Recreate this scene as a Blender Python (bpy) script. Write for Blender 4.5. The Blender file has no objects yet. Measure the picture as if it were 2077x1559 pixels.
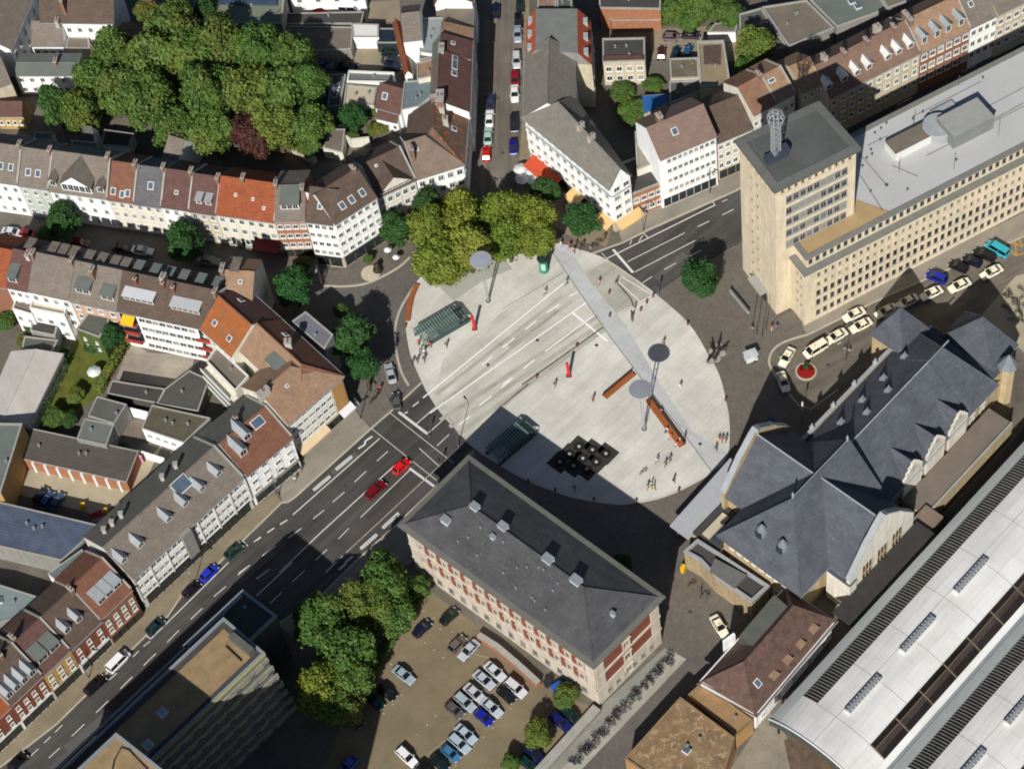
import bpy, math, random
import numpy as np
from mathutils import Vector, Matrix
R = math.radians
SC = bpy.context.scene
COL = SC.collection
# ---------------------------------------------------------------- camera (aerial, 56 degrees down, slight roll)
F_PX, CX, CY = 4754.665, 1038.5, 779.5
_dn = Vector((1601.841-CX, 3935.967-CY, F_PX)).normalized()
_Z = -_dn
_X = (Vector((1, 0, 0)) - _dn*_dn.x).normalized()
_Y = _Z.cross(_X)
HC = 365.0
def _raw(px, py, h):
    d = Vector((px-CX, py-CY, F_PX)); c = d*((HC-h)/d.dot(_dn))
    return c.dot(_X), c.dot(_Y)
_O = _raw(CX, CY, 0)
def P(px, py, h=0.0):
    """world point at height h seen at photo pixel (px, py)"""
    x, y = _raw(px, py, h)
    return Vector((x-_O[0], y-_O[1], h))
def Q(h, *pts):
    return [P(a, b, h).to_2d() for a, b in pts]
cam = bpy.data.cameras.new('camera'); camo = bpy.data.objects.new('camera', cam); COL.objects.link(camo)
cam.sensor_width = 36.0; cam.lens = F_PX/2077*36; cam.clip_end = 5000; cam.clip_start = 1
rgt = Vector((_X.x, _Y.x, _Z.x)); up = -Vector((_X.y, _Y.y, _Z.y)); bk = -Vector((_X.z, _Y.z, _Z.z))
camo.matrix_world = Matrix.Translation((-_O[0], -_O[1], HC)) @ Matrix((rgt, up, bk)).transposed().to_4x4()
SC.camera = camo
# ---------------------------------------------------------------- sky, sun, exposure
SUN_AZ, SUN_EL = 11.0, 38.0          # azimuth the shadows run to (clockwise from +Y), elevation
w = bpy.data.worlds.new('World'); SC.world = w; w.use_nodes = True
nt = w.node_tree; bg = nt.nodes['Background']
sky = nt.nodes.new('ShaderNodeTexSky'); sky.sky_type = 'NISHITA'; sky.sun_disc = False; sky.ozone_density = 3.0
sky.sun_elevation = R(SUN_EL); sky.sun_rotation = R(180+SUN_AZ)
nt.links.new(sky.outputs[0], bg.inputs[0]); bg.inputs[1].default_value = 0.05
sl = bpy.data.lights.new('sun', 'SUN'); sl.energy = 5.0; sl.angle = R(0.5); sl.color = (1.0, 0.965, 0.91)
so = bpy.data.objects.new('sun', sl); COL.objects.link(so)
_sd = Vector((math.sin(R(SUN_AZ))*math.cos(R(SUN_EL)), math.cos(R(SUN_AZ))*math.cos(R(SUN_EL)), -math.sin(R(SUN_EL))))
so.rotation_euler = _sd.to_track_quat('-Z', 'Y').to_euler(); so.location = (0, -50, 200)
SC.view_settings.view_transform = 'Standard'; SC.view_settings.look = 'None'
SC.view_settings.exposure = 0.0; SC.view_settings.gamma = 1.0
SC.cycles.max_bounces = 5; SC.cycles.filter_width = 1.9
# ---------------------------------------------------------------- materials (all procedural)
def lin(c):
    return tuple(((v/255)/12.92 if v/255 <= .04045 else ((v/255+.055)/1.055)**2.4) for v in c)
MC = {}
def M(name, c, rough=.85, var=.18, sc=.6, kind=None, c2=None, metal=0.0, g=.88, amt=.5, ang=0.0, spec=.3, alpha=1.0):
    """c: sRGB 0-255 as the surface looks in full sun"""
    if name in MC: return MC[name]
    m = bpy.data.materials.new(name); m.use_nodes = True; MC[name] = m
    n = m.node_tree.nodes; L = m.node_tree.links
    b = n['Principled BSDF']; b.inputs['Roughness'].default_value = rough; b.inputs['Metallic'].default_value = metal
    b.inputs['Specular IOR Level'].default_value = spec; b.inputs['Alpha'].default_value = alpha
    col = tuple(v*g for v in lin(c))
    tc = n.new('ShaderNodeTexCoord'); oi = n.new('ShaderNodeObjectInfo')
    ad = n.new('ShaderNodeVectorMath'); ad.operation = 'MULTIPLY_ADD'
    L.new(oi.outputs['Random'], ad.inputs[0]); ad.inputs[1].default_value = (53, 31, 17); L.new(tc.outputs['Object'], ad.inputs[2])
    def noise(s, det=4, vec=None, rg=.6):
        x = n.new('ShaderNodeTexNoise'); x.inputs['Scale'].default_value = s; x.inputs['Detail'].default_value = det
        x.inputs['Roughness'].default_value = rg
        L.new(vec or ad.outputs[0], x.inputs['Vector']); return x.outputs['Fac']
    def ramp(f, p0, a, p1, bb):
        r = n.new('ShaderNodeValToRGB'); e = r.color_ramp.elements
        e[0].position = p0; e[0].color = (*a, 1); e[1].position = p1; e[1].color = (*bb, 1)
        L.new(f, r.inputs[0]); return r.outputs[0]
    def mix(f, a, bb, mode='MIX'):
        x = n.new('ShaderNodeMix'); x.data_type = 'RGBA'; x.blend_type = mode
        if isinstance(f, float): x.inputs['Factor'].default_value = f
        else: L.new(f, x.inputs['Factor'])
        for i, v in ((6, a), (7, bb)):
            if isinstance(v, tuple): x.inputs[i].default_value = (*v, 1)
            else: L.new(v, x.inputs[i])
        return x.outputs[2]
    def mapped(sx, sy, sz, rz=0.0):
        mp = n.new('ShaderNodeMapping'); mp.vector_type = 'TEXTURE'; mp.inputs['Scale'].default_value = (1/sx, 1/sy, 1/sz); mp.inputs['Rotation'].default_value = (0, 0, -rz)
        L.new(tc.outputs['Object'], mp.inputs['Vector']); return mp.outputs[0]
    lo = tuple(v*(1-var) for v in col); hi = tuple(min(1, v*(1+var)) for v in col)
    cc = ramp(noise(sc), .3, lo, .7, hi)
    cc = mix(1.0, cc, ramp(noise(sc*9+1.5, 3), .25, (1-var*.8,)*3, .75, (1+var*.5,)*3), 'MULTIPLY')
    if kind == 'wall':       # rain streaks and soot
        st = ramp(noise(1.0, 3, mapped(1.6, 1.6, .12)), .35, (.86,)*3, .65, (1.04,)*3)
        cc = mix(1.0, cc, st, 'MULTIPLY')
    if kind == 'tile':       # rows of roof tiles plus weathering patches
        mp = mapped(.5, .5, 4.0)
        cc = mix(1.0, cc, ramp(noise(1.6, 2, mp), .3, (.84,)*3, .7, (1.12,)*3), 'MULTIPLY')
        cc = mix(1.0, cc, ramp(noise(5.0, 1), .3, (.86,)*3, .72, (1.12,)*3), 'MULTIPLY')
    if kind == 'patch':      # replaced tiles of a second colour
        k2 = tuple(v*g for v in lin(c2))
        cc = mix(ramp(noise(1.1, 6, None, .75), .58-amt*.12, (0,)*3, .62-amt*.12, (1,)*3), cc, k2)
    if kind == 'speck':      # pale specks scattered over slates
        vo = n.new('ShaderNodeTexVoronoi'); vo.inputs['Scale'].default_value = 1.1; L.new(ad.outputs[0], vo.inputs['Vector'])
        cc = mix(ramp(vo.outputs['Distance'], .10, (1,)*3, .15, (0,)*3), cc, tuple(v*g for v in lin(c2 or (190, 190, 185))))
        cc = mix(1.0, cc, ramp(noise(1.0, 2, mapped(.4, .4, 3.5)), .3, (.86,)*3, .7, (1.12,)*3), 'MULTIPLY')
        cc = mix(1.0, cc, ramp(noise(.22, 6, None, .7), .35, (.82,)*3, .65, (1.14,)*3), 'MULTIPLY')
        cc = mix(ramp(noise(.6, 4, mapped(1, 1, .35), .6), .62, (0,)*3, .74, (.35,)*3), cc, (.1, .1, .07))
    if kind == 'slab':       # paving slabs
        br = n.new('ShaderNodeTexBrick'); L.new(mapped(1, 1, 1, ang), br.inputs['Vector'])
        br.inputs['Scale'].default_value = 1.0; br.inputs['Brick Width'].default_value = amt*4; br.inputs['Row Height'].default_value = amt*2
        br.inputs['Mortar Size'].default_value = .05
        br.inputs['Color1'].default_value = (1.02,)*3+(1,); br.inputs['Color2'].default_value = (.965,)*3+(1,); br.inputs['Mortar'].default_value = (.84,)*3+(1,)
        cc = mix(1.0, cc, br.outputs['Color'], 'MULTIPLY')
        cc = mix(1.0, cc, ramp(noise(.12, 5), .35, (.92,)*3, .65, (1.05,)*3), 'MULTIPLY')
        cc = mix(1.0, cc, ramp(noise(.5, 5, mapped(.15, 1.0, 1, ang), .7), .32, (.88,)*3, .6, (1.03,)*3), 'MULTIPLY')
    if kind == 'cobble':
        vo = n.new('ShaderNodeTexVoronoi'); vo.inputs['Scale'].default_value = 2.2; L.new(tc.outputs['Object'], vo.inputs['Vector'])
        cc = mix(1.0, cc, ramp(vo.outputs['Color'], .2, (.9,)*3, .8, (1.08,)*3), 'MULTIPLY')
        cc = mix(1.0, cc, ramp(noise(.09, 5), .35, (.9,)*3, .65, (1.08,)*3), 'MULTIPLY')
    if kind == 'road':       # patched tarmac with darker wheel lanes
        cc = mix(1.0, cc, ramp(noise(.35, 5, mapped(.12, 1.6, 1, ang), .65), .35, (.86,)*3, .65, (1.12,)*3), 'MULTIPLY')
        cc = mix(1.0, cc, ramp(noise(.07, 4), .35, (.84,)*3, .65, (1.18,)*3), 'MULTIPLY')
        cc = mix(1.0, cc, ramp(noise(.8, 3, mapped(.03, 1.1, 1, ang), .5), .4, (.84,)*3, .6, (1.08,)*3), 'MULTIPLY')
    if kind == 'brick':
        cc = mix(1.0, cc, ramp(noise(2.5, 2, mapped(1, 1, 3.0)), .3, (.86,)*3, .7, (1.12,)*3), 'MULTIPLY')
    if kind == 'rib':        # standing seams: stripes along the direction ang
        wv = n.new('ShaderNodeTexWave'); wv.bands_direction = 'X'; wv.inputs['Scale'].default_value = amt
        L.new(mapped(1, 1, 1, ang), wv.inputs['Vector'])
        cc = mix(1.0, cc, ramp(wv.outputs['Fac'], .02, (.8,)*3, .18, (1.0,)*3), 'MULTIPLY')
        cc = mix(1.0, cc, ramp(noise(.3, 5, mapped(1, .15, 1, ang)), .35, (.9,)*3, .65, (1.06,)*3), 'MULTIPLY')
    if kind == 'dash':       # short strips of a second colour along the direction ang
        wv = n.new('ShaderNodeTexWave'); wv.bands_direction = 'X'; wv.inputs['Scale'].default_value = amt; L.new(mapped(1, 1, 1, ang), wv.inputs['Vector'])
        cc = mix(ramp(wv.outputs['Fac'], .3, (0,)*3, .34, (1,)*3), tuple(v*g for v in lin(c2)), cc)
    if kind == 'leaf':
        gi = n.new('ShaderNodeNewGeometry')
        cc = mix(1.0, cc, ramp(gi.outputs['Random Per Island'], 0, (.64,)*3, 1, (1.38,)*3), 'MULTIPLY')
        if c2: cc = mix(ramp(noise(.35, 3), .5, (0,)*3, .64, (1,)*3), cc, tuple(v*g for v in lin(c2)))
        hs = n.new('ShaderNodeHueSaturation')
        mr = n.new('ShaderNodeMapRange'); mr.inputs[3].default_value = .49; mr.inputs[4].default_value = .52; L.new(oi.outputs['Random'], mr.inputs[0]); L.new(mr.outputs[0], hs.inputs['Hue'])
        mv = n.new('ShaderNodeMapRange'); mv.inputs[3].default_value = 1.1; mv.inputs[4].default_value = .88; L.new(oi.outputs['Random'], mv.inputs[0]); L.new(mv.outputs[0], hs.inputs['Value'])
        L.new(cc, hs.inputs['Color']); cc = hs.outputs[0]
    if kind == 'object':     # paint, cloth: each object's own colour
        cc = mix(1.0, oi.outputs['Color'], ramp(noise(3.0, 3), .3, (.92,)*3, .7, (1.05,)*3), 'MULTIPLY')
    L.new(cc, b.inputs['Base Color'])
    return m
# ---------------------------------------------------------------- mesh builder
class MB:
    def __init__(s): s.v = []; s.f = []; s.m = []; s.mats = []
    def mi(s, mat):
        if mat not in s.mats: s.mats.append(mat)
        return s.mats.index(mat)
    def face(s, pts, mat):
        i = len(s.v); s.v += [tuple(p) for p in pts]; s.f.append(list(range(i, i+len(pts)))); s.m.append(s.mi(mat))
    def hexa(s, b4, t4, mat, top=None, bottom=True):
        i = len(s.v); s.v += [tuple(p) for p in b4]+[tuple(p) for p in t4]; k = s.mi(mat)
        for a in range(4):
            c = (a+1) % 4; s.f.append([i+a, i+c, i+4+c, i+4+a]); s.m.append(k)
        s.f.append([i+4, i+5, i+6, i+7]); s.m.append(s.mi(top) if top else k)
        if bottom: s.f.append([i+3, i+2, i+1, i]); s.m.append(k)
    def box(s, c, sx, sy, z0, z1, mat, rot=0.0, top=None):
        ca, sa = math.cos(rot), math.sin(rot)
        q = [(c[0]+x*ca-y*sa, c[1]+x*sa+y*ca) for x, y in ((-sx/2, -sy/2), (sx/2, -sy/2), (sx/2, sy/2), (-sx/2, sy/2))]
        s.hexa([(x, y, z0) for x, y in q], [(x, y, z1) for x, y in q], mat, top)
    def bar(s, a, b, wd, z0, z1, mat, za=None):
        """upright slab from a to b, width wd"""
        a = Vector(a[:2]); b = Vector(b[:2]); d = (b-a).normalized(); nn = Vector((-d.y, d.x))*wd/2
        q = [a-nn, b-nn, b+nn, a+nn]
        s.hexa([(p.x, p.y, z0) for p in q], [(p.x, p.y, z1) for p in q], mat)
    def prism(s, poly, z0, z1, mat, top=None, bottom=False):
        n = len(poly); i = len(s.v); k = s.mi(mat)
        s.v += [(p[0], p[1], z0) for p in poly]+[(p[0], p[1], z1) for p in poly]
        for a in range(n):
            c = (a+1) % n; s.f.append([i+a, i+c, i+n+c, i+n+a]); s.m.append(k)
        if top is not False:
            s.f.append([i+n+a for a in range(n)]); s.m.append(s.mi(top) if top else k)
        if bottom: s.f.append([i+n-1-a for a in range(n)]); s.m.append(k)
    def tube(s, pts, r, mat, n=6, r2=None):
        pts = [Vector(p) for p in pts]; rings = []; k = s.mi(mat)
        for j, p in enumerate(pts):
            d = (pts[min(j+1, len(pts)-1)]-pts[max(j-1, 0)]).normalized()
            a = d.orthogonal().normalized(); b = d.cross(a)
            rr = r if r2 is None else r+(r2-r)*j/(len(pts)-1)
            i = len(s.v); rings.append(i)
            s.v += [tuple(p+(a*math.cos(t)+b*math.sin(t))*rr) for t in (2*math.pi*q/n for q in range(n))]
        for i0, i1 in zip(rings, rings[1:]):
            for q in range(n):
                c = (q+1) % n; s.f.append([i0+q, i0+c, i1+c, i1+q]); s.m.append(k)
        s.f.append([rings[0]+n-1-q for q in range(n)]); s.f.append([rings[-1]+q for q in range(n)]); s.m += [k, k]
    def lathe(s, c, prof, mat, n=16):
        """prof: list of (radius, z)"""
        k = s.mi(mat); rings = []
        for r, z in prof:
            i = len(s.v); rings.append(i)
            s.v += [(c[0]+r*math.cos(2*math.pi*q/n), c[1]+r*math.sin(2*math.pi*q/n), z) for q in range(n)]
        for i0, i1 in zip(rings, rings[1:]):
            for q in range(n):
                d = (q+1) % n; s.f.append([i0+q, i0+d, i1+d, i1+q]); s.m.append(k)
        s.f.append([rings[-1]+q for q in range(n)]); s.m.append(k)
    def mesh(s, name, loc=(0, 0, 0), smooth=False):
        me = bpy.data.meshes.new(name)
        me.from_pydata([(a-loc[0], b-loc[1], c-loc[2]) for a, b, c in s.v], [], s.f)
        for x in s.mats: me.materials.append(x)
        me.polygons.foreach_set('material_index', s.m)
        if smooth: me.polygons.foreach_set('use_smooth', [True]*len(s.f))
        me.update(); return me
    def build(s, name, parent=None, smooth=False):
        loc = Vector((0, 0, 0))
        q = parent
        while q: loc = loc+q.location; q = q.parent
        o = bpy.data.objects.new(name, s.mesh(name, loc, smooth)); COL.objects.link(o)
        if parent: o.parent = parent
        return o
def tag(o, label, cat, group=None):
    o['label'] = label; o['category'] = cat
    if group: o['group'] = group
    return o
def T(name, label, cat, loc, group=None, rz=0.0):
    o = bpy.data.objects.new(name, None); COL.objects.link(o); o.empty_display_size = .5
    o.location = loc; o.rotation_euler = (0, 0, rz); return tag(o, label, cat, group)
def inst(name, mesh, parent, mat):
    o = bpy.data.objects.new(name, mesh); COL.objects.link(o); o.parent = parent; o.matrix_local = mat; return o
def copy_tree(o, parent=None):
    c = o.copy(); COL.objects.link(c)
    if parent: c.parent = parent
    for ch in list(o.children): copy_tree(ch, c)
    return c
def structure(name, mb, smooth=False):
    o = mb.build(name, None, smooth); o['kind'] = 'structure'; return o
def lerp(a, b, t): return a+(b-a)*t
def v3(p, z): return Vector((p[0], p[1], z))
# ---------------------------------------------------------------- palette
WHITE = M('white_plaster', (246, 246, 243), var=.04, kind='wall', g=1.0)
CREAM = M('cream_plaster', (232, 226, 210), var=.06, kind='wall')
BEIGE = M('beige_plaster', (208, 196, 170), var=.08, kind='wall')
OCHRE = M('ochre_plaster', (196, 160, 100), var=.1, kind='wall')
PINK = M('pink_plaster', (205, 172, 150), var=.08, kind='wall')
MINT = M('grey_green_plaster', (196, 205, 196), var=.06, kind='wall')
GREYW = M('grey_render', (150, 148, 142), var=.1, kind='wall')
DARKW = M('dark_render', (82, 80, 76), var=.12, kind='wall')
STONE = M('sandstone', (219, 204, 177), var=.09, sc=.5, kind='wall', g=1.0)
SANDST = M('yellow_sandstone', (196, 176, 138), var=.14, sc=.9, kind='wall')
BRICK = M('brown_brick', (150, 105, 82), var=.14, sc=1.2, kind='brick')
BRICKR = M('red_brick', (138, 80, 62), var=.14, sc=1.2, kind='brick')
BRICKP = M('orange_brick', (170, 116, 86), var=.12, sc=1.2, kind='brick')
T_BRN = M('brown_tiles', (124, 106, 94), var=.14, kind='tile', g=.86)
T_GRY = M('grey_brown_tiles', (128, 118, 108), var=.12, kind='tile', g=.86)
T_DRK = M('dark_brown_tiles', (98, 82, 72), var=.14, kind='tile', g=.86)
T_RED = M('red_brown_tiles', (128, 88, 70), var=.14, kind='tile', g=.86)
T_MAR = M('maroon_tiles', (104, 76, 70), var=.14, kind='tile', g=.86)
T_ORG = M('orange_tiles', (154, 84, 52), var=.14, kind='tile', g=.86)
T_TAN = M('tan_tiles', (158, 128, 104), var=.12, kind='tile', g=.86)
T_SLT = M('slate_tiles', (104, 102, 104), var=.12, kind='tile', g=.86)
T_PAT = M('brown_tiles_with_orange', (104, 86, 74), kind='patch', c2=(196, 92, 46), amt=.12, g=.86)
T_PAO = M('orange_tiles_weathered', (170, 98, 54), kind='patch', c2=(140, 100, 64), amt=.5, g=.86)
T_PA2 = M('brown_tiles_few_orange', (128, 112, 98), kind='patch', c2=(176, 104, 66), amt=-.5, g=.86)
FELT = M('roofing_felt', (98, 98, 92), var=.14, sc=.35)
FELTD = M('dark_roofing_felt', (76, 73, 70), var=.14, sc=.35)
FELTG = M('green_grey_felt', (112, 118, 112), var=.1, sc=.35)
FELTB = M('brown_felt', (124, 114, 102), var=.12, sc=.35)
GRAVEL = M('tan_roof_gravel', (156, 132, 98), var=.2, sc=.5)
LEAD = M('lead_sheet', (166, 170, 172), rough=.6, var=.1)
ZINC = M('zinc_trim', (142, 148, 152), rough=.55, var=.1)
WTRIM = M('white_trim', (228, 228, 222), var=.05)
COPE = M('pale_coping', (168, 166, 158), var=.12)
CHIMN = M('chimney_brick', (140, 112, 94), var=.18, sc=2)
CHIMW = M('chimney_render', (190, 184, 172), var=.12)
POT = M('clay_pot', (150, 84, 56), var=.1)
GLASS = M('window_glass', (52, 58, 66), rough=.12, var=.25, spec=.5)
GLASSB = M('skylight_glass', (88, 104, 120), rough=.1, var=.15, spec=.5)
SHOPG = M('shop_glass', (44, 52, 50), rough=.12, var=.3, spec=.5)
DOORM = M('dark_door', (70, 48, 36), var=.1)
STEEL = M('grey_steel', (120, 124, 130), rough=.45, var=.06, metal=.4)
DSTEEL = M('dark_steel', (46, 52, 54), rough=.5, var=.06)
# ---------------------------------------------------------------- windows, dormers, chimneys, roofs
_wm = {}
PANES = [GLASS, GLASS, GLASS, M('window_reflecting_sky', (104, 112, 120), rough=.1, var=.15, spec=.6), M('window_with_curtain', (150, 148, 140), rough=.4, var=.15), M('window_dark_inside', (26, 29, 34), rough=.1, var=.2, spec=.6)]
_wr = random.Random(17)
def win_mesh(wd, h, fm, style, pane=0):
    key = (round(wd, 2), round(h, 2), fm.name, style, pane)
    if key in _wm: return _wm[key]
    b = MB(); fw = .17 if style != 'stone' else .3
    def rect(x0, x1, z0, z1, y0, y1, mat):
        b.hexa([(x0, y0, z0), (x1, y0, z0), (x1, y1, z0), (x0, y1, z0)], [(x0, y0, z1), (x1, y0, z1), (x1, y1, z1), (x0, y1, z1)], mat)
    x = wd/2
    dp = -.12 if style != 'stone' else -.2
    rect(-x, -x+fw, 0, h, dp, -.0, fm); rect(x-fw, x, 0, h, dp, -.0, fm)
    rect(-x+fw, x-fw, h-fw, h, dp, 0, fm); rect(-x+fw, x-fw, 0, fw, dp, 0, fm)
    rect(-x-.08, x+.08, -.1, -.004, dp-.1, 0, fm)
    b.face([(-x+fw, -.02, fw), (x-fw, -.02, fw), (x-fw, -.02, h-fw), (-x+fw, -.02, h-fw)], PANES[pane])
    if style == 'plain' and wd > .9:
        rect(-.035, .035, fw, h-fw, -.055, -.022, fm)
        if h > 1.5: rect(-x+fw, -.036, h*.68, h*.68+.06, -.055, -.022, fm); rect(.036, x-fw, h*.68, h*.68+.06, -.055, -.022, fm)
    if style == 'stone':
        rect(-x-.15, x+.15, h+.002, h+.28, dp-.12, 0, fm); rect(-.04, .04, fw, h-fw, -.055, -.022, WTRIM)
    _wm[key] = b.mesh('window'); return _wm[key]
def wall_mat(A, B, t, z, th):
    A = Vector(A[:2]); B = Vector(B[:2]); d = (B-A).normalized(); p = A.lerp(B, t)
    return Matrix.Translation((p.x-th.location.x, p.y-th.location.y, z-th.location.z)) @ Matrix.Rotation(math.atan2(d.y, d.x), 4, 'Z')
def windows(th, A, B, zs, n, wd, h, fm=None, t0=0.0, t1=1.0, style='plain', skip=(), name='window', pair=0.0):
    fm = fm or WTRIM
    L = (Vector(B[:2])-Vector(A[:2])).length
    for z in zs:
        for i in range(n):
            if (i, z) in skip or i in skip: continue
            t = t0+(t1-t0)*(i+.5)/n
            for k in ((0,) if not pair else (-pair/L, pair/L)):
                inst(name, win_mesh(wd, h, fm, style, _wr.randrange(6)), th, wall_mat(A, B, t+k, z, th))
def shopfront(th, A, B, n, z0=.3, z1=2.7, t0=.03, t1=.97, fascia=None):
    L = (Vector(B[:2])-Vector(A[:2])).length*(t1-t0)/n
    key = ('shop', round(L, 2), round(z1-z0, 2))
    if key not in _wm:
        b = MB(); x = L/2-.18; h = z1-z0
        b.hexa([(-x, -.03, 0), (x, -.03, 0), (x, 0, 0), (-x, 0, 0)], [(-x, -.03, h), (x, -.03, h), (x, 0, h), (-x, 0, h)], SHOPG)
        for xx in (-x-.05, x+.05): b.box((xx, -.06), .1, .12, 0, h, DSTEEL)
        b.box((0, -.06), .06, .07, 0, h, DSTEEL)
        _wm[key] = b.mesh('shop_window')
    for i in range(n): inst('shop_window', _wm[key], th, wall_mat(A, B, t0+(t1-t0)*(i+.5)/n, z0, th))
    if fascia:
        b = MB(); A = Vector(A[:2]); B = Vector(B[:2]); d = (B-A).normalized(); nn = Vector((d.y, -d.x))
        b.bar(A.lerp(B, t0)+nn*.12, A.lerp(B, t1)+nn*.12, .22, z1+.1, z1+.65, fascia); b.build('fascia', th)
def awning(th, A, B, t0, t1, z, dp, mat):
    A = Vector(A[:2]); B = Vector(B[:2]); d = (B-A).normalized(); nn = Vector((d.y, -d.x))
    a = A.lerp(B, t0)+nn*.03; c = A.lerp(B, t1)+nn*.03; e = c+nn*dp; f = a+nn*dp
    b = MB(); b.hexa([v3(a, z), v3(c, z), v3(e, z-.75), v3(f, z-.75)], [v3(a, z+.06), v3(c, z+.06), v3(e, z-.69), v3(f, z-.69)], mat)
    b.hexa([v3(f, z-1.0), v3(e, z-1.0), v3(e+nn*.02, z-1.0), v3(f+nn*.02, z-1.0)], [v3(f, z-.75), v3(e, z-.75), v3(e+nn*.02, z-.69), v3(f+nn*.02, z-.69)], mat)
    return b.build('awning', th)
class Slope:
    """a roof plane: front eave a->b at he, ridge ra->rb at hr"""
    def __init__(s, a, b, ra, rb, he, hr): s.a, s.b, s.ra, s.rb, s.he, s.hr = a, b, ra, rb, he, hr
    def pt(s, t, q, dz=0):
        e = s.a.lerp(s.b, t); r = s.ra.lerp(s.rb, t); p = e.lerp(r, q)
        return Vector((p.x, p.y, s.he+(s.hr-s.he)*q+dz))
    def frame(s, t):
        d = (s.b-s.a).normalized(); n = Vector((-d.y, d.x))
        run = (s.ra.lerp(s.rb, t)-s.a.lerp(s.b, t)).dot(n)
        return d, n, (s.hr-s.he)/run
def dormer(roof, sl, t, q, wd, h, style='flat', rm=None, sm=None, fm=None):
    rm = rm or T_GRY; sm = sm or rm; fm = fm or WTRIM
    d, n, m = sl.frame(t); p = sl.pt(t, q); b = MB(); x = wd/2
    def L(u, v, z): return (p.x+d.x*u+n.x*v, p.y+d.y*u+n.y*v, p.z+z)
    tz = h-.0; k = .12
    if style == 'flat':
        v1 = h/(m-.12) if m > .2 else h*4
        zt = lambda v: h+.12*v
        b.face([L(-x, 0, 0), L(x, 0, 0), L(x, 0, h), L(-x, 0, h)], fm)
        for sgn in (-1, 1): b.face([L(sgn*x, 0, -.05), L(sgn*x, 0, h), L(sgn*x, v1, zt(v1))], sm)
        b.hexa([L(-x-.15, -.3, h), L(x+.15, -.3, h), L(x+.15, v1, zt(v1)), L(-x-.15, v1, zt(v1))],
               [L(-x-.15, -.3, h+k), L(x+.15, -.3, h+k), L(x+.15, v1, zt(v1)+k), L(-x-.15, v1, zt(v1)+k)], rm)
    else:
        g = wd*.42; v1 = h/m; v2 = (h+g)/m
        b.face([L(-x, 0, 0), L(x, 0, 0), L(x, 0, h), L(0, 0, h+g), L(-x, 0, h)], fm)
        for sgn in (-1, 1):
            b.face([L(sgn*x, 0, -.05), L(sgn*x, 0, h), L(sgn*x, v1, h)], sm)
            xe = sgn*(x+.18); ze = h-.18*g/x
            b.hexa([L(0, -.3, h+g), L(xe, -.3, ze), L(xe, v1, ze), L(0, v2, h+g)], [L(0, -.3, h+g+k), L(xe, -.3, ze+k), L(xe, v1, ze+k), L(0, v2, h+g+k)], rm)
    nw = max(1, int(wd/1.15)); ww = (wd-.25)/nw
    for i in range(nw):
        u = -wd/2+.125+ww*(i+.5); a = ww/2-.1
        b.face([L(u-a, -.02, .22), L(u+a, -.02, .22), L(u+a, -.02, h-.15), L(u-a, -.02, h-.15)], GLASS)
        b.face([L(u-.03, -.03, .22), L(u+.03, -.03, .22), L(u+.03, -.03, h-.15), L(u-.03, -.03, h-.15)], fm)
    return b.build('dormer', roof)
def skylight(roof, sl, t, q, wd=.8, h=1.2, mat=None):
    d, n, m = sl.frame(t); p = sl.pt(t, q); b = MB(); c = 1/math.sqrt(1+m*m); nz = Vector((-n.x*m*c, -n.y*m*c, c))
    def L(u, v, z): return Vector((p.x+d.x*u+n.x*v*c, p.y+d.y*u+n.y*v*c, p.z+m*v*c))+nz*z
    def bx(u0, u1, a0, a1, z, mt): b.hexa([L(u0, a0, -.05), L(u1, a0, -.05), L(u1, a1, -.05), L(u0, a1, -.05)], [L(u0, a0, z), L(u1, a0, z), L(u1, a1, z), L(u0, a1, z)], mt)
    bx(-wd/2-.14, wd/2+.14, -h/2-.14, h/2+.14, .12, mat or WTRIM); bx(-wd/2, wd/2, -h/2, h/2, .15, GLASSB)
    return b.build('skylight', roof)
def chimney(roof, p, zb, zt, wx=.7, wy=1.4, rot=0.0, mat=None, pots=2):
    b = MB(); mat = mat or CHIMN
    b.box(p, wx, wy, zb, zt, mat, rot); b.box(p, wx+.18, wy+.18, zt+.002, zt+.16, COPE, rot)
    for i in range(pots):
        yy = wy*((i+.5)/pots-.5); b.lathe((p[0]-yy*math.sin(rot), p[1]+yy*math.cos(rot)), [(.14, zt+.16), (.11, zt+.6)], POT, 8)
    return b.build('chimney', roof)
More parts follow.
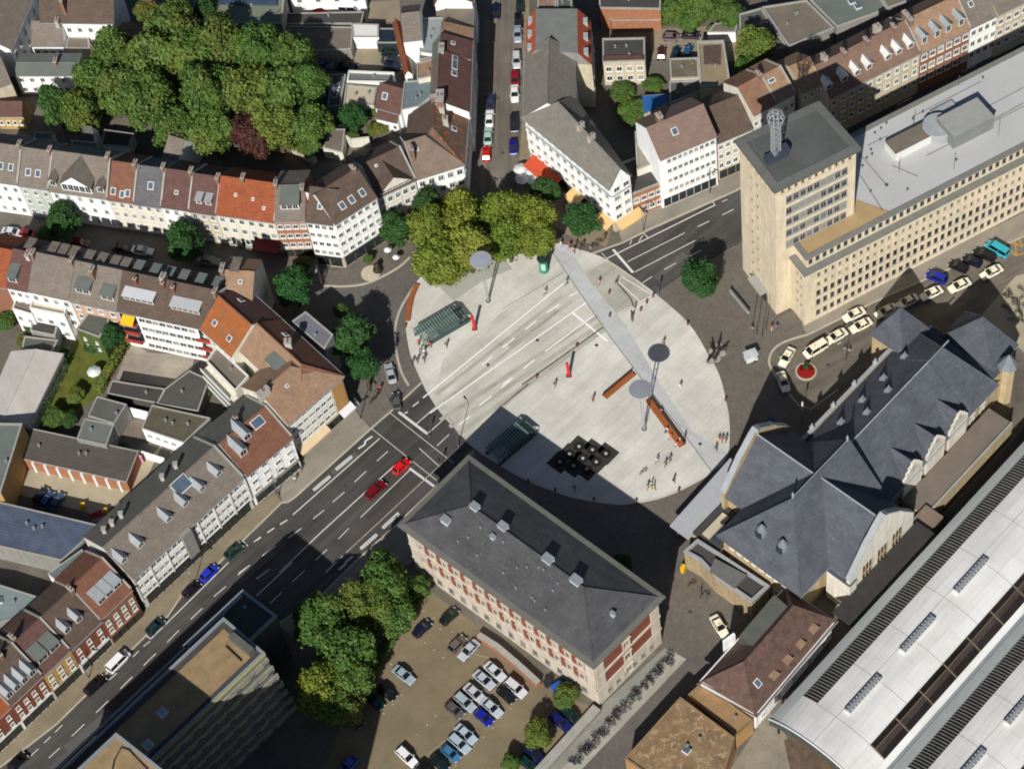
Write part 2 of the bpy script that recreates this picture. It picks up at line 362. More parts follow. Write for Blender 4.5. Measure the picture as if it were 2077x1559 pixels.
def roof_mesh(b, quad, he, hr, mat, rf=.5, in0=0., in1=0., ov=.35, th=.2, gut=True, oe=0.0, ovb=None):
    """quad a,b,c,d counter-clockwise, a->b the front eave. returns Slope front, Slope back"""
    a, bb, c, d = [Vector(p[:2]) for p in quad]
    m0 = a.lerp(d, rf); m1 = bb.lerp(c, rf); L = (m1-m0).length; u = (m1-m0).normalized()
    ra = m0+u*in0; rb = m1-u*in1
    fn = Vector(((bb-a).y, -(bb-a).x)).normalized(); bn = Vector(((d-c).y, -(d-c).x)).normalized()
    rn = (hr-he)
    runf = max(.5, (m0-a).dot(-fn)); runb = max(.5, (m0-d).dot(-bn))
    ovb = ov if ovb is None else ovb
    zf = he-ov*rn/runf; zb = he-ovb*rn/runb
    e0 = ov if in0 > 0 else oe; e1 = ov if in1 > 0 else oe
    A = v3(a+fn*ov-u*e0, zf); B = v3(bb+fn*ov+u*e1, zf); C = v3(c+bn*ovb+u*e1, zb); D = v3(d+bn*ovb-u*e0, zb)
    RA = v3(ra-u*(0 if in0 > 0 else oe), hr); RB = v3(rb+u*(0 if in1 > 0 else oe), hr)
    dn = Vector((0, 0, -th))
    mat, mat2 = mat if isinstance(mat, tuple) else (mat, mat)
    b.face([A, B, RB, RA], mat); b.face([C, D, RA, RB], mat2)
    b.face([A+dn, RA+dn, RB+dn, B+dn], mat); b.face([C+dn, RB+dn, RA+dn, D+dn], mat)
    b.face([A+dn, B+dn, B, A], mat); b.face([C+dn, D+dn, D, C], mat)
    if in0 > 0: b.face([D, A, RA], mat); b.face([D+dn, A+dn, A, D], mat)
    else: b.face([A+dn, A, RA, RA+dn], mat); b.face([RA+dn, RA, D, D+dn], mat)
    if in1 > 0: b.face([B, C, RB], mat); b.face([B+dn, C+dn, C, B], mat)
    else: b.face([B, B+dn, RB+dn, RB], mat); b.face([RB, RB+dn, C+dn, C], mat)
    dr = (RB-RA).normalized()
    if (RB-RA).length > .5: b.tube([RA+Vector((0, 0, .03)), RB+Vector((0, 0, .03))], .13, mat, 5)
    for X0, X1, on in ((A, RA, in0 > 0), (D, RA, in0 > 0), (B, RB, in1 > 0), (C, RB, in1 > 0)):
        if on: b.tube([X0+Vector((0, 0, .03)), X1+Vector((0, 0, .03))], .11, mat, 5)
    if gut: b.tube([A+v3(fn*.08, -.08), B+v3(fn*.08, -.08)], .1, ZINC, 6)
    return Slope(a, bb, ra, rb, he, hr), Slope(c, d, rb, ra, he, hr)
def rect(A, B, depth):
    A = Vector(A[:2]); B = Vector(B[:2]); d = (B-A).normalized(); n = Vector((-d.y, d.x))*depth
    return [A, B, B+n, A+n]
def inset(poly, k):
    n = len(poly); out = []
    for i in range(n):
        p0, p1, p2 = Vector(poly[i-1]), Vector(poly[i]), Vector(poly[(i+1) % n])
        d1 = (p1-p0).normalized(); d2 = (p2-p1).normalized(); n1 = Vector((-d1.y, d1.x)); n2 = Vector((-d2.y, d2.x))
        bs = (n1+n2); bs = bs/max(.35, bs.length_squared/2) if bs.length > .01 else n1
        out.append(p1+bs*k)
    return out
def house(label, quad, he, hr, wm, rm, rf=.5, in0=0., in1=0., win=None, back=None, left=None, right=None, sky=(), bsky=(), dorm=(), bdorm=(),
          chim=(), shop=0, fm=None, cat='house', name='house', group=None, ov=.35, cop=False, oe=0.0, fasc=None, z0=0.0, style='plain', ovb=None, wm2=None, z2=3.3):
    quad = [Vector(p[:2]) for p in quad]; c = sum(quad, Vector((0, 0)))/4
    th = T(name, label, cat, (c.x, c.y, z0), group)
    a, b_, cc, d = quad; m0 = a.lerp(d, rf); m1 = b_.lerp(cc, rf); b = MB()
    e = -.06
    if wm2:
        b.prism(quad, z0, z0+z2, wm2, top=False); b.prism(quad, z0+z2, he+e, wm, top=False)
    else: b.prism(quad, z0, he+e, wm, top=False)
    b.face([v3(p, he+e) for p in quad], wm)
    if hr > he+.05:
        if in0 <= 0: b.face([v3(d, he+e), v3(a, he+e), v3(m0, hr+e-.1)], wm)
        if in1 <= 0: b.face([v3(b_, he+e), v3(cc, he+e), v3(m1, hr+e-.1)], wm)
    b.build('wall', th)
    r = MB(); sf, sb = roof_mesh(r, quad, he, hr, rm, rf, in0, in1, ov, oe=oe, ovb=ovb); ro = r.build('roof', th)
    for A, B, wspec in ((a, b_, win), (cc, d, back), (d, a, left), (b_, cc, right)):
        if wspec:
            n, zs, ww, hh = wspec[:4]; t0, t1 = wspec[4:6] if len(wspec) > 4 else (0., 1.)
            windows(th, A, B, zs, n, ww, hh, fm, t0, t1, style)
    if shop: shopfront(th, a, b_, shop, fascia=fasc)
    for s in sky: skylight(ro, sf, *s)
    for s in bsky: skylight(ro, sb, *s)
    for s in dorm: dormer(ro, sf, *s)
    for s in bdorm: dormer(ro, sb, *s)
    u = (b_-a).normalized(); rot = math.atan2(u.y, u.x)
    for s in chim:
        t, q = s[0], s[1]; p = sf.pt(t, q) if q <= 1 else sb.pt(1-t, 2-q)
        chimney(ro, p, p.z-.8, hr+(s[2] if len(s) > 2 else .9), s[3] if len(s) > 3 else .6, s[4] if len(s) > 4 else 1.5, rot, s[5] if len(s) > 5 else None)
    if cop:
        k = MB()
        for A, Rr, B in ((b_, m1, cc),):
            for X, Y in ((v3(A, he), v3(Rr, hr)), (v3(B, he), v3(Rr, hr))):
                o = u*.17; q4 = [X-v3(o, .15), X+v3(o, -.15), Y+v3(o, -.15), Y-v3(o, .15)]
                k.hexa(q4, [p+Vector((0, 0, .42)) for p in q4], COPE)
        k.build('party_wall', ro)
    th['_k'] = 1; del th['_k']
    th_roof[th.name] = (ro, sf, sb)
    return th
th_roof = {}
def flatb(label, poly, h, wm, rm, par=.4, pw=.3, cop=None, cat='building', name='building', group=None, z0=0.0, vents=0, win=(), fm=None, lights=0, seed=0):
    poly = [Vector(p[:2]) for p in poly]; c = sum(poly, Vector((0, 0)))/len(poly)
    th = T(name, label, cat, (c.x, c.y, z0), group)
    b = MB(); b.prism(poly, z0, h, wm, top=False); b.build('wall', th)
    r = MB(); r.face([v3(p, h-.03) for p in inset(poly, .04)], rm); ro = r.build('roof', th)
    if par > 0:
        k = MB(); ins = inset(poly, pw); n = len(poly); out = inset(poly, -.05); z1 = h+par
        for i in range(n):
            j = (i+1) % n
            k.hexa([v3(out[i], h), v3(out[j], h), v3(ins[j], h), v3(ins[i], h)], [v3(out[i], z1), v3(out[j], z1), v3(ins[j], z1), v3(ins[i], z1)], cop or COPE)
        k.build('parapet', ro)
    rn = random.Random(seed+len(label)); ar_ = abs(sum(poly[i].x*poly[i-1].y-poly[i-1].x*poly[i].y for i in range(len(poly))))/2
    vents = vents or (3 if ar_ > 90 else 1 if ar_ > 25 else 0)
    for i in range(vents):
        wv = [rn.random() for _ in poly]; s_ = sum(wv); p = sum((q*(x/s_) for q, x in zip(poly, wv)), Vector((0, 0)))
        k = MB(); k.lathe(p, [(.22, h), (.18, h+.5), (.3, h+.52), (.3, h+.62)], ZINC, 8); k.build('vent', ro)
    for i in range(lights):
        wv = [rn.random()+.2 for _ in poly]; s_ = sum(wv); p = sum((q*(x/s_) for q, x in zip(poly, wv)), Vector((0, 0)))
        u = poly[1]-poly[0]; k = MB(); ang = math.atan2(u.y, u.x); k.box(p, 1.3, 1.3, h, h+.35, WTRIM, ang); k.box(p, 1.1, 1.1, h+.352, h+.45, GLASSB, ang); k.build('skylight', ro)
    for wsp in win:
        i, n, zs, ww, hh = wsp[:5]; t0, t1 = wsp[5:7] if len(wsp) > 5 else (0., 1.)
        windows(th, poly[i], poly[(i+1) % len(poly)], zs, n, ww, hh, fm, t0, t1)
    th_roof[th.name] = (ro, None, None)
    return th
# ================================================================ THE GROUND
RA_ = R(-43)     # the main road runs at about 43 degrees
G_BASE = M('yard_ground', (112, 106, 96), var=.25, sc=.15)
ASPH = M('tarmac', (82, 79, 76), kind='road', ang=R(-44), var=.1, sc=.3)
ASPH2 = M('worn_tarmac', (122, 114, 104), kind='road', ang=R(90), var=.1, sc=.3)
COBB = M('dark_cobbles', (107, 102, 96), kind='cobble', var=.07, sc=.4)
COBB2 = M('brown_cobbles', (114, 107, 98), kind='cobble', var=.07, sc=.4)
PAVE = M('pavement_slabs', (158, 150, 136), kind='slab', amt=.2, ang=R(-44), var=.1, sc=.3)
PAVE2 = M('tan_pavement', (150, 137, 114), kind='slab', amt=.2, ang=R(-44), var=.14, sc=.25)
PLAZA = M('pale_concrete', (220, 217, 206), kind='slab', amt=1.0, ang=R(-44), var=.06, sc=.12, g=.84)
PLAZD = M('road_concrete', (211, 208, 195), kind='slab', amt=1.2, ang=R(-44), var=.1, sc=.25, g=.84)
PLAZD2 = M('brownish_concrete', (188, 184, 170), kind='slab', amt=1.2, ang=R(-44), var=.1, sc=.25, g=.84)
BAND = M('blue_grey_concrete', (203, 204, 203), kind='slab', amt=.9, ang=R(32), var=.05, sc=.3, g=.84)
PARK = M('parking_dirt', (133, 120, 95), var=.16, sc=.18)
PATHM = M('grey_path', (150, 148, 140), kind='slab', amt=.25, ang=R(-44), var=.08)
PATHL = M('pale_path', (182, 176, 164), kind='slab', amt=.25, ang=R(-44), var=.08)
YARDC = M('yard_concrete', (172, 162, 146), kind='slab', amt=.6, ang=R(10), var=.16, sc=.25)
YARDL = M('light_yard', (178, 168, 142), var=.12, sc=.2)
BALL = M('track_ballast', (110, 92, 76), var=.3, sc=.8)
GRASS = M('lawn_grass', (98, 104, 42), var=.3, sc=.5)
KERB = M('kerb_stone', (190, 182, 162), var=.12)
PAINT = M('road_paint', (226, 224, 218), var=.1, sc=1.5)
PAINTT = M('worn_paint', (176, 166, 148), var=.2, sc=1.5)
PAINTY = M('yellow_paint', (206, 156, 70), var=.15, sc=1.5)
DARKL = M('drain_channel', (92, 90, 86), var=.2)
b = MB(); b.face([(-700, -500, 0), (700, -500, 0), (700, 900, 0), (-700, 900, 0)], G_BASE); structure('ground', b)
_lv = [0]
def sheet(name, mat, z, *px):
    b = MB(); b.face([v3(p, z) for p in reversed(Q(0, *px))], mat)
    if b.f:
        p = [Vector(q) for q in b.v]; ar = sum(p[i].x*p[(i+1) % len(p)].y-p[(i+1) % len(p)].x*p[i].y for i in range(len(p)))
        if ar < 0: b.f[0].reverse()
    return structure(name, b)
def raised(name, mat, z, *px):
    pl = Q(0, *px); ar = sum(pl[i].x*pl[(i+1) % len(pl)].y-pl[(i+1) % len(pl)].x*pl[i].y for i in range(len(pl)))
    if ar < 0: pl.reverse()
    b = MB(); b.prism(pl, -.05, z, mat); return structure(name, b)
def curve(pts, sub=6):
    out = []
    n = len(pts)
    for i in range(n-1):
        p0, p1, p2, p3 = pts[max(i-1, 0)], pts[i], pts[i+1], pts[min(i+2, n-1)]
        for s in range(sub):
            t = s/sub
            out.append(tuple(.5*(2*p1[k]+(p2[k]-p0[k])*t+(2*p0[k]-5*p1[k]+4*p2[k]-p3[k])*t*t+(3*p1[k]-p0[k]-3*p2[k]+p3[k])*t**3) for k in (0, 1)))
    out.append(pts[-1]); return out
def band(b, px, wd, z0, z1, mat):
    pts = Q(0, *px)
    l = []; r = []
    for i, p in enumerate(pts):
        d = (pts[min(i+1, len(pts)-1)]-pts[max(i-1, 0)]).normalized(); n = Vector((-d.y, d.x))*wd/2
        l.append(p+n); r.append(p-n)
    for i in range(len(pts)-1):
        b.hexa([v3(r[i], z0), v3(r[i+1], z0), v3(l[i+1], z0), v3(l[i], z0)], [v3(r[i], z1), v3(r[i+1], z1), v3(l[i+1], z1), v3(l[i], z1)], mat)
NWK = [(-60, 1600), (62, 1509), (116, 1467), (172, 1412), (216, 1366), (270, 1315), (294, 1291), (340, 1250), (369, 1207), (410, 1175), (452, 1134), (494, 1095), (572, 1019)]
NWK2 = [(600, 1007), (753, 869), (798, 830), (855, 776)]
sheet('main_road', ASPH, .006, *NWK, *NWK2, (1000, 650), (1202, 514), (1264, 492), (1306, 471), (1491, 388), (1760, 232), (2120, 60), (2160, 140), (1760, 292), (1491, 500), (1384, 559), (1330, 596),
      (1150, 740), (960, 912), (801, 1066), (728, 1131), (655, 1203), (566, 1262), (300, 1560), (180, 1700), (-60, 1700))
sheet('north_street', ASPH2, .010, (975, 420), (968, 200), (972, -80), (1064, -80), (1060, 230), (1046, 420))
sheet('west_street', COBB, .014, (-60, 440), (0, 455), (213, 472), (338, 490), (480, 508), (570, 540), (640, 582), (704, 580), (780, 555), (850, 470), (1000, 385), (1060, 420), (1130, 495), (1000, 600), (860, 700), (858, 778), (805, 824), (780, 770), (700, 650), (640, 600), (560, 575), (440, 570), (300, 550), (-60, 500))
sheet('forecourt_paving', COBB2, .018, (1330, 596), (1384, 559), (1491, 500), (1560, 620), (1700, 670), (1850, 600), (1900, 640), (1640, 900), (1560, 1000), (1440, 1110), (1500, 1290), (1480, 1330), (1385, 1330), (1345, 1312), (1300, 1250), (1100, 1130), (967, 1010), (940, 920), (1000, 880), (1300, 860))
sheet('taxi_rank', M('taxi_rank_tarmac', (120, 112, 100), var=.12, sc=.3, kind='road', ang=R(-30)), .022, (1590, 760), (1582, 720), (1610, 695), (1640, 678), (1775, 613), (2077, 470), (2120, 450), (2120, 560), (1980, 600), (1860, 690), (1700, 840), (1650, 830))
sheet('side_yard', YARDL, .026, (1990, 640), (2060, 560), (2130, 540), (2130, 760), (2060, 700))
pl = curve([(1124, 492), (1202, 514), (1238, 531), (1280, 559), (1330, 596), (1397, 656), (1436, 718), (1459, 760), (1472, 809), (1479, 848), (1480, 890), (1474, 925), (1441, 960), (1379, 993), (1332, 1010), (1290, 1018), (1246, 1021), (1166, 1008), (1120, 993), (1072, 974), (1025, 948), (983, 922), (946, 893), (897, 841), (868, 799), (858, 780), (838, 735), (829, 705), (823, 661), (827, 620), (845, 572), (880, 540), (950, 500), (1050, 480), (1124, 492)], 4)
PLZ = pl[:-1]
sheet('plaza', PLAZA, .034, *PLZ)
sheet('road_across_plaza', PLAZD, .040, (868, 797), (889, 780), (897, 731), (1020, 632), (1145, 553), (1240, 668), (1223, 672), (1072, 786), (1020, 830), (960, 884), (946, 892), (897, 841))
sheet('crossing_paving', PLAZD2, .040, (1173, 560), (1232, 530), (1280, 561), (1325, 597), (1240, 642))
sheet('grey_apron', M('grey_concrete', (176, 176, 166), var=.08, sc=.3), .040, (868, 560), (920, 610), (975, 572), (1040, 545), (1000, 500), (900, 520))
sheet('walkway_band', BAND, .046, (1120, 508), (1127, 494), (1152, 497), (1202, 578), (1267, 656), (1340, 780), (1402, 874), (1478, 919), (1466, 942), (1444, 957), (1384, 876), (1296, 760), (1236, 680))
sheet('lawn_patch', GRASS, .006, (150, 690), (225, 680), (205, 800), (120, 860), (90, 840))
sheet('parking_lot', PARK, .010, (868, 1195), (960, 1262), (985, 1288), (1100, 1385), (1213, 1440), (1085, 1580), (640, 1620), (700, 1440), (770, 1300))
sheet('cycle_path', PATHM, .014, (1213, 1436), (1352, 1310), (1372, 1326), (1060, 1640), (1010, 1640))
sheet('light_kerb_path', PATHL, .018, (1368, 1322), (1392, 1336), (1180, 1559), (1110, 1640), (1058, 1640), (1290, 1405))
sheet('station_lane', COBB, .012, (1385, 1332), (1480, 1325), (1520, 1400), (1300, 1640), (1100, 1640))
sheet('goods_yard', M('goods_yard_ground', (150, 142, 124), var=.2, sc=.3), .016, (1480, 1560), (1560, 1440), (1600, 1500), (1700, 1570), (1700, 1640), (1440, 1640))
sheet('track_bed', BALL, .018, (1590, 1500), (1640, 1480), (1760, 1600), (1620, 1640))
sheet('concrete_yard', YARDC, .008, (265, 690), (300, 715), (395, 722), (380, 790), (235, 768))
sheet('garage_yard', YARDL, .008, (40, 925), (300, 930), (330, 900), (290, 985), (200, 1045), (30, 1000))
sheet('rear_car_park', M('car_park_tarmac', (150, 138, 116), var=.15, sc=.25), .008, (705, 70), (815, 70), (825, 142), (700, 142))
sheet('rear_car_park', MC['car_park_tarmac'], .008, (740, 5), (810, 0), (812, 45), (740, 45))
sheet('rear_court', MC['car_park_tarmac'], .008, (1320, 60), (1500, 50), (1500, 125), (1320, 120))
sheet('rear_court', M('brown_court', (128, 116, 104), var=.12), .009, (244, 856), (306, 846), (292, 868), (286, 886), (238, 884))
# raised pavements with kerbs
raised('west_pavement', PAVE2, .12, *NWK, (560, 1000), (500, 880), (300, 1000), (-60, 1400))
raised('plaza_pavement', PAVE, .125, (572, 1019), (584, 1018), *NWK2[:2], (730, 845), (700, 800), (560, 930))
raised('corner_pavement', COBB2, .12, (570, 505), (640, 545), (686, 548), (765, 500), (800, 480), (840, 500), (829, 526), (811, 541), (780, 559), (744, 575), (702, 581), (655, 580), (620, 565))
raised('tree_corner', COBB2, .11, (690, 640), (715, 655), (752, 700), (765, 760), (785, 800), (797, 828), (754, 867), (730, 845), (700, 780), (660, 660))
raised('corner_pavement', PAVE, .12, (1262, 490), (1306, 469), (1491, 387), (1560, 350), (1490, 330), (1290, 440), (1255, 470))
raised('bank_pavement', PAVE, .12, (1625, 655), (2120, 410), (2120, 462), (1775, 611), (1637, 680))
raised('street_pavement', PAVE2, .12, (1046, 420), (1060, 230), (1062, -80), (1075, -80), (1072, 240), (1240, 470), (1230, 500), (1180, 490))
raised('south_pavement', PAVE, .12, (962, 914), (801, 1068), (728, 1133), (655, 1205), (566, 1266), (600, 1300), (700, 1200), (830, 1145), (985, 1000))
kb = MB()
band(kb, curve([(655, 580), (702, 581), (744, 575), (780, 559), (811, 541), (832, 522)]), .4, 0, .15, KERB)
band(kb, curve([(845, 574), (819, 614), (806, 645), (801, 679), (805, 718), (814, 754), (829, 782)]), .45, 0, .1, KERB)
band(kb, NWK, .3, .0, .145, KERB); band(kb, [(572, 1019), (584, 1018), *NWK2], .35, .0, .15, KERB)
band(kb, [(1200, 515), (1264, 492), (1306, 471), (1491, 388), (1700, 270)], .35, 0, .15, KERB)
band(kb, [(962, 914), (801, 1067), (728, 1132), (655, 1204), (566, 1264)], .3, 0, .15, KERB)
band(kb, curve([(1589, 790), (1570, 757), (1560, 735), (1567, 712), (1590, 694), (1637, 679)]), .4, 0, .15, KERB)
band(kb, [(1637, 680), (1775, 612), (2120, 461)], .3, 0, .145, KERB)
band(kb, [(1593, 790), (1620, 822), (1645, 830), (1700, 790)], .3, 0, .12, KERB)
band(kb, curve([(945, 893), (983, 922), (1025, 948), (1072, 974), (1120, 993), (1166, 1008), (1246, 1021), (1290, 1018), (1332, 1010), (1379, 993), (1441, 960)]), .45, 0, .075, M('plaza_rim', (206, 202, 192), var=.06))
structure('kerb', kb)
# painted markings and drain lines
mk = MB(); ZP = .055; ZR = .0125
def ln(x0, y0, x1, y1, wd=.16, z=None, mat=None, ox=0, oy=0, k=1):
    a, c = Q(0, (ox+x0/k, oy+y0/k), (ox+x1/k, oy+y1/k)); d = (c-a).normalized(); n = Vector((-d.y, d.x))*wd/2
    _lv[0] += 1; zz = (z if z is not None else ZR)+_lv[0]*2.5e-5
    mk.face([v3(p, zz) for p in (a-n, c-n, c+n, a+n)], mat or PAINT)
def tile(T_, z, rows, wd=.16, mat=None):
    ox, oy, k = T_
    for r_ in rows: ln(*r_[:4], r_[4] if len(r_) > 4 else wd, z, mat, ox, oy, k)
T6 = (520, 380, 3.846); T7 = (1020, 380, 3.846); T8 = (1500, 380, 3.6); T9 = (0, 760, 3.846); T10 = (520, 760, 3.846); T11 = (1020, 760, 3.846); T13 = (0, 1140, 3.71); T14 = (520, 1140, 3.71); T12 = (1500, 760, 3.6); T15 = (1000, 1140, 3.71); T16 = (1500, 1140, 3.6); T5 = (0, 380, 3.846); T3 = (1020, 0, 3.846); T4 = (1500, 0, 3.6); T2 = (520, 0, 3.846); T1 = (0, 0, 3.846)
PAINTW = M('bright_road_paint', (238, 238, 234), var=.04, sc=1.5, g=1.0)
ln(858, 807, 1145, 573, .26, ZP, PAINTW); ln(872, 838, 1189, 614, .24, ZP, PAINTW)
tile(T7, ZP, [(330, 1280, 710, 1000), (540, 975, 815, 1200, .4), (0, 1250, 90, 1175), (175, 1110, 262, 1040), (345, 978, 440, 915), (520, 850, 582, 818), (160, 1412, 248, 1345), (0, 1535, 78, 1485), (900, 735, 1075, 895, .14), (930, 700, 1180, 850, .14)], .24, PAINTW)
tile(T6, ZP, [(1760, 1390, 1840, 1320), (1920, 1250, 2010, 1180)], .24, PAINTW)
tile(T10, ZP, [(1740, 240, 1835, 165), (1580, 390, 1668, 322), (1910, 100, 1985, 40)], .24, PAINTW)
tile(T7, ZP, [(150, 1540, 780, 1092, .3), (0, 950, 480, 660, .1)], mat=DARKL); ln(1020, 822, 1072, 778, .3, ZP, DARKL); ln(946, 890, 1020, 823, .2, ZP, PAINTT)
ln(1119, 510, 1236, 681, .12, .06, DARKL); ln(1236, 681, 1296, 761, .12, .06, DARKL); ln(1296, 761, 1384, 876, .12, .06, DARKL); ln(1384, 876, 1444, 957, .12, .06, DARKL)
tile(T7, ZP, [(905, 760, 1000, 870, .3), (1000, 870, 1020, 930, .3)], mat=DARKL); tile(T7, ZP, [(1180, 850, 870, 1010, .14)], mat=PAINTT)
tile(T7, ZR, [(860, 485, 1015, 665, .5), (972, 580, 1420, 355), (1030, 660, 1500, 415), (1258, 642, 1350, 590), (1450, 540, 1547, 490), (1090, 745, 1165, 695), (1520, 307, 1612, 263), (1710, 216, 1800, 172), (1710, 112, 1752, 94), (812, 555, 1655, 138, .22), (1655, 138, 1628, 105), (770, 510, 900, 660, .12), (990, 445, 1005, 412), (1060, 425, 1090, 375), (1135, 395, 1095, 355)])
tile(T7, ZR, [(1190, 835, 1400, 692), (1672, 545, 1810, 462)], .22, PAINTT)
for i in range(4): ln(1560+i*130, 345-i*66, 1590+i*130, 330-i*66, .14)
tile(T10, ZR, [(285, 1090, 962, 495, .2), (940, 672, 1026, 595), (765, 836, 857, 750), (595, 992, 687, 913), (442, 1122, 528, 1055), (248, 1272, 352, 1195), (45, 1412, 152, 1332), (1135, 655, 500, 1232, .2), (500, 1232, 180, 1539, .2), (1200, 738, 812, 1112), (722, 1195, 640, 1278), (552, 1360, 458, 1446), (1195, 728, 1385, 868, .45),
    (895, 415, 1405, 822, .12), (1040, 295, 1540, 690, .12), (1110, 290, 1335, 460, .5), (1270, 572, 1452, 735, .14), (242, 1130, 185, 1166, .25), (140, 1193, 85, 1230, .25), (37, 1265, 0, 1290, .25), (1250, 382, 1420, 232, .18), (1340, 455, 1475, 335, .18), (1410, 552, 1503, 465), (1220, 247, 1266, 210, .25), (1155, 303, 1182, 288, .25), (1300, 178, 1345, 145, .2)])
def busbox(x0, y0, x1, y1, T_):      # ladder-like box marking
    for s in (-1, 1):
        ln(x0+s*6, y0+s*8, x1+s*6, y1+s*8, .14, ZR, None, *T_)
    for i in range(9):
        t = i/8; x = x0+(x1-x0)*t; y = y0+(y1-y0)*t; ln(x-7, y-9, x+7, y+9, .3, ZR, None, *T_)
busbox(450, 895, 570, 795, T10); busbox(625, 735, 740, 640, T10); busbox(990, 1190, 1105, 1082, T10); busbox(818, 1352, 935, 1248, T10)
for T_, z in ((T10, [(795, 575), (845, 545), (850, 515), (905, 480)]), (T10, [(640, 1520), (690, 1480), (700, 1455), (755, 1412)])):
    for a, c in zip(z, z[1:]): ln(*a, *c, .35, ZR, None, *T_)
tile(T10, ZR, [(540, 1535, 1170, 950), (1170, 950, 1640, 510)], .2, PAINTT)
tile(T13, ZR, [(1880, 20, 1790, 95), (1700, 180, 1610, 257), (1522, 345, 1435, 427), (1347, 510, 1258, 600), (1172, 685, 1080, 775), (996, 860, 905, 950), (815, 1040, 722, 1130), (635, 1215, 540, 1307), (450, 1395, 368, 1470), (1130, 592, 1080, 632), (1046, 665, 1000, 710), (880, 832, 820, 885), (470, 1222, 415, 1276), (382, 1310, 332, 1357), (290, 1400, 235, 1452), (1135, 575, 1092, 548), (1135, 575, 1720, 0, .2), (2030, 52, 1930, 122)])
tile(T9, ZR, [(2035, 1262, 1980, 1302, .2), (2077, 1388, 2045, 1410), (1950, 1482, 1862, 1545), (1890, 1290, 1935, 1335, .15)])
tile(T14, ZR, [(100, 52, 2, 125), (362, 62, 270, 147), (190, 225, 100, 310), (270, 0, 0, 252, .2), (600, 0, 520, 78)])
tile(T8, .03, [(1890, 380, 2070, 430, .25), (1890, 380, 2020, 500, .25), (2070, 430, 2010, 330, .25), (2020, 500, 2077, 480, .25), (2010, 330, 2020, 500, .2)], mat=PAINTY)
tile(T14, .016, [(1640, 690, 1760, 720), (1560, 1200, 1800, 960), (1180, 1530, 1420, 1340)], .12, PAINTT)
WORN = M('tyre_worn_concrete', (190, 185, 171), kind='slab', amt=1.2, ang=R(-44), var=.12, sc=.4, g=.84)
for x0, y0, x1, y1, w_ in ((893, 852, 1214, 640, .9), (912, 866, 1222, 655, .9), (930, 880, 1226, 668, 1.0), (885, 800, 1140, 600, .7), (900, 815, 1160, 610, .7), (1030, 700, 1130, 628, 1.4)): ln(x0, y0, x1, y1, w_, .0425, WORN)
structure('lane_markings', mk)
dot = MB(); rr = random.Random(3)     # pale wheel-stop studs of the parking lot
for x, y in ((1260, 365), (1335, 415), (1130, 500), (1475, 520), (1270, 605), (1338, 660), (1410, 715), (1015, 765), (1095, 995), (1030, 1065), (958, 1135), (890, 1200), (1350, 1150), (1285, 1220), (1215, 1292), (1145, 1362), (1640, 1380), (1710, 1310), (1780, 1240), (1845, 1168), (1915, 1097), (1500, 1525), (1385, 500)):
    p = P(520+x/3.71, 1140+y/3.71); dot.lathe(p, [(.17, 0), (.17, .05), (.1, .09)], PAINTT, 8)
structure('parking_studs', dot)

pm = MB(); MH = M('manhole_iron', (74, 72, 70), var=.2); PT = M('tarmac_patch', (70, 68, 66), var=.12, sc=.8); PT2 = M('pale_tarmac_patch', (98, 95, 90), var=.12, sc=.8)
for x, y in ((640, 1040), (700, 985), (560, 1100), (470, 1210), (420, 1265), (250, 1420), (830, 930), (1330, 520), (1400, 500), (990, 740), (1090, 690), (1210, 700), (1010, 200), (1020, 310), (740, 640), (760, 600), (1400, 1240), (1680, 740), (1420, 900)):
    p = P(x, y); pm.lathe(p, [(.34, .001), (.34, .056)], MH, 14)
for x, y, l, w_, m in ((610, 1075, 7, 1.6, PT), (520, 1150, 9, 1.2, PT2), (440, 1240, 5, 2.0, PT), (330, 1345, 8, 1.3, PT), (700, 940, 6, 1.4, PT2), (850, 905, 4, 2.2, PT), (1360, 540, 8, 1.5, PT2), (1420, 470, 7, 1.2, PT), (180, 1480, 10, 1.5, PT2), (770, 1030, 6, 1.0, PT)):
    p = P(x, y); c_, s_ = math.cos(R(43)), math.sin(R(43)); pm.face([(p.x+a*c_-b_*s_, p.y+a*s_+b_*c_, .0088+l*1e-4) for a, b_ in ((-l/2, -w_/2), (l/2, -w_/2), (l/2, w_/2), (-l/2, w_/2))], m)
structure('road_repairs', pm)
# ================================================================ LARGE BUILDINGS
SLATE = M('slate_roof', (94, 98, 106), kind='speck', var=.1, g=.8, c2=(124, 127, 132))
SHEDW = M('pale_shed_roof', (214, 213, 209), rough=.95, spec=.1, var=.03, sc=.1, kind='slab', amt=1.5, ang=R(-47), g=1.0)
SHEDG = M('shed_edge_sheet', (186, 190, 186), g=1.0, rough=.9, spec=.1, var=.05)
RIBG = M('ribbed_skylight_glass', (66, 66, 64), rough=.4, var=.25, sc=.6)
RIBB = M('brown_skylight_glass', (84, 74, 70), rough=.4, var=.2, sc=.4)
WROOF = M('light_grey_membrane', (206, 206, 204), var=.05, sc=.12, g=.74)
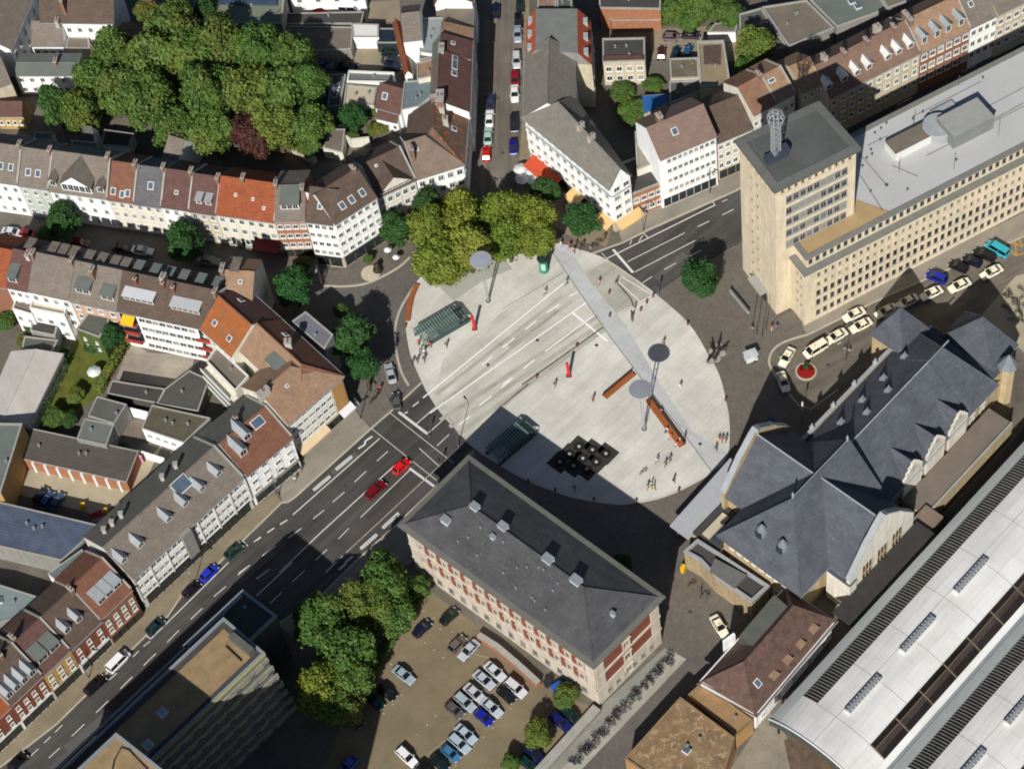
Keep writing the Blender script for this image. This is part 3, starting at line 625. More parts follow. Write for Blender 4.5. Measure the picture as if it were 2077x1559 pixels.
# ---- red brick railway office with hipped slate roof
def brick_office():
    h = 16.6; q = Q(h, (806, 1064), (1204, 1355), (1349, 1209), (950, 922))
    c = sum(q, Vector((0, 0)))/4
    th = T('brick_office', 'long red brick and white stone office with dark hipped slate roof beside the parking lot', 'office building', (c.x, c.y, 0))
    w = inset(q, .9); b = MB()
    ws = M('white_stone', (214, 202, 184), var=.12, kind='wall')
    b.prism(w, 0, 5.2, ws, top=False); b.prism(inset(w, .06), 5.2, h-.5, BRICKR, top=False)
    b.face([v3(p, h-.5) for p in inset(w, .06)], BRICKR); b.build('wall', th)
    o = MB()
    for i in range(4):
        A, B = w[i], w[(i+1) % 4]; L = (B-A).length; d = (B-A)/L; n = Vector((d.y, -d.x))
        for z in (5.15, 9.75): o.bar(A-d*.1+n*.05, B+d*.1+n*.05, .35, z, z+.4, ws)
        for t in (1.1/L, 1-1.1/L):
            p = A.lerp(B, t)+n*.02; o.bar(p-d*1.0, p+d*1.0, .28, 5.56, h-.55, ws)
    o.build('stone_trim', th)
    A, B, C, D = w
    windows(th, A, B, [6.1], 14, 1.5, 2.7, ws, .04, .96, 'stone'); windows(th, A, B, [10.6], 14, 1.5, 2.5, ws, .04, .96, 'stone')
    windows(th, A, B, [1.6], 14, 1.1, 1.7, GREYW, .04, .96, 'plain')
    for z in (1.4, 6.1, 10.6): windows(th, B, C, [z], 1, 1.8, 2.5, ws, .4, .56, 'stone')
    windows(th, B, C, [1.6], 6, .8, 1.2, GREYW, .1, .9)
    e = MB(); out = inset(q, -.1); ins = inset(q, 1.25)
    for i in range(4):
        j = (i+1) % 4
        e.hexa([v3(w[i], h-.8), v3(w[j], h-.8), v3(inset(w, .3)[j], h-.8), v3(inset(w, .3)[i], h-.8)], [v3(out[i], h-.35), v3(out[j], h-.35), v3(ins[j], h-.35), v3(ins[i], h-.35)], WTRIM)
        e.hexa([v3(out[i], h-.345), v3(out[j], h-.345), v3(ins[j], h-.345), v3(ins[i], h-.345)], [v3(out[i], h-.1), v3(out[j], h-.1), v3(ins[j], h+.05), v3(ins[i], h+.05)], M('gutter_sheet', (112, 112, 104), var=.1))
    e.build('cornice', th)
    r = MB(); iq = inset(q, 1.0); sf, sb = roof_mesh(r, iq, h+.1, h+4.6, M('dark_slate', (84, 84, 86), kind='speck', var=.1, g=.82, c2=(112, 112, 112)), .5, 8.6, 8.6, ov=.1, gut=False)
    ro = r.build('roof', th)
    vm = M('white_vent_box', (206, 210, 216), var=.05)
    for x, y, s in ((964, 1031, 1.5), (905, 1058, 1.5), (1021, 1071, 1.6), (1112, 1137, 1.8), (1169, 1180, 1.8), (1000, 1092, .8), (1243, 1248, .7)):
        zz = h+3.2; p = P(x, y, zz); best = 9e9
        for k in range(60):                 # drop the pixel ray onto the roof surface
            zc = h+k*.08; pp = P(x, y, zc).to_2d()
            dn = min(((B2-A2).normalized().x*(pp-A2).y-(B2-A2).normalized().y*(pp-A2).x) for A2, B2 in zip(iq, iq[1:]+iq[:1]))
            zr = h+.1+4.5*min(1, max(0, dn)/8.6)
            if abs(zr-zc) < best: best = abs(zr-zc); p = v3(pp, zr)
        k = MB(); k.box(p, s, s*.75, p.z-.8, p.z+1.0, vm, R(-42)); k.box(p, s+.2, s*.75+.2, p.z+1.002, p.z+1.12, ZINC, R(-42)); k.build('roof_vent', ro)
    rr = random.Random(5)
    for i in range(16):
        p = sf.pt(rr.uniform(.2, .8), rr.uniform(.15, .85)); k = MB(); k.lathe(p, [(.12, p.z-.2), (.12, p.z+.45), (.2, p.z+.47), (.2, p.z+.55)], ZINC, 8); k.build('vent_pipe', ro)
brick_office()
# ---- limestone tower with its long wing
def grenz():
    h = 38.6; q = Q(h, (1491, 284), (1571, 388), (1746, 301), (1661, 206)); c = sum(q, Vector((0, 0)))/4
    th = T('tower_block', 'tall sandstone office tower with flat dark roof carrying a lattice mast', 'tower', (c.x, c.y, 0))
    w = inset(q, .55); b = MB(); b.prism(w, 0, h-1.0, STONE, top=True and STONE); b.build('wall', th)
    r = MB(); r.prism(inset(q, -.15), h-.6, h, M('tower_roof_edge', (100, 102, 98), var=.08), top=False)
    r.face([v3(p, h-.04) for p in inset(q, 1.4)], M('tower_roof_felt', (92, 95, 92), var=.14, sc=.2)); r.face([v3(p, h-.6) for p in reversed(inset(q, -.15))], GREYW)
    o_, i_ = inset(q, -.14), inset(q, 1.4)
    for i in range(4):
        j = (i+1) % 4; r.hexa([v3(o_[i], h-.5), v3(o_[j], h-.5), v3(i_[j], h-.5), v3(i_[i], h-.5)], [v3(o_[i], h+.02), v3(o_[j], h+.02), v3(i_[j], h+.14), v3(i_[i], h+.14)], M('roof_edge_sheet', (108, 110, 106), var=.1))
    ro = r.build('roof', th)
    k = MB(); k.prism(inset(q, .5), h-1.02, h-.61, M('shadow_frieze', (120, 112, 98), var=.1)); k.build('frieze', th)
    A, B, C, D = w
    zs = [19.5+3.25*i for i in range(5)]
    windows(th, B, C, zs, 9, 1.35, 2.1, COPE, .12, .9); windows(th, B, C, [36.0], 11, .8, 1.25, BEIGE, .04, .96)
    for t0 in (.34, .5):
        for k_ in range(11): windows(th, A, B, [3.2+3.2*k_], 1, .8, 1.35, BEIGE, t0-.05, t0+.05)
    windows(th, A, B, [36.0], 7, .8, 1.25, BEIGE, .05, .95)
    dd = MB(); d = (B-A).normalized(); n = Vector((d.y, -d.x)); p = A.lerp(B, .57)
    dd.bar(p-d*1.9+n*.1, p+d*1.9+n*.1, .24, 0, 3.6, GLASS); dd.bar(p-d*2.3+n*.9, p+d*2.3+n*.9, 1.8, 3.61, 3.95, COPE); dd.build('entrance', th)
    # mast: square lattice with a cage on top, on a blue plinth
    mz = M('mast_plinth', (60, 70, 86), var=.1); base = P(1574, 320, h)
    k = MB(); k.box(base, 4.2, 1.6, h, h+1.2, mz, R(28)); k.box(base+Vector((1.2, .4, 0)), 2.2, 1.5, h+1.201, h+2.2, mz, R(28)); k.build('mast_plinth', ro)
    m = MB(); LT = M('mast_white', (164, 166, 170), var=.06); z0, z1 = h+1.5, h+10.0; s = .85
    cs = [Vector((base.x+s*math.cos(R(28+45+90*i)), base.y+s*math.sin(R(28+45+90*i)), 0)) for i in range(4)]
    N = 12
    for i in range(4):
        a, e = cs[i], cs[(i+1) % 4]; m.tube([v3(a, z0), v3(a, z1)], .09, LT, 5)
        for j in range(N):
            za = z0+(z1-z0)*j/N; zb = z0+(z1-z0)*(j+1)/N
            m.tube([v3(a, za), v3(e, za)], .045, LT, 4); m.tube([v3(a, za), v3(e, zb)] if j % 2 else [v3(e, za), v3(a, zb)], .045, LT, 4)
    m.build('lattice_mast', ro)
    g = MB()
    for i in range(10):
        t = 2*math.pi*i/10; g.tube([(base.x+rd*math.cos(t), base.y+rd*math.sin(t), zz) for rd, zz in ((.9, z1-1.0), (1.3, z1), (1.5, z1+1.0), (1.2, z1+2.0), (.4, z1+2.6))], .09, LT, 4)
    for rd, zz in ((1.3, z1), (1.5, z1+1.0), (1.2, z1+2.0), (.4, z1+2.6)):
        g.tube([(base.x+rd*math.cos(2*math.pi*i/16), base.y+rd*math.sin(2*math.pi*i/16), zz) for i in range(17)], .08, LT, 4)
    g.build('mast_cage', ro)
    # long wing
    hw = 19.3; f0, f1 = Q(hw, (1633, 537), (2077, 307)); d = (f1-f0).normalized(); f1 = f0+d*72; n = Vector((-d.y, d.x)); dp = (P(1747, 257, hw).to_2d()-f0).dot(n)
    q = [f0, f1, f1+n*dp, f0+n*dp]; c = sum(q, Vector((0, 0)))/4
    th = T('office_wing', 'long sandstone office wing with small windows and wide light grey roof beside the tower', 'office building', (c.x, c.y, 0))
    b = MB(); b.prism(q, 0, hw-3.4, STONE, top=STONE); q2 = inset(q, 1.1); b.prism(q2, hw-3.4, hw, STONE, top=STONE); b.build('wall', th)
    k = MB()
    oo, ii = inset(q, -.3), inset(q, .9)
    for i in range(4):
        j = (i+1) % 4; k.hexa([v3(oo[i], hw-3.38), v3(oo[j], hw-3.38), v3(ii[j], hw-3.38), v3(ii[i], hw-3.38)], [v3(oo[i], hw-2.95), v3(oo[j], hw-2.95), v3(ii[j], hw-2.95), v3(ii[i], hw-2.95)], M('grey_cornice', (128, 128, 122), var=.1))
    oo, ii = inset(q2, -.5), inset(q2, .5)
    for i in range(4):
        j = (i+1) % 4; k.hexa([v3(oo[i], hw), v3(oo[j], hw), v3(ii[j], hw), v3(ii[i], hw)], [v3(oo[i], hw+.35), v3(oo[j], hw+.35), v3(ii[j], hw+.35), v3(ii[i], hw+.35)], MC['grey_cornice'])
    k.build('cornice', th)
    r = MB(); r.face([v3(p, hw+.12) for p in inset(q2, .3)], WROOF); ro = r.build('roof', th)
    t_ = MB(); s0, s1 = f0+n*1.6+d*1.6, f0+n*1.6+d*19.5; s2 = f0+n*8.6+d*15; s3 = f0+n*12.5+d*14.5; s4 = f0+n*10+d*1.6
    t_.prism([s0, s1, s2, s3, s4], hw+.1, hw+.2, M('tan_terrace', (178, 152, 112), var=.08, sc=.3)); t_.build('terrace', ro)
    A, B = q[0], q[1]
    rows = [(13.4, 1.7), (10.6, 1.6), (7.7, 1.7), (4.8, 1.7), (1.6, 1.5)]
    for z, hh in rows[:2]: windows(th, A, B, [z], 44, .8, hh-.1, BEIGE, .03, .97)
    far = MB()      # the rest of the window rows of this facade: one mesh past the hundred
    nn = Vector((d.y, -d.x)); L = 72
    for z, hh in rows[2:]:
        for i in range(44):
            p = A+d*(L*(.03+.94*(i+.5)/44)); e = nn*.02; a, c2 = p-d*.42+e, p+d*.42+e
            far.face([v3(a, z), v3(c2, z), v3(c2, z+hh), v3(a, z+hh)], GLASS)
            for u in (-.47, .47): far.bar(p+d*u+nn*.03, p+d*(u+.02)+nn*.03, .2, z, z+hh, BEIGE)
            far.bar(p-d*.55+nn*.06, p+d*.55+nn*.06, .28, z-.12, z, COPE); far.bar(p-d*.46+nn*.03, p+d*.46+nn*.03, .16, z+hh, z+hh+.1, BEIGE)
    A2, B2 = q2[0], q2[1]
    for i in range(46):
        p = A2.lerp(B2, (i+.5)/46); a, c2 = p-d*.4+nn*.02, p+d*.4+nn*.02; z = hw-2.2
        far.face([v3(a, z), v3(c2, z), v3(c2, z+1.3), v3(a, z+1.3)], GLASS); far.bar(p-d*.5+nn*.05, p+d*.5+nn*.05, .2, z-.1, z, COPE)
    fo = far.build('window_rows', th); fo['kind'] = 'stuff'
    windows(th, q[3], q[0], [4.8, 7.7, 10.6, 13.4], 2, .7, 1.4, BEIGE, .86, .98)
    # machine rooms on the light roof
    e = R(math.degrees(math.atan2(d.y, d.x)))
    def at(x, y): return P(x, y, hw+1)
    m = MB(); m.box(at(1853, 284), 10.5, 3.6, hw+.1, hw+2.2, WTRIM, e, FELTB); m.build('roof_box', ro)
    m = MB(); p = at(1903, 262); m.lathe(p, [(3.0, hw+.1), (3.0, hw+2.2), (2.9, hw+2.3)], LEAD, 24); m.build('round_lift_house', ro)
    m = MB(); m.box(at(1957, 256), 9.0, 5.6, hw+.1, hw+3.6, M('machine_room', (132, 136, 134), var=.08), e, M('machine_roof', (160, 160, 156), var=.08)); m.build('machine_room', ro)
    m = MB(); m.box(at(1915, 222), 5.0, 2.4, hw+.1, hw+.9, LEAD, e); m.build('roof_duct', ro)
    for x0, y0, x1, y1 in ((1990, 218, 2077, 172), (2010, 240, 2077, 203), (1810, 330, 1862, 352), (1745, 308, 1800, 372), (1850, 232, 1990, 160), (1760, 290, 1800, 270), (1880, 310, 2077, 210), (1790, 420, 1745, 350)): m = MB(); m.bar(at(x0, y0), at(x1, y1), .18, hw+.12, hw+.2, M('roof_seam', (140, 142, 146))); m.build('roof_joint', ro)
    rr = random.Random(8)
    for i in range(26):
        p = f0+d*rr.uniform(18, 66)+n*rr.uniform(3, dp-2); m = MB(); m.lathe(p, [(.14, hw+.1), (.14, hw+.4), (.22, hw+.42), (.22, hw+.5)], STEEL, 8); m.build('roof_vent', ro)
    for x, y in ((1823, 345), (1935, 338), (2026, 270), (1853, 250), (1945, 170)):
        p = at(x, y); m = MB(); m.tube([v3(p, hw), v3(p, hw+3.4)], .06, STEEL, 4); m.build('aerial', ro)
    # low porch between tower and wing
    m = MB(); p0 = P(1600, 652); m.box(p0, 4, 3.5, 0, .35, COBB2, R(28)); m.build('porch_step', th)
grenz()
# ---- railway station, in its own frame: u along the tracks, v towards them
_th = R(47); _u = Vector((math.cos(_th), math.sin(_th))); _v = Vector((math.sin(_th), -math.cos(_th))); _o = P(1608, 1010, 20).to_2d()
def S(u, v): return _o+_u*u+_v*v
def SQ(u0, u1, v0, v1): return [S(u0, v1), S(u1, v1), S(u1, v0), S(u0, v0)]     # ccw, first edge towards the tracks
def station():
    c = S(8, 0)
    th = T('railway_station', 'old sandstone railway station with steep blue grey slate roofs, gables and finials', 'railway station', (c.x, c.y, 0))
    b = MB()
    b.prism(SQ(-8.6, 15, -8.4, 8.6), 0, 10, SANDST); b.prism(SQ(-1.6, 14.6, -13.2, -8.3), 0, 10.02, SANDST); b.prism(SQ(-.6, 14.2, 8.5, 13.6), 0, 10.02, SANDST)
    b.prism(SQ(14.9, 46, -9.3, 8.2), 0, 9, SANDST); b.build('wall', th)
    r = MB()
    # central hip (ridge along u), SW hip end
    roof_mesh(r, SQ(-9.2, 15.2, -9.0, 9.2), 10, 20.2, SLATE, .5, 9.2, 0, ov=.35, gut=True)
    # cross wings
    def cross(v_in, v_out, uc, hw, he, hr):
        pts = [S(uc-hw, v_out), S(uc+hw, v_out), S(uc+hw, v_in), S(uc-hw, v_in)]
        if v_out < v_in: pts = [S(uc+hw, v_out), S(uc-hw, v_out), S(uc-hw, v_in), S(uc+hw, v_in)]
        a, bb, c_, d = pts; ra, rb = a.lerp(bb, .5), d.lerp(c_, .5)
        for A, B, RB, RA in ((a, d, rb, ra), (bb, c_, rb, ra)):
            o = (A-ra).normalized()*.4
            t = [v3(A+o, he-.4*(hr-he)/hw), v3(B+o, he-.4*(hr-he)/hw), v3(RB, hr), v3(RA, hr)]
            r.hexa([p-Vector((0, 0, .25)) for p in t], t, SLATE)
        r.tube([v3(ra, hr+.05), v3(rb, hr+.05)], .14, LEAD, 6)
    cross(-.5, -13.0, 6.4, 8.6, 10, 19.2); cross(.5, 13.4, 6.6, 8.2, 10, 19.2)
    # nave
    roof_mesh(r, SQ(15.3, 38.2, -9.9, 8.8), 9, 17, SLATE, .5, 0, 0, ov=.3, gut=True)
    r.tube([v3(S(0, 0), 20.2), v3(S(14.8, 0), 20.2)], .16, LEAD, 6); r.tube([v3(S(15.4, -.5), 17.05), v3(S(44, -.5), 17.05)], .14, LEAD, 6)
    roof_mesh(r, SQ(38.25, 46.5, -9.9, 8.8), 9, 17.2, SLATE, .5, 0, 4.5, ov=.3)
    ro = r.build('roof', th)
    rr = random.Random(2)
    pal = M('dormer_lead', (128, 134, 140), rough=.6, var=.1)
    # pointed vent dormers on the plaza slope, and swept dormers on the hip end
    for uu, q in ((21, .4), (27, .4), (33, .4), (39, .4), (24, .75), (30, .75)):
        v = -9.9+9.4*q; z = 9+8*q; p = S(uu, v); k = MB()
        k.lathe(p, [(.85, z-.4), (.8, z+.3), (.12, z+1.5), (.05, z+2.0)], pal, 4); k.build('vent_dormer', ro)
    for vv in (-2.2, 2.4):
        p = S(-5.6, vv); k = MB(); k.lathe(p, [(1.05, 12.6), (1.05, 14.4), (.7, 15.2), (.1, 16.2)], pal, 10); k.box(S(-6.5, vv), .5, 1.2, 13, 14.6, GLASS, _th); k.build('round_dormer', ro)
    for uu, vv, z in ((0, 0, 20.2), (14.7, 0, 20.2), (6.4, -13, 19.2), (6.6, 13.4, 19.2)):
        k = MB(); k.lathe(S(uu, vv), [(.22, z), (.1, z+.5), (.25, z+.9), (.04, z+1.8)], LEAD, 8); k.build('finial', ro)
    # track-side gable front with stone scrolls
    def gable(uc, hw, v, vd, z0, z1, top, mat, cap, win=True):
        g = MB(); N = 16; prof = []
        for i in range(N+1):
            t = -1+2*i/N; a = abs(t); z = z1+(top-z1)*max(0, 1-a**1.25) if a < .93 else z1
            if .42 < a < .56: z += .35
            prof.append((uc+hw*t, z))
        for (u0, za), (u1, zb) in zip(prof, prof[1:]):
            qd = [S(u0, v-vd), S(u0, v+vd), S(u1, v+vd), S(u1, v-vd)]
            if vd < 0: pass
            z_ = [za, za, zb, zb]
            g.hexa([v3(p, z0) for p in qd], [v3(p, z) for p, z in zip(qd, z_)], mat)
            qd = [S(u0, v-abs(vd)-.22), S(u0, v+abs(vd)+.22), S(u1, v+abs(vd)+.22), S(u1, v-abs(vd)-.22)]
            g.hexa([v3(p, z+.003) for p, z in zip(qd, z_)], [v3(p, z+.3) for p, z in zip(qd, z_)], cap)
        return g.build('gable', th)
    WS = M('bleached_stone', (236, 229, 214), var=.1, kind='wall')
    gable(6.6, 8.8, 13.9, .35, 0, 10.5, 21.2, WS, LEAD); gable(6.4, 9.0, -13.6, .35, 0, 10.5, 20.6, SANDST, LEAD)
    fs = MB()
    for uu in (2.5, 6.6, 10.7):
        A = S(uu-1.3, 14.27); B = S(uu+1.3, 14.27); fs.face([v3(A, 3), v3(B, 3), v3(B, 10.5), v3(A, 10.5)], GLASS)
        for k in range(4): p = A.lerp(B, k/3); fs.bar(p-_u*.09, p+_u*.09, .2, 2.9, 10.6, SANDST)
        for z in (5.5, 8): fs.bar(A, B, .16, z, z+.2, SANDST)
    fs.build('hall_window', th)
    # stepped small gables with paired little roofs along the track side of the nave
    for uu in (22, 28.5, 35.0):
        g = MB(); zt = 13.4
        for s_, hgt in ((-2.6, 10.4), (-1.9, 11.6), (-1.2, 12.6), (-.5, 13.5)):
            qd = [S(uu+s_, 9.1), S(uu-s_, 9.1), S(uu-s_, 8.7), S(uu+s_, 8.7)]; g.prism([Vector(p) for p in qd], 0 if s_ < -2.5 else hgt-1.6, hgt, WS)
        g.build('stepped_gable', th)
        k = MB(); a, bb = S(uu-2.4, 8.7), S(uu+2.4, 8.7); ap = S(uu, 8.7); back = S(uu, 8.7-5.6)
        for X in (a, bb): k.face([v3(X, 10.2), v3(ap, 13.4), v3(back, 13.2)] if X is bb else [v3(ap, 13.4), v3(X, 10.2), v3(back, 13.2)], SLATE)
        k.build('dormer_roof', ro)
    windows(th, S(18, 8.22), S(45, 8.22), [2.2, 5.6], 9, 1.3, 2.0, WTRIM)
    windows(th, S(-8.6, -8.4), S(-8.6, 8.6), [6.9], 9, .9, 1.7, WTRIM, .06, .94); windows(th, S(-8.6, -8.4), S(-8.6, 8.6), [2.2], 9, .9, 1.7, WTRIM, .06, .94)
    # forecourt cornice with urns
    pr = MB(); pr.bar(S(15, -10.2), S(46, -10.2), .5, 8.5, 9.6, SANDST); pr.bar(S(15, -10.2), S(46, -10.2), .7, 9.6, 9.75, LEAD)
    pr.build('parapet', th)
    for uu in (18, 24, 30, 36, 42):
        k = MB(); k.lathe(S(uu, -10.3), [(.35, 9.7), (.55, 10.2), (.3, 10.7), (.1, 11.4)], LEAD, 8); k.build('urn', th)
    # pavilions at the far end
    for (u0, u1, v0, v1, he, hr) in ((40.5, 47.5, -14.5, -7.8, 11, 17.5), (48.5, 55, -4.5, 6.5, 10, 17)):
        k = MB(); qq = SQ(u0, u1, v0, v1); k.prism(qq, 0, he, SANDST); k.build('pavilion', th)
        k = MB(); roof_mesh(k, qq, he, hr, SLATE, .5, (u1-u0)/2-.1, (u1-u0)/2-.1, ov=.4); k.build('pavilion_roof', th)
    k = MB(); k.prism(SQ(46.4, 49, -8, 8), 0, 9.5, SANDST, top=SLATE); k.build('link_wall', th)
    # roof turret far end
    k = MB(); p = S(50, 8.5); k.lathe(p, [(1.5, 0), (1.5, 11)], SANDST, 8); k.lathe(p, [(1.9, 11), (.1, 14)], pal, 8); k.build('turret', th)
    # entrance canopy towards the square
    k = MB(); k.hexa([v3(p, 4.1) for p in (S(-11, -18.9), S(-11, -14.6), S(6.5, -14.6), S(6.5, -19.7))][::1], [v3(p, 4.5) for p in (S(-11, -18.9), S(-11, -14.6), S(6.5, -14.6), S(6.5, -19.7))], M('canopy_sheet', (186, 188, 192), var=.05, g=.8), bottom=True)
    k.build('canopy', th)
    k = MB()
    for uu in (-10, -5, 0, 5): k.tube([v3(S(uu, -18), 0), v3(S(uu, -18), 4.1)], .15, STEEL, 8)
    k.build('canopy_columns', th)
    k = MB(); k.prism(SQ(-10, -2, -14.5, -8.5), 0, 5.2, SANDST, top=FELTD); k.build('entrance_block', th)
    k = MB(); k.bar(S(-9, -12.2), S(-3.5, -12.2), 1.6, 5.2, 5.7, BEIGE); k.bar(S(-9, -10.2), S(-3.5, -10.2), 1.4, 5.2, 5.9, M('canopy_blue', (60, 72, 90))); k.build('roof_plant', th)
    # side hall canopy, dark blue glass
    k = MB(); k.hexa([v3(p, 5) for p in (S(13, -19.5), S(13, -15), S(17.5, -15), S(17.5, -19.5))], [v3(p, 5.4) for p in (S(13, -19.5), S(13, -15), S(17.5, -15), S(17.5, -19.5))], M('blue_glass_roof', (66, 82, 112), rough=.2, var=.05)); k.tube([v3(S(17.2, -19.2), 0), v3(S(17.2, -19.2), 5)], .15, STEEL); k.build('glass_porch', th)
    # low stone annex on the south-west side, curved parapet
    bb = [S(-19.5, -1.2), S(-17.5, -.2), S(-10, -.2), S(-9.3, -6), S(-9.3, -12.6), S(-14, -13.4), S(-17, -8)][::1]
    an = [P(*p, 5.5).to_2d() for p in ((1388, 1120), (1420, 1138), (1450, 1170), (1500, 1205), (1525, 1222), (1560, 1190), (1450, 1118), (1415, 1096))]
    k = MB(); k.prism(an, 0, 5.5, M('weathered_sandstone', (178, 160, 126), var=.2, sc=1.2, kind='wall'), top=FELTD); k.build('annex', th)
    k = MB(); ii = inset(an, .45); oo = inset(an, -.08)
    for i in range(len(an)):
        j = (i+1) % len(an); k.hexa([v3(oo[i], 5.5), v3(oo[j], 5.5), v3(ii[j], 5.5), v3(ii[i], 5.5)], [v3(oo[i], 6.1), v3(oo[j], 6.1), v3(ii[j], 6.1), v3(ii[i], 6.1)], LEAD)
    k.build('annex_parapet', th)
    k = MB(); a = [P(*p, 5.8).to_2d() for p in ((1450, 1136), (1515, 1170), (1490, 1195), (1440, 1160))]; k.prism(a, 5.4, 6.6, FELT, top=M('annex_roof_grey', (112, 112, 110), var=.1)); k.build('annex_lantern', th)
    k = MB(); k.prism(SQ(-7, 16.3, 14.4, 18.9), 6.1, 6.5, M('platform_canopy_felt', (62, 60, 58), var=.15)); k.build('platform_canopy', th)
    # single-storey service strip on the track side
    k = MB(); k.prism(SQ(19, 44, 9.3, 14.5), 0, 4.6, SANDST, top=FELTB); k.bar(S(19, 14.4), S(44, 14.4), .4, 4.6, 5.0, COPE); k.build('service_wing', th)
    k = MB(); k.prism(SQ(16.5, 20.5, 13.2, 17), 0, 5.4, FELTB, top=M('plant_roof', (140, 122, 108), kind='rib', amt=.6, ang=R(-47))); k.prism(SQ(14.8, 16.4, 12.6, 17), 0, 5.0, COPE); k.build('plant_room', th)
    k = MB(); a = S(-1.4, 14.5); k.prism(SQ(-2.6, -.7, 9.6, 14.6), 0, 9.3, WS, top=SLATE); k.build('corner_block', th)
station()
# ---- train shed: parallel barrel roofs
def shed(idx, v0, u0, u1, label, sky_us):
    Wd = 20.6; c = S((u0+u1)/2, v0+Wd/2); th = T('train_shed', label, 'train shed', (c.x, c.y, 0), 'parallel barrel roofed train sheds')
    prof = []; N = 20; he, hr = 8.4, 11.4
    for i in range(N+1):
        t = -1+2*i/N; prof.append((v0+.25+(Wd-.5)*(i/N), he+(hr-he)*(1-abs(t)**2.3)))
    r = MB()
    def strip(a, e, ua, ub, mat, dz=0.0):
        for (va, za), (vb, zb) in zip(prof[a:e], prof[a+1:e+1]):
            q = [v3(S(ua, va), za+dz), v3(S(ua, vb), zb+dz), v3(S(ub, vb), zb+dz), v3(S(ub, va), za+dz)]
            r.hexa([p-Vector((0, 0, .18)) for p in q], q, mat)
    strip(0, 2, u0, u1, SHEDG); strip(2, 5, u0, u0+6.4, SHEDW); strip(5, 16, u0, u1, SHEDW); strip(16, 19, u0, u0+6.2, SHEDW); strip(19, 20, u0, u1, SHEDW)
    ro = r.build('roof', th)
    k = MB(); n = int((u1-u0-6.4)/.62)
    for (va, za), (vb, zb) in zip(prof[2:5], prof[3:6]):
        q = [v3(S(u0+6.4, va), za-.05), v3(S(u0+6.4, vb), zb-.05), v3(S(u1, vb), zb-.05), v3(S(u1, va), za-.05)]; k.face(q[::-1], RIBG)
        k.face(q, RIBG)
    for i in range(n):
        uu = u0+6.4+i*.62
        for (va, za), (vb, zb) in zip(prof[2:5], prof[3:6]):
            q = [v3(S(uu, va), za-.05), v3(S(uu, vb), zb-.05), v3(S(uu+.13, vb), zb-.05), v3(S(uu+.13, va), za-.05)]; k.hexa(q, [p+Vector((0, 0, .2)) for p in q], M('glazing_bar', (122, 120, 114)))
    k.build('ribbed_glazing', ro)
    k = MB()
    for (va, za), (vb, zb) in zip(prof[16:19], prof[17:20]):
        q = [v3(S(u0+6.2, va), za-.04), v3(S(u0+6.2, vb), zb-.04), v3(S(u1, vb), zb-.04), v3(S(u1, va), za-.04)]; k.face(q[::-1], RIBB); k.face(q, RIBB)
    for i in range(int((u1-u0)/6.4)):
        uu = u0+6.2+6.4*i
        for (va, za), (vb, zb) in zip(prof[16:19], prof[17:20]):
            q = [v3(S(uu, va), za-.04), v3(S(uu, vb), zb-.04), v3(S(uu+.25, vb), zb-.04), v3(S(uu+.25, va), za-.04)]; k.hexa(q, [p+Vector((0, 0, .12)) for p in q], M('glazing_frame', (120, 104, 84)))
    q0 = prof[17]; k.bar(S(u0+6.2, q0[0]), S(u1, q0[0]), .14, q0[1]-.1, q0[1]+.1, MC['glazing_frame']); k.build('brown_glazing', ro)
    for i in range(int((u1-u0)/9.6)):
        k = MB(); uu = u0+6.2+9.6*i
        for (va, za), (vb, zb) in zip(prof[5:16], prof[6:17]):
            q = [v3(S(uu, va), za-.05), v3(S(uu, vb), zb-.05), v3(S(uu+.1, vb), zb-.05), v3(S(uu+.1, va), za-.05)]; k.hexa(q, [p+Vector((0, 0, .085)) for p in q], M('shed_seam', (176, 176, 172)))
        k.build('sheet_seam', ro)
    k = MB(); q0 = prof[9]; k.bar(S(u0, q0[0]), S(u1, q0[0]), .1, q0[1]-.1, q0[1]+.03, MC['shed_seam']); k.build('ridge_seam', ro)
    for uu in sky_us:
        k = MB(); vc = v0+Wd/2; k.box(S(uu, vc), 8.4, 1.2, hr-.2, hr+.8, WTRIM, _th); k.box(S(uu, vc), 8.0, .5, hr+.801, hr+.95, ZINC, _th)
        for i in range(11):
            for sg in (-1, 1): k.box(S(uu-3.75+i*.75, vc+sg*.44), .55, .22, hr+.801, hr+.87, STEEL, _th)
        k.build('ridge_vent', ro)
    g = MB(); gm = M('gable_ribs', (128, 138, 130), kind='rib', amt=1.2, ang=R(-47)); pts = [v3(S(u0+.1, v), z-.2) for v, z in prof]
    for p0, p1 in zip(pts, pts[1:]):
        g.face([p0, p1, Vector((p1.x, p1.y, p1.z-2.4)), Vector((p0.x, p0.y, p0.z-2.4))], gm)
        g.face([Vector((p0.x, p0.y, p0.z-2.4)), Vector((p1.x, p1.y, p1.z-2.4)), p1, p0], gm)
    g.build('gable_screen', th)
    tr = MB(); tr.tube([v3(S(u0-.05, v), z+.05) for v, z in prof], .16, WTRIM, 6); tr.build('edge_trim', ro)
    k = MB()
    for uu in range(int(u0)+2, int(u1), 8):
        for vv in (v0+.6, v0+Wd-.6): k.tube([v3(S(uu, vv), 0), v3(S(uu, vv), he-.1)], .2, DSTEEL, 6)
    k.build('columns', th)
    k = MB(); k.bar(S(u0, v0+Wd-.05), S(u1, v0+Wd-.05), .9, he-.35, he-.15, ZINC); k.build('valley_gutter', ro)
shed(0, 19.2, -30, 110, 'pale grey barrel roof of the train shed next to the station, with ribbed glazing strip', (-18, -3.5, 11, 38))
shed(1, 40.0, -29, 110, 'second pale grey train shed roof farther from the station, cut by the photo corner', (-17.5, -3, 11.5))
shed(2, 61.0, -29, 110, 'third train shed roof at the extreme bottom right corner', (-17.5, -3))
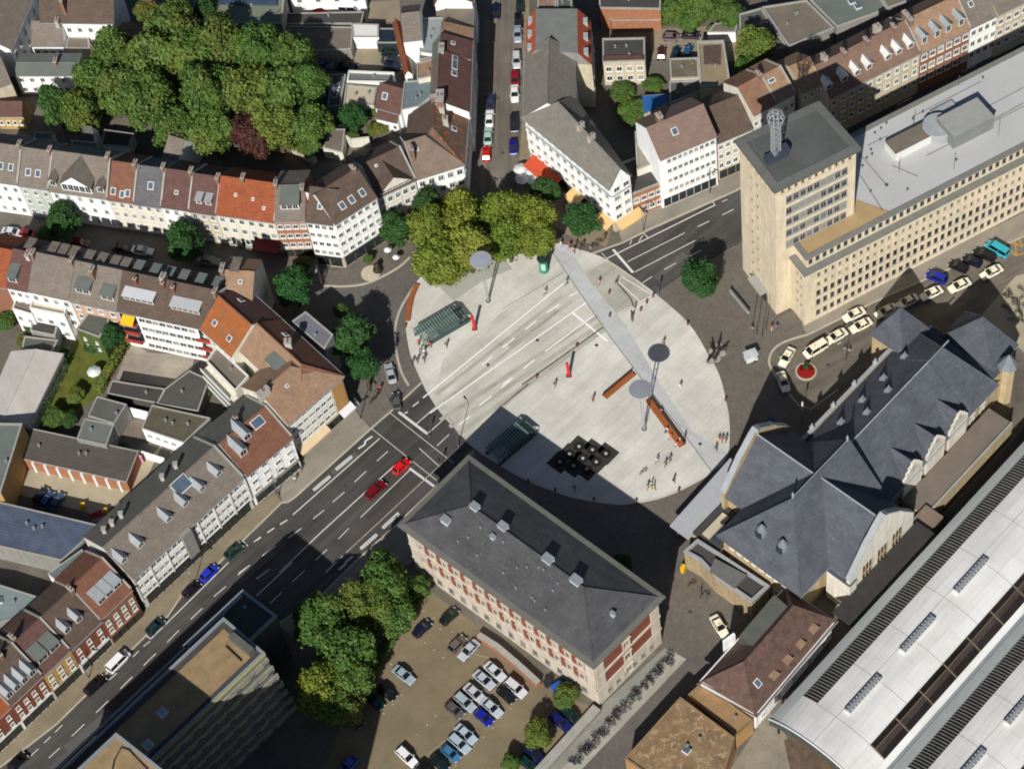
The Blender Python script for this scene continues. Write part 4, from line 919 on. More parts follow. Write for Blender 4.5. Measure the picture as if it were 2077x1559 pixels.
b = MB(); b.bar(P(1846, 1140, 1)+Vector((2, 0, 0)), P(2090, 870, 1)+Vector((2, 0, 0)), 5, 0, 1.0, FELTD); structure('platform', b)
# ---- office block at lower left
LAM = M('facade_lamella', (150, 147, 138), var=.15, kind='wall'); YEL = M('yellow_edge', (176, 170, 96), var=.1)
def office_block():
    h = 24.0; q = Q(h, (240, 1437), (384, 1467), (536, 1322), (453, 1252))
    f0, f1 = Q(h, (453, 1252), (536, 1323)); d = (f1-f0).normalized(); n = Vector((d.y, -d.x))*-1
    back = Vector((-d.y, d.x)); 
    if (P(240, 1437, h).to_2d()-f0).dot(back) < 0: back = -back
    L = (f1-f0).length; dp = 46
    q = [f0, f0+back*dp, f1+back*dp, f1]
    c = sum(q, Vector((0, 0)))/4
    th = T('office_block', 'dark office block with tan gravel roof and stepped balcony bands beside the main road', 'office building', (c.x, c.y, 0))
    b = MB(); b.prism(q, 0, h-.6, DARKW, top=DARKW); b.build('wall', th)
    r = MB(); r.face([v3(p, h-.55) for p in inset(q, 1.2)], GRAVEL); ro = r.build('roof', th)
    k = MB(); oo, ii, mm = inset(q, -.1), inset(q, .35), inset(q, 1.3)
    for i in range(4):
        j = (i+1) % 4; k.hexa([v3(oo[i], h-.6), v3(oo[j], h-.6), v3(ii[j], h-.6), v3(ii[i], h-.6)], [v3(oo[i], h), v3(oo[j], h), v3(ii[j], h), v3(ii[i], h)], ZINC)
        k.hexa([v3(ii[i], h-.6), v3(ii[j], h-.6), v3(mm[j], h-.6), v3(mm[i], h-.6)], [v3(ii[i], h-.4), v3(ii[j], h-.4), v3(mm[j], h-.4), v3(mm[i], h-.4)], FELTD)
    k.build('parapet', ro)
    k = MB(); p = P(482, 1305, h); k.bar(P(470, 1290, h), P(512, 1324, h), 1.2, h-.6, h+.9, FELT); k.build('roof_duct', ro)
    k = MB(); k.bar(P(457, 1308, h), P(489, 1338, h), .12, h-.5, h-.2, DSTEEL); k.build('roof_pipe', ro)
    # banded balconies on the yard side
    e0, e1 = q[2], q[3]      # edge facing the yard (south-east)
    dd = (e1-e0).normalized(); nn = Vector((dd.y, -dd.x)); LL = (e1-e0).length
    zf = h-2.4; s = 0
    k = MB(); k.bar(e0+nn*.12, e1+nn*.12, .2, 0, h-.62, M('facade_infill', (132, 124, 110), var=.2, sc=.9, kind='wall')); k.build('facade', th)
    DASH = M('yellow_dashes', (200, 196, 84), kind='dash', c2=(60, 58, 50), amt=.098, ang=-math.atan2(dd.y, dd.x), var=.08)
    while zf > 1:
        a = e0; b_ = e1+dd*(.3*s)
        k = MB(); k.bar(a+nn*.42, b_+nn*.42, .34, zf, zf+1.05, LAM); k.build('parapet_band', th)
        k = MB(); k.bar(a+nn*.36, b_+nn*.36, .36, zf-.34, zf-.003, DASH); k.build('yellow_rail', th)
        k = MB(); k.bar(a+nn*.25, b_+nn*.25, .05, zf-1.5, zf-.5, PANES[3]); k.build('window_band', th)
        zf -= 3.3; s += 1
    k = MB(); k.bar(e0+nn*.1, e1+nn*.1, .3, h-.55, h-.2, YEL); k.build('yellow_edge', th)
    # lower wing to the north-east
    h2 = 15.5; g0, g1 = Q(h2, (493, 1198), (562, 1250)); w_ = [g0, g0+back*14, g1+back*14, g1]
    c2 = sum(w_, Vector((0, 0)))/4
    t2 = flatb('lower dark roofed wing in front of the tan roofed office block, lying in its shadow', w_, h2, DARKW, FELTD, .5, .4, ZINC, name='office_wing', cat='office building')
    # tall third block, mostly outside the frame
    h3 = 38.0; t0, t1 = Q(h3, (237, 1488), (570, 1752)); w3 = [t0, t0+back*24, t1+back*24, t1]
    t3 = flatb('tallest office block with tan gravel roof, cut by the bottom edge of the photo', w3, h3, DARKW, GRAVEL, .5, .4, ZINC, name='office_tower', cat='office building')
    k = MB(); k.tube([P(228, 1560, h3+.1), P(232, 1540, h3+.1), P(246, 1515, h3+.1), P(262, 1520, h3+.1), P(300, 1560, h3+.1)], .14, DSTEEL, 5); k.build('roof_cable', th_roof[t3.name][0])
    # sky domes on the shaded end of the main roof
    for x, y in ((329, 1443), (300, 1509)):
        k = MB(); p = P(x, y, h); k.box(p, 1.5, 1.5, h-.6, h+.1, WTRIM, math.atan2(d.y, d.x)); k.box(p, 1.2, 1.2, h+.102, h+.3, LEAD, math.atan2(d.y, d.x)); k.build('roof_dome', ro)
    # road-side ledge strip
    k = MB(); a0, a1 = Q(16, (490, 1205), (110, 1562)); k.bar(a0, a1, .5, 15.4, 16, ZINC); k.build('ledge', th)
office_block()
# ================================================================ HOUSES
def pxrow(A, B, h, x):
    t = (x-A[0])/(B[0]-A[0]); return P(x, A[1]+(B[1]-A[1])*t, h).to_2d()
def row(A, B, h, depth, x0, specs, group=None):
    out = []
    for x1, he, hr, wm, rm, label, kw in specs:
        a, b = pxrow(A, B, h, x0), pxrow(A, B, h, x1); d = (b-a).normalized()*.02
        kw = dict(kw); dp = kw.pop('depth', depth); off = kw.pop('off', 0)
        n = Vector((-d.y, d.x)).normalized()*off
        out.append(house(label, rect(a+d+n, b-d+n, dp), he, hr, wm, rm, group=group, **kw)); x0 = x1
    return out
def wing(th, quad, he, hr, wm, rm, rf=.5, in0=0., in1=0., ov=.35, win=None, fm=None, sky=(), dorm=(), wm2=None, z2=3.3, shop=0, fasc=None):
    b = MB(); e = -.06; quad = [Vector(p[:2]) for p in quad]; a, b_, cc, d = quad; m0, m1 = a.lerp(d, rf), b_.lerp(cc, rf)
    if wm2: b.prism(quad, 0, z2, wm2, top=False); b.prism(quad, z2, he+e, wm)
    else: b.prism(quad, 0, he+e, wm)
    if in0 <= 0: b.face([v3(d, he+e), v3(a, he+e), v3(m0, hr+e-.1)], wm)
    if in1 <= 0: b.face([v3(b_, he+e), v3(cc, he+e), v3(m1, hr+e-.1)], wm)
    b.build('wall', th); r = MB(); sf, sb = roof_mesh(r, quad, he, hr, rm, rf, in0, in1, ov); ro = r.build('roof', th)
    if win: windows(th, a, b_, win[1], win[0], win[2], win[3], fm, *(win[4:6] if len(win) > 4 else (0, 1)))
    if shop: shopfront(th, a, b_, shop, fascia=fasc)
    for s in sky: skylight(ro, sf, *s)
    for s in dorm: dormer(ro, sf, *s)
    return ro, sf, sb
G1 = 'terraced houses along the west street'
CL = ((.97, 1.02, .8), (.03, 1.05, .7))
AA, AB = (-45, 361), (554, 446)
w3 = [1.0, 4.4, 7.5]
row(AA, AB, 10.5, 11.4, -45, [
    (36, 10.7, 15.2, WHITE, T_GRY, 'white terraced house at the left edge with grey brown roof and two skylights', dict(win=(4, w3, 1.0, 1.6), sky=[(.55, .4), (.8, .4)], cop=True, chim=[(.97, 1.02)])),
    (98, 10.5, 15.0, MINT, T_GRY, 'pale grey green terraced house with two white framed skylights in its roof', dict(win=(3, w3, 1.0, 1.6), sky=[(.3, .35, .9, 1.2), (.62, .35, .9, 1.2)], cop=True, chim=[(.95, .98)])),
    (216, 10.2, 15.3, WHITE, T_GRY, 'wide white house with a big central roof gable on the west street', dict(win=(5, w3, 1.0, 1.6), dorm=[(.5, .03, 6.4, 2.1, 'gable', T_GRY, T_GRY, WHITE), (.08, .1, 1.5, 1.6, 'gable', T_GRY, T_GRY), (.9, .1, 1.5, 1.6, 'gable', T_GRY, T_GRY)], cop=True, chim=[(.97, 1.02)])),
    (270, 10.0, 14.6, CREAM, T_RED, 'cream terraced house with rust brown roof right of the big white gable', dict(win=(3, w3, 1.0, 1.6), sky=[(.2, .2), (.55, .15), (.75, .2)], cop=True, chim=[(.95, .95)])),
    (325, 9.8, 14.4, CREAM, T_SLT, 'cream terraced house with dark slate roof and one bright skylight', dict(win=(3, w3, 1.0, 1.8), sky=[(.55, .5, 1.0, 1.3)], cop=True, chim=[(.96, 1.0)])),
    (382, 10.1, 14.5, WHITE, T_MAR, 'white terraced house with purple brown roof behind the street tree', dict(win=(3, w3, 1.0, 1.6), sky=[(.5, .4, .5, .6)], cop=True, chim=[(.96, .98)])),
    (437, 9.9, 14.2, BEIGE, T_MAR, 'beige terraced house with brown roof and two small grey dormers', dict(win=(3, w3, 1.1, 1.8), dorm=[(.35, .2, 1.2, 1.2, 'flat', LEAD), (.7, .2, 1.2, 1.2, 'flat', LEAD)], cop=True, chim=[(.96, .9)])),
    (556, 10.2, 14.6, CREAM, T_ORG, 'cream house with wide bright orange tiled roof beside the brick house', dict(win=(6, w3, 1.2, 1.7), shop=5, sky=[(.3, .55, .3, .4), (.6, .5, .3, .4), (.8, .3, .3, .4)], cop=True, chim=[(.4, 1.0), (.97, 1.0)])),
], G1)
a, b_ = pxrow(AA, AB, 10.5, 437), pxrow(AA, AB, 10.5, 556); awning(bpy.data.objects[[n_ for n_ in th_roof][7]], a, b_, .56, .99, 3.6, 2.6, M('maroon_awning', (116, 46, 44), var=.06))
th = house('narrow brick house with grey box dormer between orange roof and white corner house', rect(P(557, 447, 12).to_2d(), P(619, 445, 12).to_2d(), 12), 12, 15.2, BRICKP, T_GRY, win=(4, [3.4, 6.3, 9.2], 1.2, 1.4), dorm=[(.52, .3, 3.6, 1.7, 'flat', FELTG, LEAD)], shop=3, fasc=BEIGE, chim=[(.06, 1.0), (.95, .8)], group=G1)
# white corner house, then the two pale houses up to the north street
qa = rect(*Q(14.4, (620, 446), (676, 453)), 10.5)
th = house('white five storey corner house with brown hipped roof facing the square', rect(*Q(14.4, (677, 453), (763, 397)), 10.5), 14.4, 18.2, WHITE, T_DRK, win=(6, [3.9, 6.6, 9.3, 12.0], 1.15, 1.4), sky=[(.33, .3, .9, 1.3), (.55, .3, .9, 1.3), (.8, .3, .9, 1.3)], wm2=BEIGE, shop=4, fasc=DSTEEL, chim=[(.9, 1.0)])
wing(th, qa, 14.35, 18.1, WHITE, T_DRK, win=(4, [3.9, 6.6, 9.3, 12.0], 1.15, 1.4), wm2=BEIGE, shop=2, fasc=DSTEEL, sky=[(.45, .45, .7, .9)])
house('cream house with triangular front pediment next to the white corner house', rect(*Q(10.5, (765, 399), (842, 362)), 11), 10.5, 14.6, CREAM, T_DRK, win=(5, [1.2, 4.3, 7.4], 1.2, 1.8), dorm=[(.48, .0, 6.6, .7, 'gable', T_DRK, T_DRK, CREAM)], sky=[(.3, .8, .3, .3)], cop=True, fm=WTRIM)
th = house('white corner house whose brown roof has many orange replaced tiles, at the north street', rect(*Q(10.5, (844, 361), (939, 331)), 11.5), 10.5, 15.0, WHITE, (T_PA2, T_DRK), in1=5.5, win=(5, [1.0, 4.2, 7.4], 1.3, 1.8), chim=[(.1, .55)], sky=[(.3, .75, .8, .9)])
ro, sf, sb = wing(th, rect(*Q(10.5, (939, 331), (947, 228)), 11.5), 10.48, 15.05, WHITE, (T_PAT, T_DRK), in0=5.5, win=(6, [4.2, 7.4], 1.2, 1.8))
skylight(ro, sf, .5, .35, .8, 1); chimney(ro, sf.pt(.45, .6), 12, 15.2, 1, 1, 0, CHIMW); chimney(ro, sf.pt(.7, .75), 13, 15.6, 1, 1, 0, CHIMW); chimney(ro, sf.pt(.97, .9), 14, 16.2, 3, .7, .2, CHIMN)
# west side of the north street
G2 = 'houses along the west side of the north street'
def nst(y0, y1, he, hr, wm, rm, label, x0=951, x1=951, dp=7.6, rf=.75, **kw):
    return house(label, rect(*Q(he, (x0, y0), (x1, y1)), dp), he, hr, wm, rm, rf=rf, group=G2, **kw)
nst(226, 122, 12.5, 16.4, WHITE, (T_MAR, T_GRY), 'house with plain dark brown roof and skylight strip on the north street', 950, 954, sky=[(.75, .5, 1, 1), (.83, .5, 1, 1), (.92, .5, 1, 1), (.62, .5, 1, 1)], chim=[(.02, .9, .9, 3)], win=(7, [4, 7, 10], 1.1, 1.8))
nst(121, 82, 12.8, 15.6, CREAM, (T_MAR, FELTG), 'narrow house with brown roof and white chimney row on the north street', 954, 956, sky=[(.6, .6, .6, .6)], chim=[(.04, .95, .8, 2.5, 1, CHIMW)], win=(3, [4, 7, 10], 1.1, 1.8))
nst(81, 56, 11.8, 14.2, WHITE, (T_TAN, LEAD), 'small house with two small pitched roofs, third from the orange patched corner', 955, 956, win=(2, [4, 7], 1.1, 1.8))
nst(54, 6, 10.5, 11.0, BEIGE, FELTB, 'house with flat tan roof on the north street', 956, 957, dp=7, win=(4, [4, 7], 1.1, 1.6))
nst(4, -40, 12.5, 16, WHITE, T_RED, 'house with red brown roof at the top of the north street', 957, 958)
for px, h, wm, rm, lab, vn in (
    ([(853, 105), (853, 40), (897, 38), (898, 76), (890, 110)], 11, WHITE, M('pale_lead_roof', (150, 158, 160), var=.08), 'rear wing with pale grey metal roof behind the north street', 2),
    ([(852, 122), (856, 84), (896, 76), (898, 112)], 10, CREAM, FELT, 'rear wing with plain dark grey felt roof beside the white gable wall', 0),
    ([(816, 222), (822, 168), (886, 162), (888, 185), (850, 215)], 9, WHITE, M('blue_grey_roof', (112, 126, 130), var=.08), 'blue grey flat roofed rear building below the white gable wall', 2),
    ([(848, 160), (848, 130), (890, 118), (890, 152)], 10.5, CREAM, T_TAN, 'rear extension with brown terrace roof and rail behind the north street', 1)):
    flatb(lab, Q(h, *px), h, wm, rm, .3, .2, vents=vn, name='rear_wing', cat='rear building')
house('tall white gable wall building with brown roof behind the north street', rect(*Q(13.5, (818, 84), (856, 80)), 9.5), 13.5, 16.5, WHITE, (T_GRY, T_GRY), rf=.5, ov=.1)
house('long narrow house with rust tiled lean roof beside the tall white wall', rect(*Q(9, (836, 150), (811, 44)), 1.5), 9, 10.2, WHITE, (T_ORG, M('rust_tiles', (150, 88, 62), kind='tile', g=.74)), ov=.15)
# yards north of the grove
flatb('large green grey flat roofed hall with dark roof glazing at the top edge', Q(7, (394, 46), (572, 50), (580, -40), (398, -40)), 7, GREYW, M('olive_roof', (124, 130, 112), var=.05), .3, .3, name='hall', cat='hall')
b = MB(); b.prism(Q(7.3, (402, 8), (562, 11), (562, -16), (402, -18)), 7.05, 7.5, M('solar_glass', (70, 86, 104), rough=.25, kind='rib', amt=.5)); b.build('roof_glazing', th_roof['hall'][0])
flatb('long white building with small windows at the top edge behind a red car', Q(6, (585, -12), (737, -16), (737, -60), (585, -60)), 6, WHITE, FELT, .3, name='white_workshop', cat='workshop', win=[(0, 4, [3.2], 1.2, 1.2)])
flatb('low dark brown roofed garage range in front of the white workshop', Q(3, (572, 50), (733, 48), (738, 25), (578, 28)), 3, GREYW, FELTD, .15, .2, name='garage', cat='garage')
flatb('long low grey brown flat roof beside the grove of trees', Q(3.5, (605, 106), (712, 100), (716, 56), (574, 54)), 3.5, GREYW, FELTB, .2, .2, name='workshop', cat='workshop')
flatb('small white walled building at the head of the rear car park', Q(3.5, (716, 76), (768, 76), (768, 50), (712, 48)), 3.5, WHITE, WTRIM, .1, name='outbuilding', cat='outbuilding')
t = flatb('open black framed carport with glazed roof in the rear car park', Q(2.8, (764, 88), (806, 88), (808, 58), (768, 58)), 2.8, DSTEEL, M('carport_glass', (44, 54, 66), kind='rib', amt=.9, rough=.3), .1, name='carport', cat='carport')
flatb('low grey roof with three square skylights right of the grove', Q(3, (664, 218), (690, 215), (702, 150), (672, 152)), 3, GREYW, FELT, .1, name='store', cat='store', lights=3)
flatb('cream flat roof with dark light well beside the maroon gabled house', Q(4, (697, 214), (758, 214), (764, 178), (702, 172)), 4, CREAM, M('pale_felt', (196, 182, 158), var=.06), .2, name='store', cat='store', vents=2)
flatb('dark flat roof behind a long white wall below the rear car park', Q(3.5, (704, 168), (800, 170), (800, 150), (708, 146)), 3.5, WHITE, FELTG, .5, .3, WTRIM, name='outbuilding', cat='outbuilding')
house('small maroon roofed house with skylight in the garden behind the north street', rect(*Q(5.5, (760, 214), (812, 228)), 7), 5.5, 8.6, WHITE, T_MAR, rf=.5, sky=[(.3, .5, .9, 1.2)])
house('little white cottage with small round gable beside the dark garden tree', rect(*Q(4, (762, 236), (806, 246)), 4.5), 4, 5.5, WHITE, T_MAR, win=(3, [1.2], .9, 1.3))
flatb('flat grey garden shed roof under the grove edge', Q(3, (655, 300), (695, 310), (700, 262), (672, 262)), 3, CREAM, FELTB, .1, name='shed', cat='shed')
b = Q(0, (588, 268), (595, 310), (640, 330), (652, 318), (640, 300))
# top left corner
row((20, 100), (66, -10), 9, 10, 20, [(74, 9, 12, WHITE, T_GRY, 'tall house in the top left corner with pale blue shaded side wall', dict(win=(6, [2, 5], 1.0, 1.7), chim=[(.2, 1.0)]))])
house('brown roofed house at the left edge above the small maroon roof', rect(*Q(8, (-30, 185), (22, 165)), 9), 8, 11, BEIGE, T_GRY, chim=[(.6, 1.0)])
house('white two storey house with flat grey roof left of the grove', rect(*Q(6.4, (29, 151), (157, 151)), 5.5), 6.4, 7.0, WHITE, FELTG, win=(6, [.9, 3.9], 1.1, 1.5), chim=[(.64, .95)])
house('white house with brown gabled roof in the yard left of the grove', rect(*Q(4.5, (64, 90), (126, 90)), 7), 4.5, 7.8, WHITE, T_GRY, win=(4, [1.2], 1.1, 1.5), chim=[(.9, .9, .9, .7, 1.5, CHIMW)])
house('long house with wide dark brown roof at the top left', rect(*Q(8, (80, 42), (232, 44)), 8), 8, 12, WHITE, T_DRK, win=(7, [1, 4.5], 1.1, 1.6), chim=[(.35, .4)])
house('small house with dark roof and white side wall hidden in the tree edge', rect(*Q(4, (195, 88), (285, 92)), 6), 4, 5.4, WHITE, T_TAN, win=(4, [1.2], 1, 1.3))
flatb('small flat tan roofed shed beside the white gabled yard house', Q(3, (132, 98), (182, 100), (180, 78), (138, 76)), 3, BEIGE, FELTB, .1, name='shed', cat='shed')
house('little house with maroon roof and yellow wall at the left edge', rect(*Q(4.6, (-10, 233), (45, 233)), 4.5), 4.6, 6.2, OCHRE, T_MAR, win=(4, [1.4], .9, 1.3))
house('white fronted small house at the top edge beside the dark tree', rect(*Q(5, (150, 14), (212, 16)), 6), 5, 7, WHITE, T_MAR, win=(4, [1.4], .9, 1.3))
flatb('white annex with red stripe at the top edge left of the grove', Q(4, (182, 28), (240, 30), (240, 12), (186, 10)), 4, WHITE, LEAD, .2, name='annex', cat='annex')
for px, h, rm, lab in (([(145, 305), (200, 308), (200, 290), (145, 285)], 6, FELTG, 'grey flat rear extension behind the wide white gabled house'), ([(205, 296), (262, 300), (272, 272), (212, 264)], 3, FELTD, 'dark shed roof in deep shade between terrace and grove'),
                       ([(68, 284), (105, 286), (110, 270), (70, 268)], 4, FELTG, 'small grey rear roof in the shade behind the pale green house'), ([(540, 380), (560, 382), (560, 362), (540, 360)], 8, LEAD, 'grey lead covered rear roof behind the orange roof'),
                       ([(300, 365), (332, 370), (336, 338), (304, 334)], 9, FELTB, 'tan rear roof block behind the dark slate terrace roof'), ([(5, 292), (60, 294), (62, 276), (8, 274)], 5, FELTD, 'dark rear extension at the left edge behind the terrace')):
    flatb(lab, Q(h, *px), h, WHITE, rm, .2, name='rear_extension', cat='rear building')
house('white gabled rear house between the terrace and the grove', rect(*Q(7, (328, 320), (360, 330)), 8), 7, 9.5, WHITE, T_GRY, rf=.5)
house('narrow white shed with steep gable in the shade behind the terrace', rect(*Q(4, (165, 285), (190, 288)), 3), 4, 7, WHITE, FELT)
# south side of the west street, seen from behind
G3 = 'terraced houses on the south side of the west street'
BD = (.5, .45, 1.6, 1.4, 'flat', T_GRY, T_GRY)
def bd(*ts, mat=T_GRY): return [(1-t, .35, 1.5, 1.5, 'flat', mat, mat) for t in ts]
ROWB = row((0, 576), (430, 668), 12, 11.6, -50, [
    (12, 11.5, 15.5, BRICK, T_ORG, 'sliver of orange roofed house at the left edge, south side of the street', dict()),
    (57, 12, 16.2, WHITE, T_MAR, 'white rear house with reddish roof and green grey dormer at the left edge', dict(win=(3, [3, 6, 9], 1.1, 1.6), dorm=[(.3, .12, 1.8, 1.8, 'flat', FELTG, LEAD)], chim=[(.8, .9, .6, .8, 1.6, CHIMW)], bdorm=bd(.5))),
    (140, 12.2, 16.6, WHITE, T_GRY, 'house with wide plain grey brown roof and white rear balconies', dict(win=(4, [3, 6, 9], 1.2, 1.8), chim=[(.02, .9), (.96, .95)], bdorm=bd(.3, .55, .8))),
    (236, 11.9, 16.6, PINK, T_GRY, 'pink walled house with two large green grey roof dormers', dict(win=(4, [3, 6, 9], 1.1, 1.5), dorm=[(.28, .22, 3.0, 1.7, 'flat', FELTG, LEAD), (.8, .18, 2.6, 1.6, 'flat', FELTG, LEAD)], chim=[(.45, .72)], bdorm=bd(.15, .42, .7, .92))),
    (332, 12, 16.6, WHITE, T_DRK, 'white four storey rear house with dark roof and wide bright dormer, left of a pair', dict(win=(4, [.8, 3.6, 6.4, 9.2], 1.5, 1.5, .42, 1.), dorm=[(.44, .3, 6.2, 1.3, 'flat', M('bright_zinc', (206, 208, 212), var=.04), T_DRK)], chim=[(.33, .75, .4, .6, .6, BRICKR), (.9, .8, .4, .6, .6, BRICKR), (.85, 1.05, .6, .9, 1.5, CHIMW)], bdorm=bd(.2, .55, .85, mat=FELTG))),
    (430, 12.02, 16.5, WHITE, T_DRK, 'white four storey rear house with dark roof and wide grey dormer, right of a pair', dict(win=(4, [.8, 3.6, 6.4, 9.2], 1.5, 1.5, 0., .62), dorm=[(.42, .3, 5.8, 1.3, 'flat', M('dull_zinc', (186, 188, 190), var=.05), T_DRK)], chim=[(.12, .75, .4, .6, .6, BRICKR), (.97, .9)], bdorm=bd(.15, .5, .85, mat=FELTG))),
], G3)
for th, ta, tb, lab in ((ROWB[4], .02, .38, 0), (ROWB[5], .68, .96, 1)):
    x0, x1 = (236, 332) if lab == 0 else (332, 430); A, B = (0, 576), (430, 668); a, b_ = pxrow(A, B, 12, x0), pxrow(A, B, 12, x1); d = (b_-a).normalized(); n = Vector((d.y, -d.x))
    for z in (3.0, 5.8, 8.6):
        k = MB(); p0, p1 = a.lerp(b_, ta), a.lerp(b_, tb); k.bar(p0+n*.6, p1+n*.6, 1.2, z-.15, z, COPE); k.bar(p0+n*1.18, p1+n*1.18, .08, z, z+1, M('red_balcony', (176, 58, 44), var=.1)); k.bar(p0+n*.03, p1+n*.03, .05, z+.1, z+2.2, GLASS); k.build('balcony', th)
a, b_ = pxrow((0, 576), (430, 668), 12, 236), pxrow((0, 576), (430, 668), 12, 332)
awning(ROWB[4], a, b_, .1, .36, 10.6, 1.7, M('yellow_awning', (240, 186, 30), var=.05))
house('house with tan roof at the street corner, its shaded gable facing the square', rect(*Q(13, (444, 602), (512, 606)), 9), 13, 15.5, CREAM, T_TAN, chim=[(.05, 1.0, .8, .7, 2)], sky=[(.6, .6, .5, .6)], bdorm=bd(.4))
house('house with weathered orange roof slope and maroon far slope, west of the square', rect(*Q(12, (566, 645), (496, 584)), 11.5), 12, 16, CREAM, (T_MAR, T_PAO), bsky=[(.3, .35, .8, .9), (.75, .3, .8, .9)], sky=[(.7, .5, .9, .9)], win=(6, [3, 6, 9], 1.1, 1.6), back=(6, [3, 6, 9], 1.2, 1.6))
th = house('cream corner house with big tan hipped roof and five window rows at the crossing', rect(*Q(12.2, (582, 860), (692, 763)), 12.5), 12.2, 16.2, CREAM, (T_TAN, T_TAN), in1=6.0, win=(7, [3.6, 6.0, 8.4, 10.6], 1.3, 1.3, .02, .78), wm2=DARKW, shop=6, fasc=BEIGE, sky=[(.5, .7, .4, .4)], chim=[(.05, .9, 1.0, 2.4, 1, CHIMW)])
ro, sf, sb = wing(th, rect(*Q(12.2, (693, 761), (567, 646)), 9.5), 12.15, 15.8, CREAM, (T_RED, T_TAN), in0=5, win=(9, [3.6, 6.2, 8.8], 1.1, 1.4))
skylight(ro, sf, .72, .4, .9, .9); chimney(ro, sf.pt(.45, .75), 14, 16.6, 1.2, 1.2, 0, CHIMW); dormer(ro, sb, .5, .25, 3.4, 1.4, 'flat', FELTG, LEAD)
k = MB(); a, b_ = Q(12.2, (582, 860), (692, 763)); d = (b_-a).normalized(); n = Vector((d.y, -d.x)); k.bar(a.lerp(b_, .8)+n*.08, a.lerp(b_, .995)+n*.08, .14, 3.4, 12.0, M('tan_panel', (190, 146, 88), var=.06, kind='wall')); k.build('facade_panel', th)
awning(th, a, b_, .02, .55, 3.4, 1.5, M('cream_awning', (222, 198, 160), var=.05)); awning(th, a, b_, .8, 1.03, 3.4, 1.4, M('white_awning', (228, 230, 232), var=.05))
flatb('grey slate covered pavilion roof beside the corner trees, west of the square', Q(10.5, (592, 652), (658, 708), (676, 679), (620, 632)), 10.5, GREYW, M('pavilion_slate', (120, 120, 128), var=.08), .12, name='pavilion', cat='pavilion')
# north-west row of the main road, seen from the road
G4 = 'houses along the main road'
b8 = dict(fm=WTRIM)
SM = (T_RED, FELT)
th = house('white house with red brown roof and two white dormers right of the long grey block', rect(*Q(11, (497, 962), (591, 884)), 12.8), 11, 14.4, WHITE, SM, win=(4, [3.8, 6.3, 8.8], 1.4, 1.2), shop=5, fasc=GREYW, dorm=[(.2, .38, 1.7, 1.6, 'gable', LEAD, LEAD), (.42, .62, 1.7, 1.6, 'gable', LEAD, LEAD)], cop=True, ov=.5, sky=[(.72, .8, 2.2, 1.6)], chim=[(.5, 1.3, .5, .7, .7, CHIMW)], group=G4)
LONG = house('long four storey grey block with white window grid and six dormers on the road', rect(*Q(11, (268, 1173), (493, 966)), 13.2), 11, 14.6, M('pale_grid_panels', (214, 213, 206), var=.06, kind='wall'), (T_GRY, FELT), group=G4,
    dorm=[(t_, .4, 1.5, 1.05, 'gable', LEAD, LEAD) for t_ in (.04, .19, .44, .59, .74, .89)], sky=[(.66, .85, 3.2, 2.4)], shop=14, fasc=DSTEEL, cop=True, ov=.3)
a, b_ = Q(11, (268, 1173), (493, 966))
windows(LONG, a, b_, [3.6, 6.2, 8.8], 21, 1.2, 1.4, WTRIM, .01, .99)
k = MB(); d = (b_-a).normalized(); n = Vector((d.y, -d.x))
for i in range(8): p = a.lerp(b_, i/7); k.bar(p-d*.15+n*.12, p+d*.15+n*.12, .25, 3.0, 10.7, WTRIM)
for z in (5.45, 8.05, 10.6): k.bar(a+n*.08, b_+n*.08, .12, z, z+.22, WTRIM)
k.build('facade_grid', LONG)
k = MB(); k.bar(a.lerp(b_, .42)+n*.4, a.lerp(b_, .5)+n*.4, .8, 3.2, 11.05, GREYW); k.build('stair_bay', LONG)
ro, sf, sb = th_roof[LONG.name]
for t_ in (.1, .17, .25, .62, .74): chimney(ro, sb.pt(1-t_, .55), 11.5, 14.4, .7, .7, 0, CHIMW, 0)
LA, LB = (19, 1428), (268, 1192)
W2 = [3.6, 6.2]
row(LA, LB, 10, 12, -130, [
    (-52, 9.5, 13.2, BRICKR, T_ORG, 'red brick house with orange roof cut by the lower left edge', dict(win=(4, W2, 1.0, 1.4), cop=True)),
    (19, 9.7, 13.6, BRICKR, T_ORG, 'red rendered house with white ground floor at the lower left edge', dict(win=(3, W2, .9, 1.3), wm2=WHITE, shop=4, cop=True, style='plain')),
    (84, 10.0, 14.4, BRICKR, T_DRK, 'red brick house with four blue grey gabled dormers on the road', dict(win=(4, [3.7, 6.3], .95, 1.35), wm2=WHITE, shop=4, dorm=[(t_, .1, 1.5, 1.6, 'gable', LEAD, LEAD) for t_ in (.14, .38, .62, .86)], cop=True, chim=[(.6, .95)])),
    (140, 9.8, 14.0, OCHRE, T_MAR, 'house with maroon roof, two flat grey dormers and yellow front', dict(win=(3, W2, 1.05, 1.4), wm2=BEIGE, shop=3, dorm=[(.3, .2, 2.2, 1.6, 'flat', FELTG), (.72, .2, 2.2, 1.6, 'flat', FELTG)], cop=True, chim=[(.1, 1.1)])),
    (203, 9.6, 14.0, BRICKR, T_DRK, 'house with dark brown mansard roof and two small dormers above a white shop', dict(win=(3, W2, .9, 1.3), wm2=WHITE, shop=4, fasc=WTRIM, dorm=[(.25, .3, 1.4, 1.4, 'gable', LEAD, LEAD), (.62, .3, 1.4, 1.4, 'gable', LEAD, LEAD)], cop=True, chim=[(.95, .95)])),
    (266, 10.2, 14.4, BRICK, T_RED, 'brown brick house with three grey dormers at the end of the long grey block', dict(win=(4, W2, .95, 1.4), shop=4, fasc=BRICKP, dorm=[(t_, .22, 1.8, 1.5, 'flat', LEAD) for t_ in (.3, .55, .8)], cop=True)),
], G4)
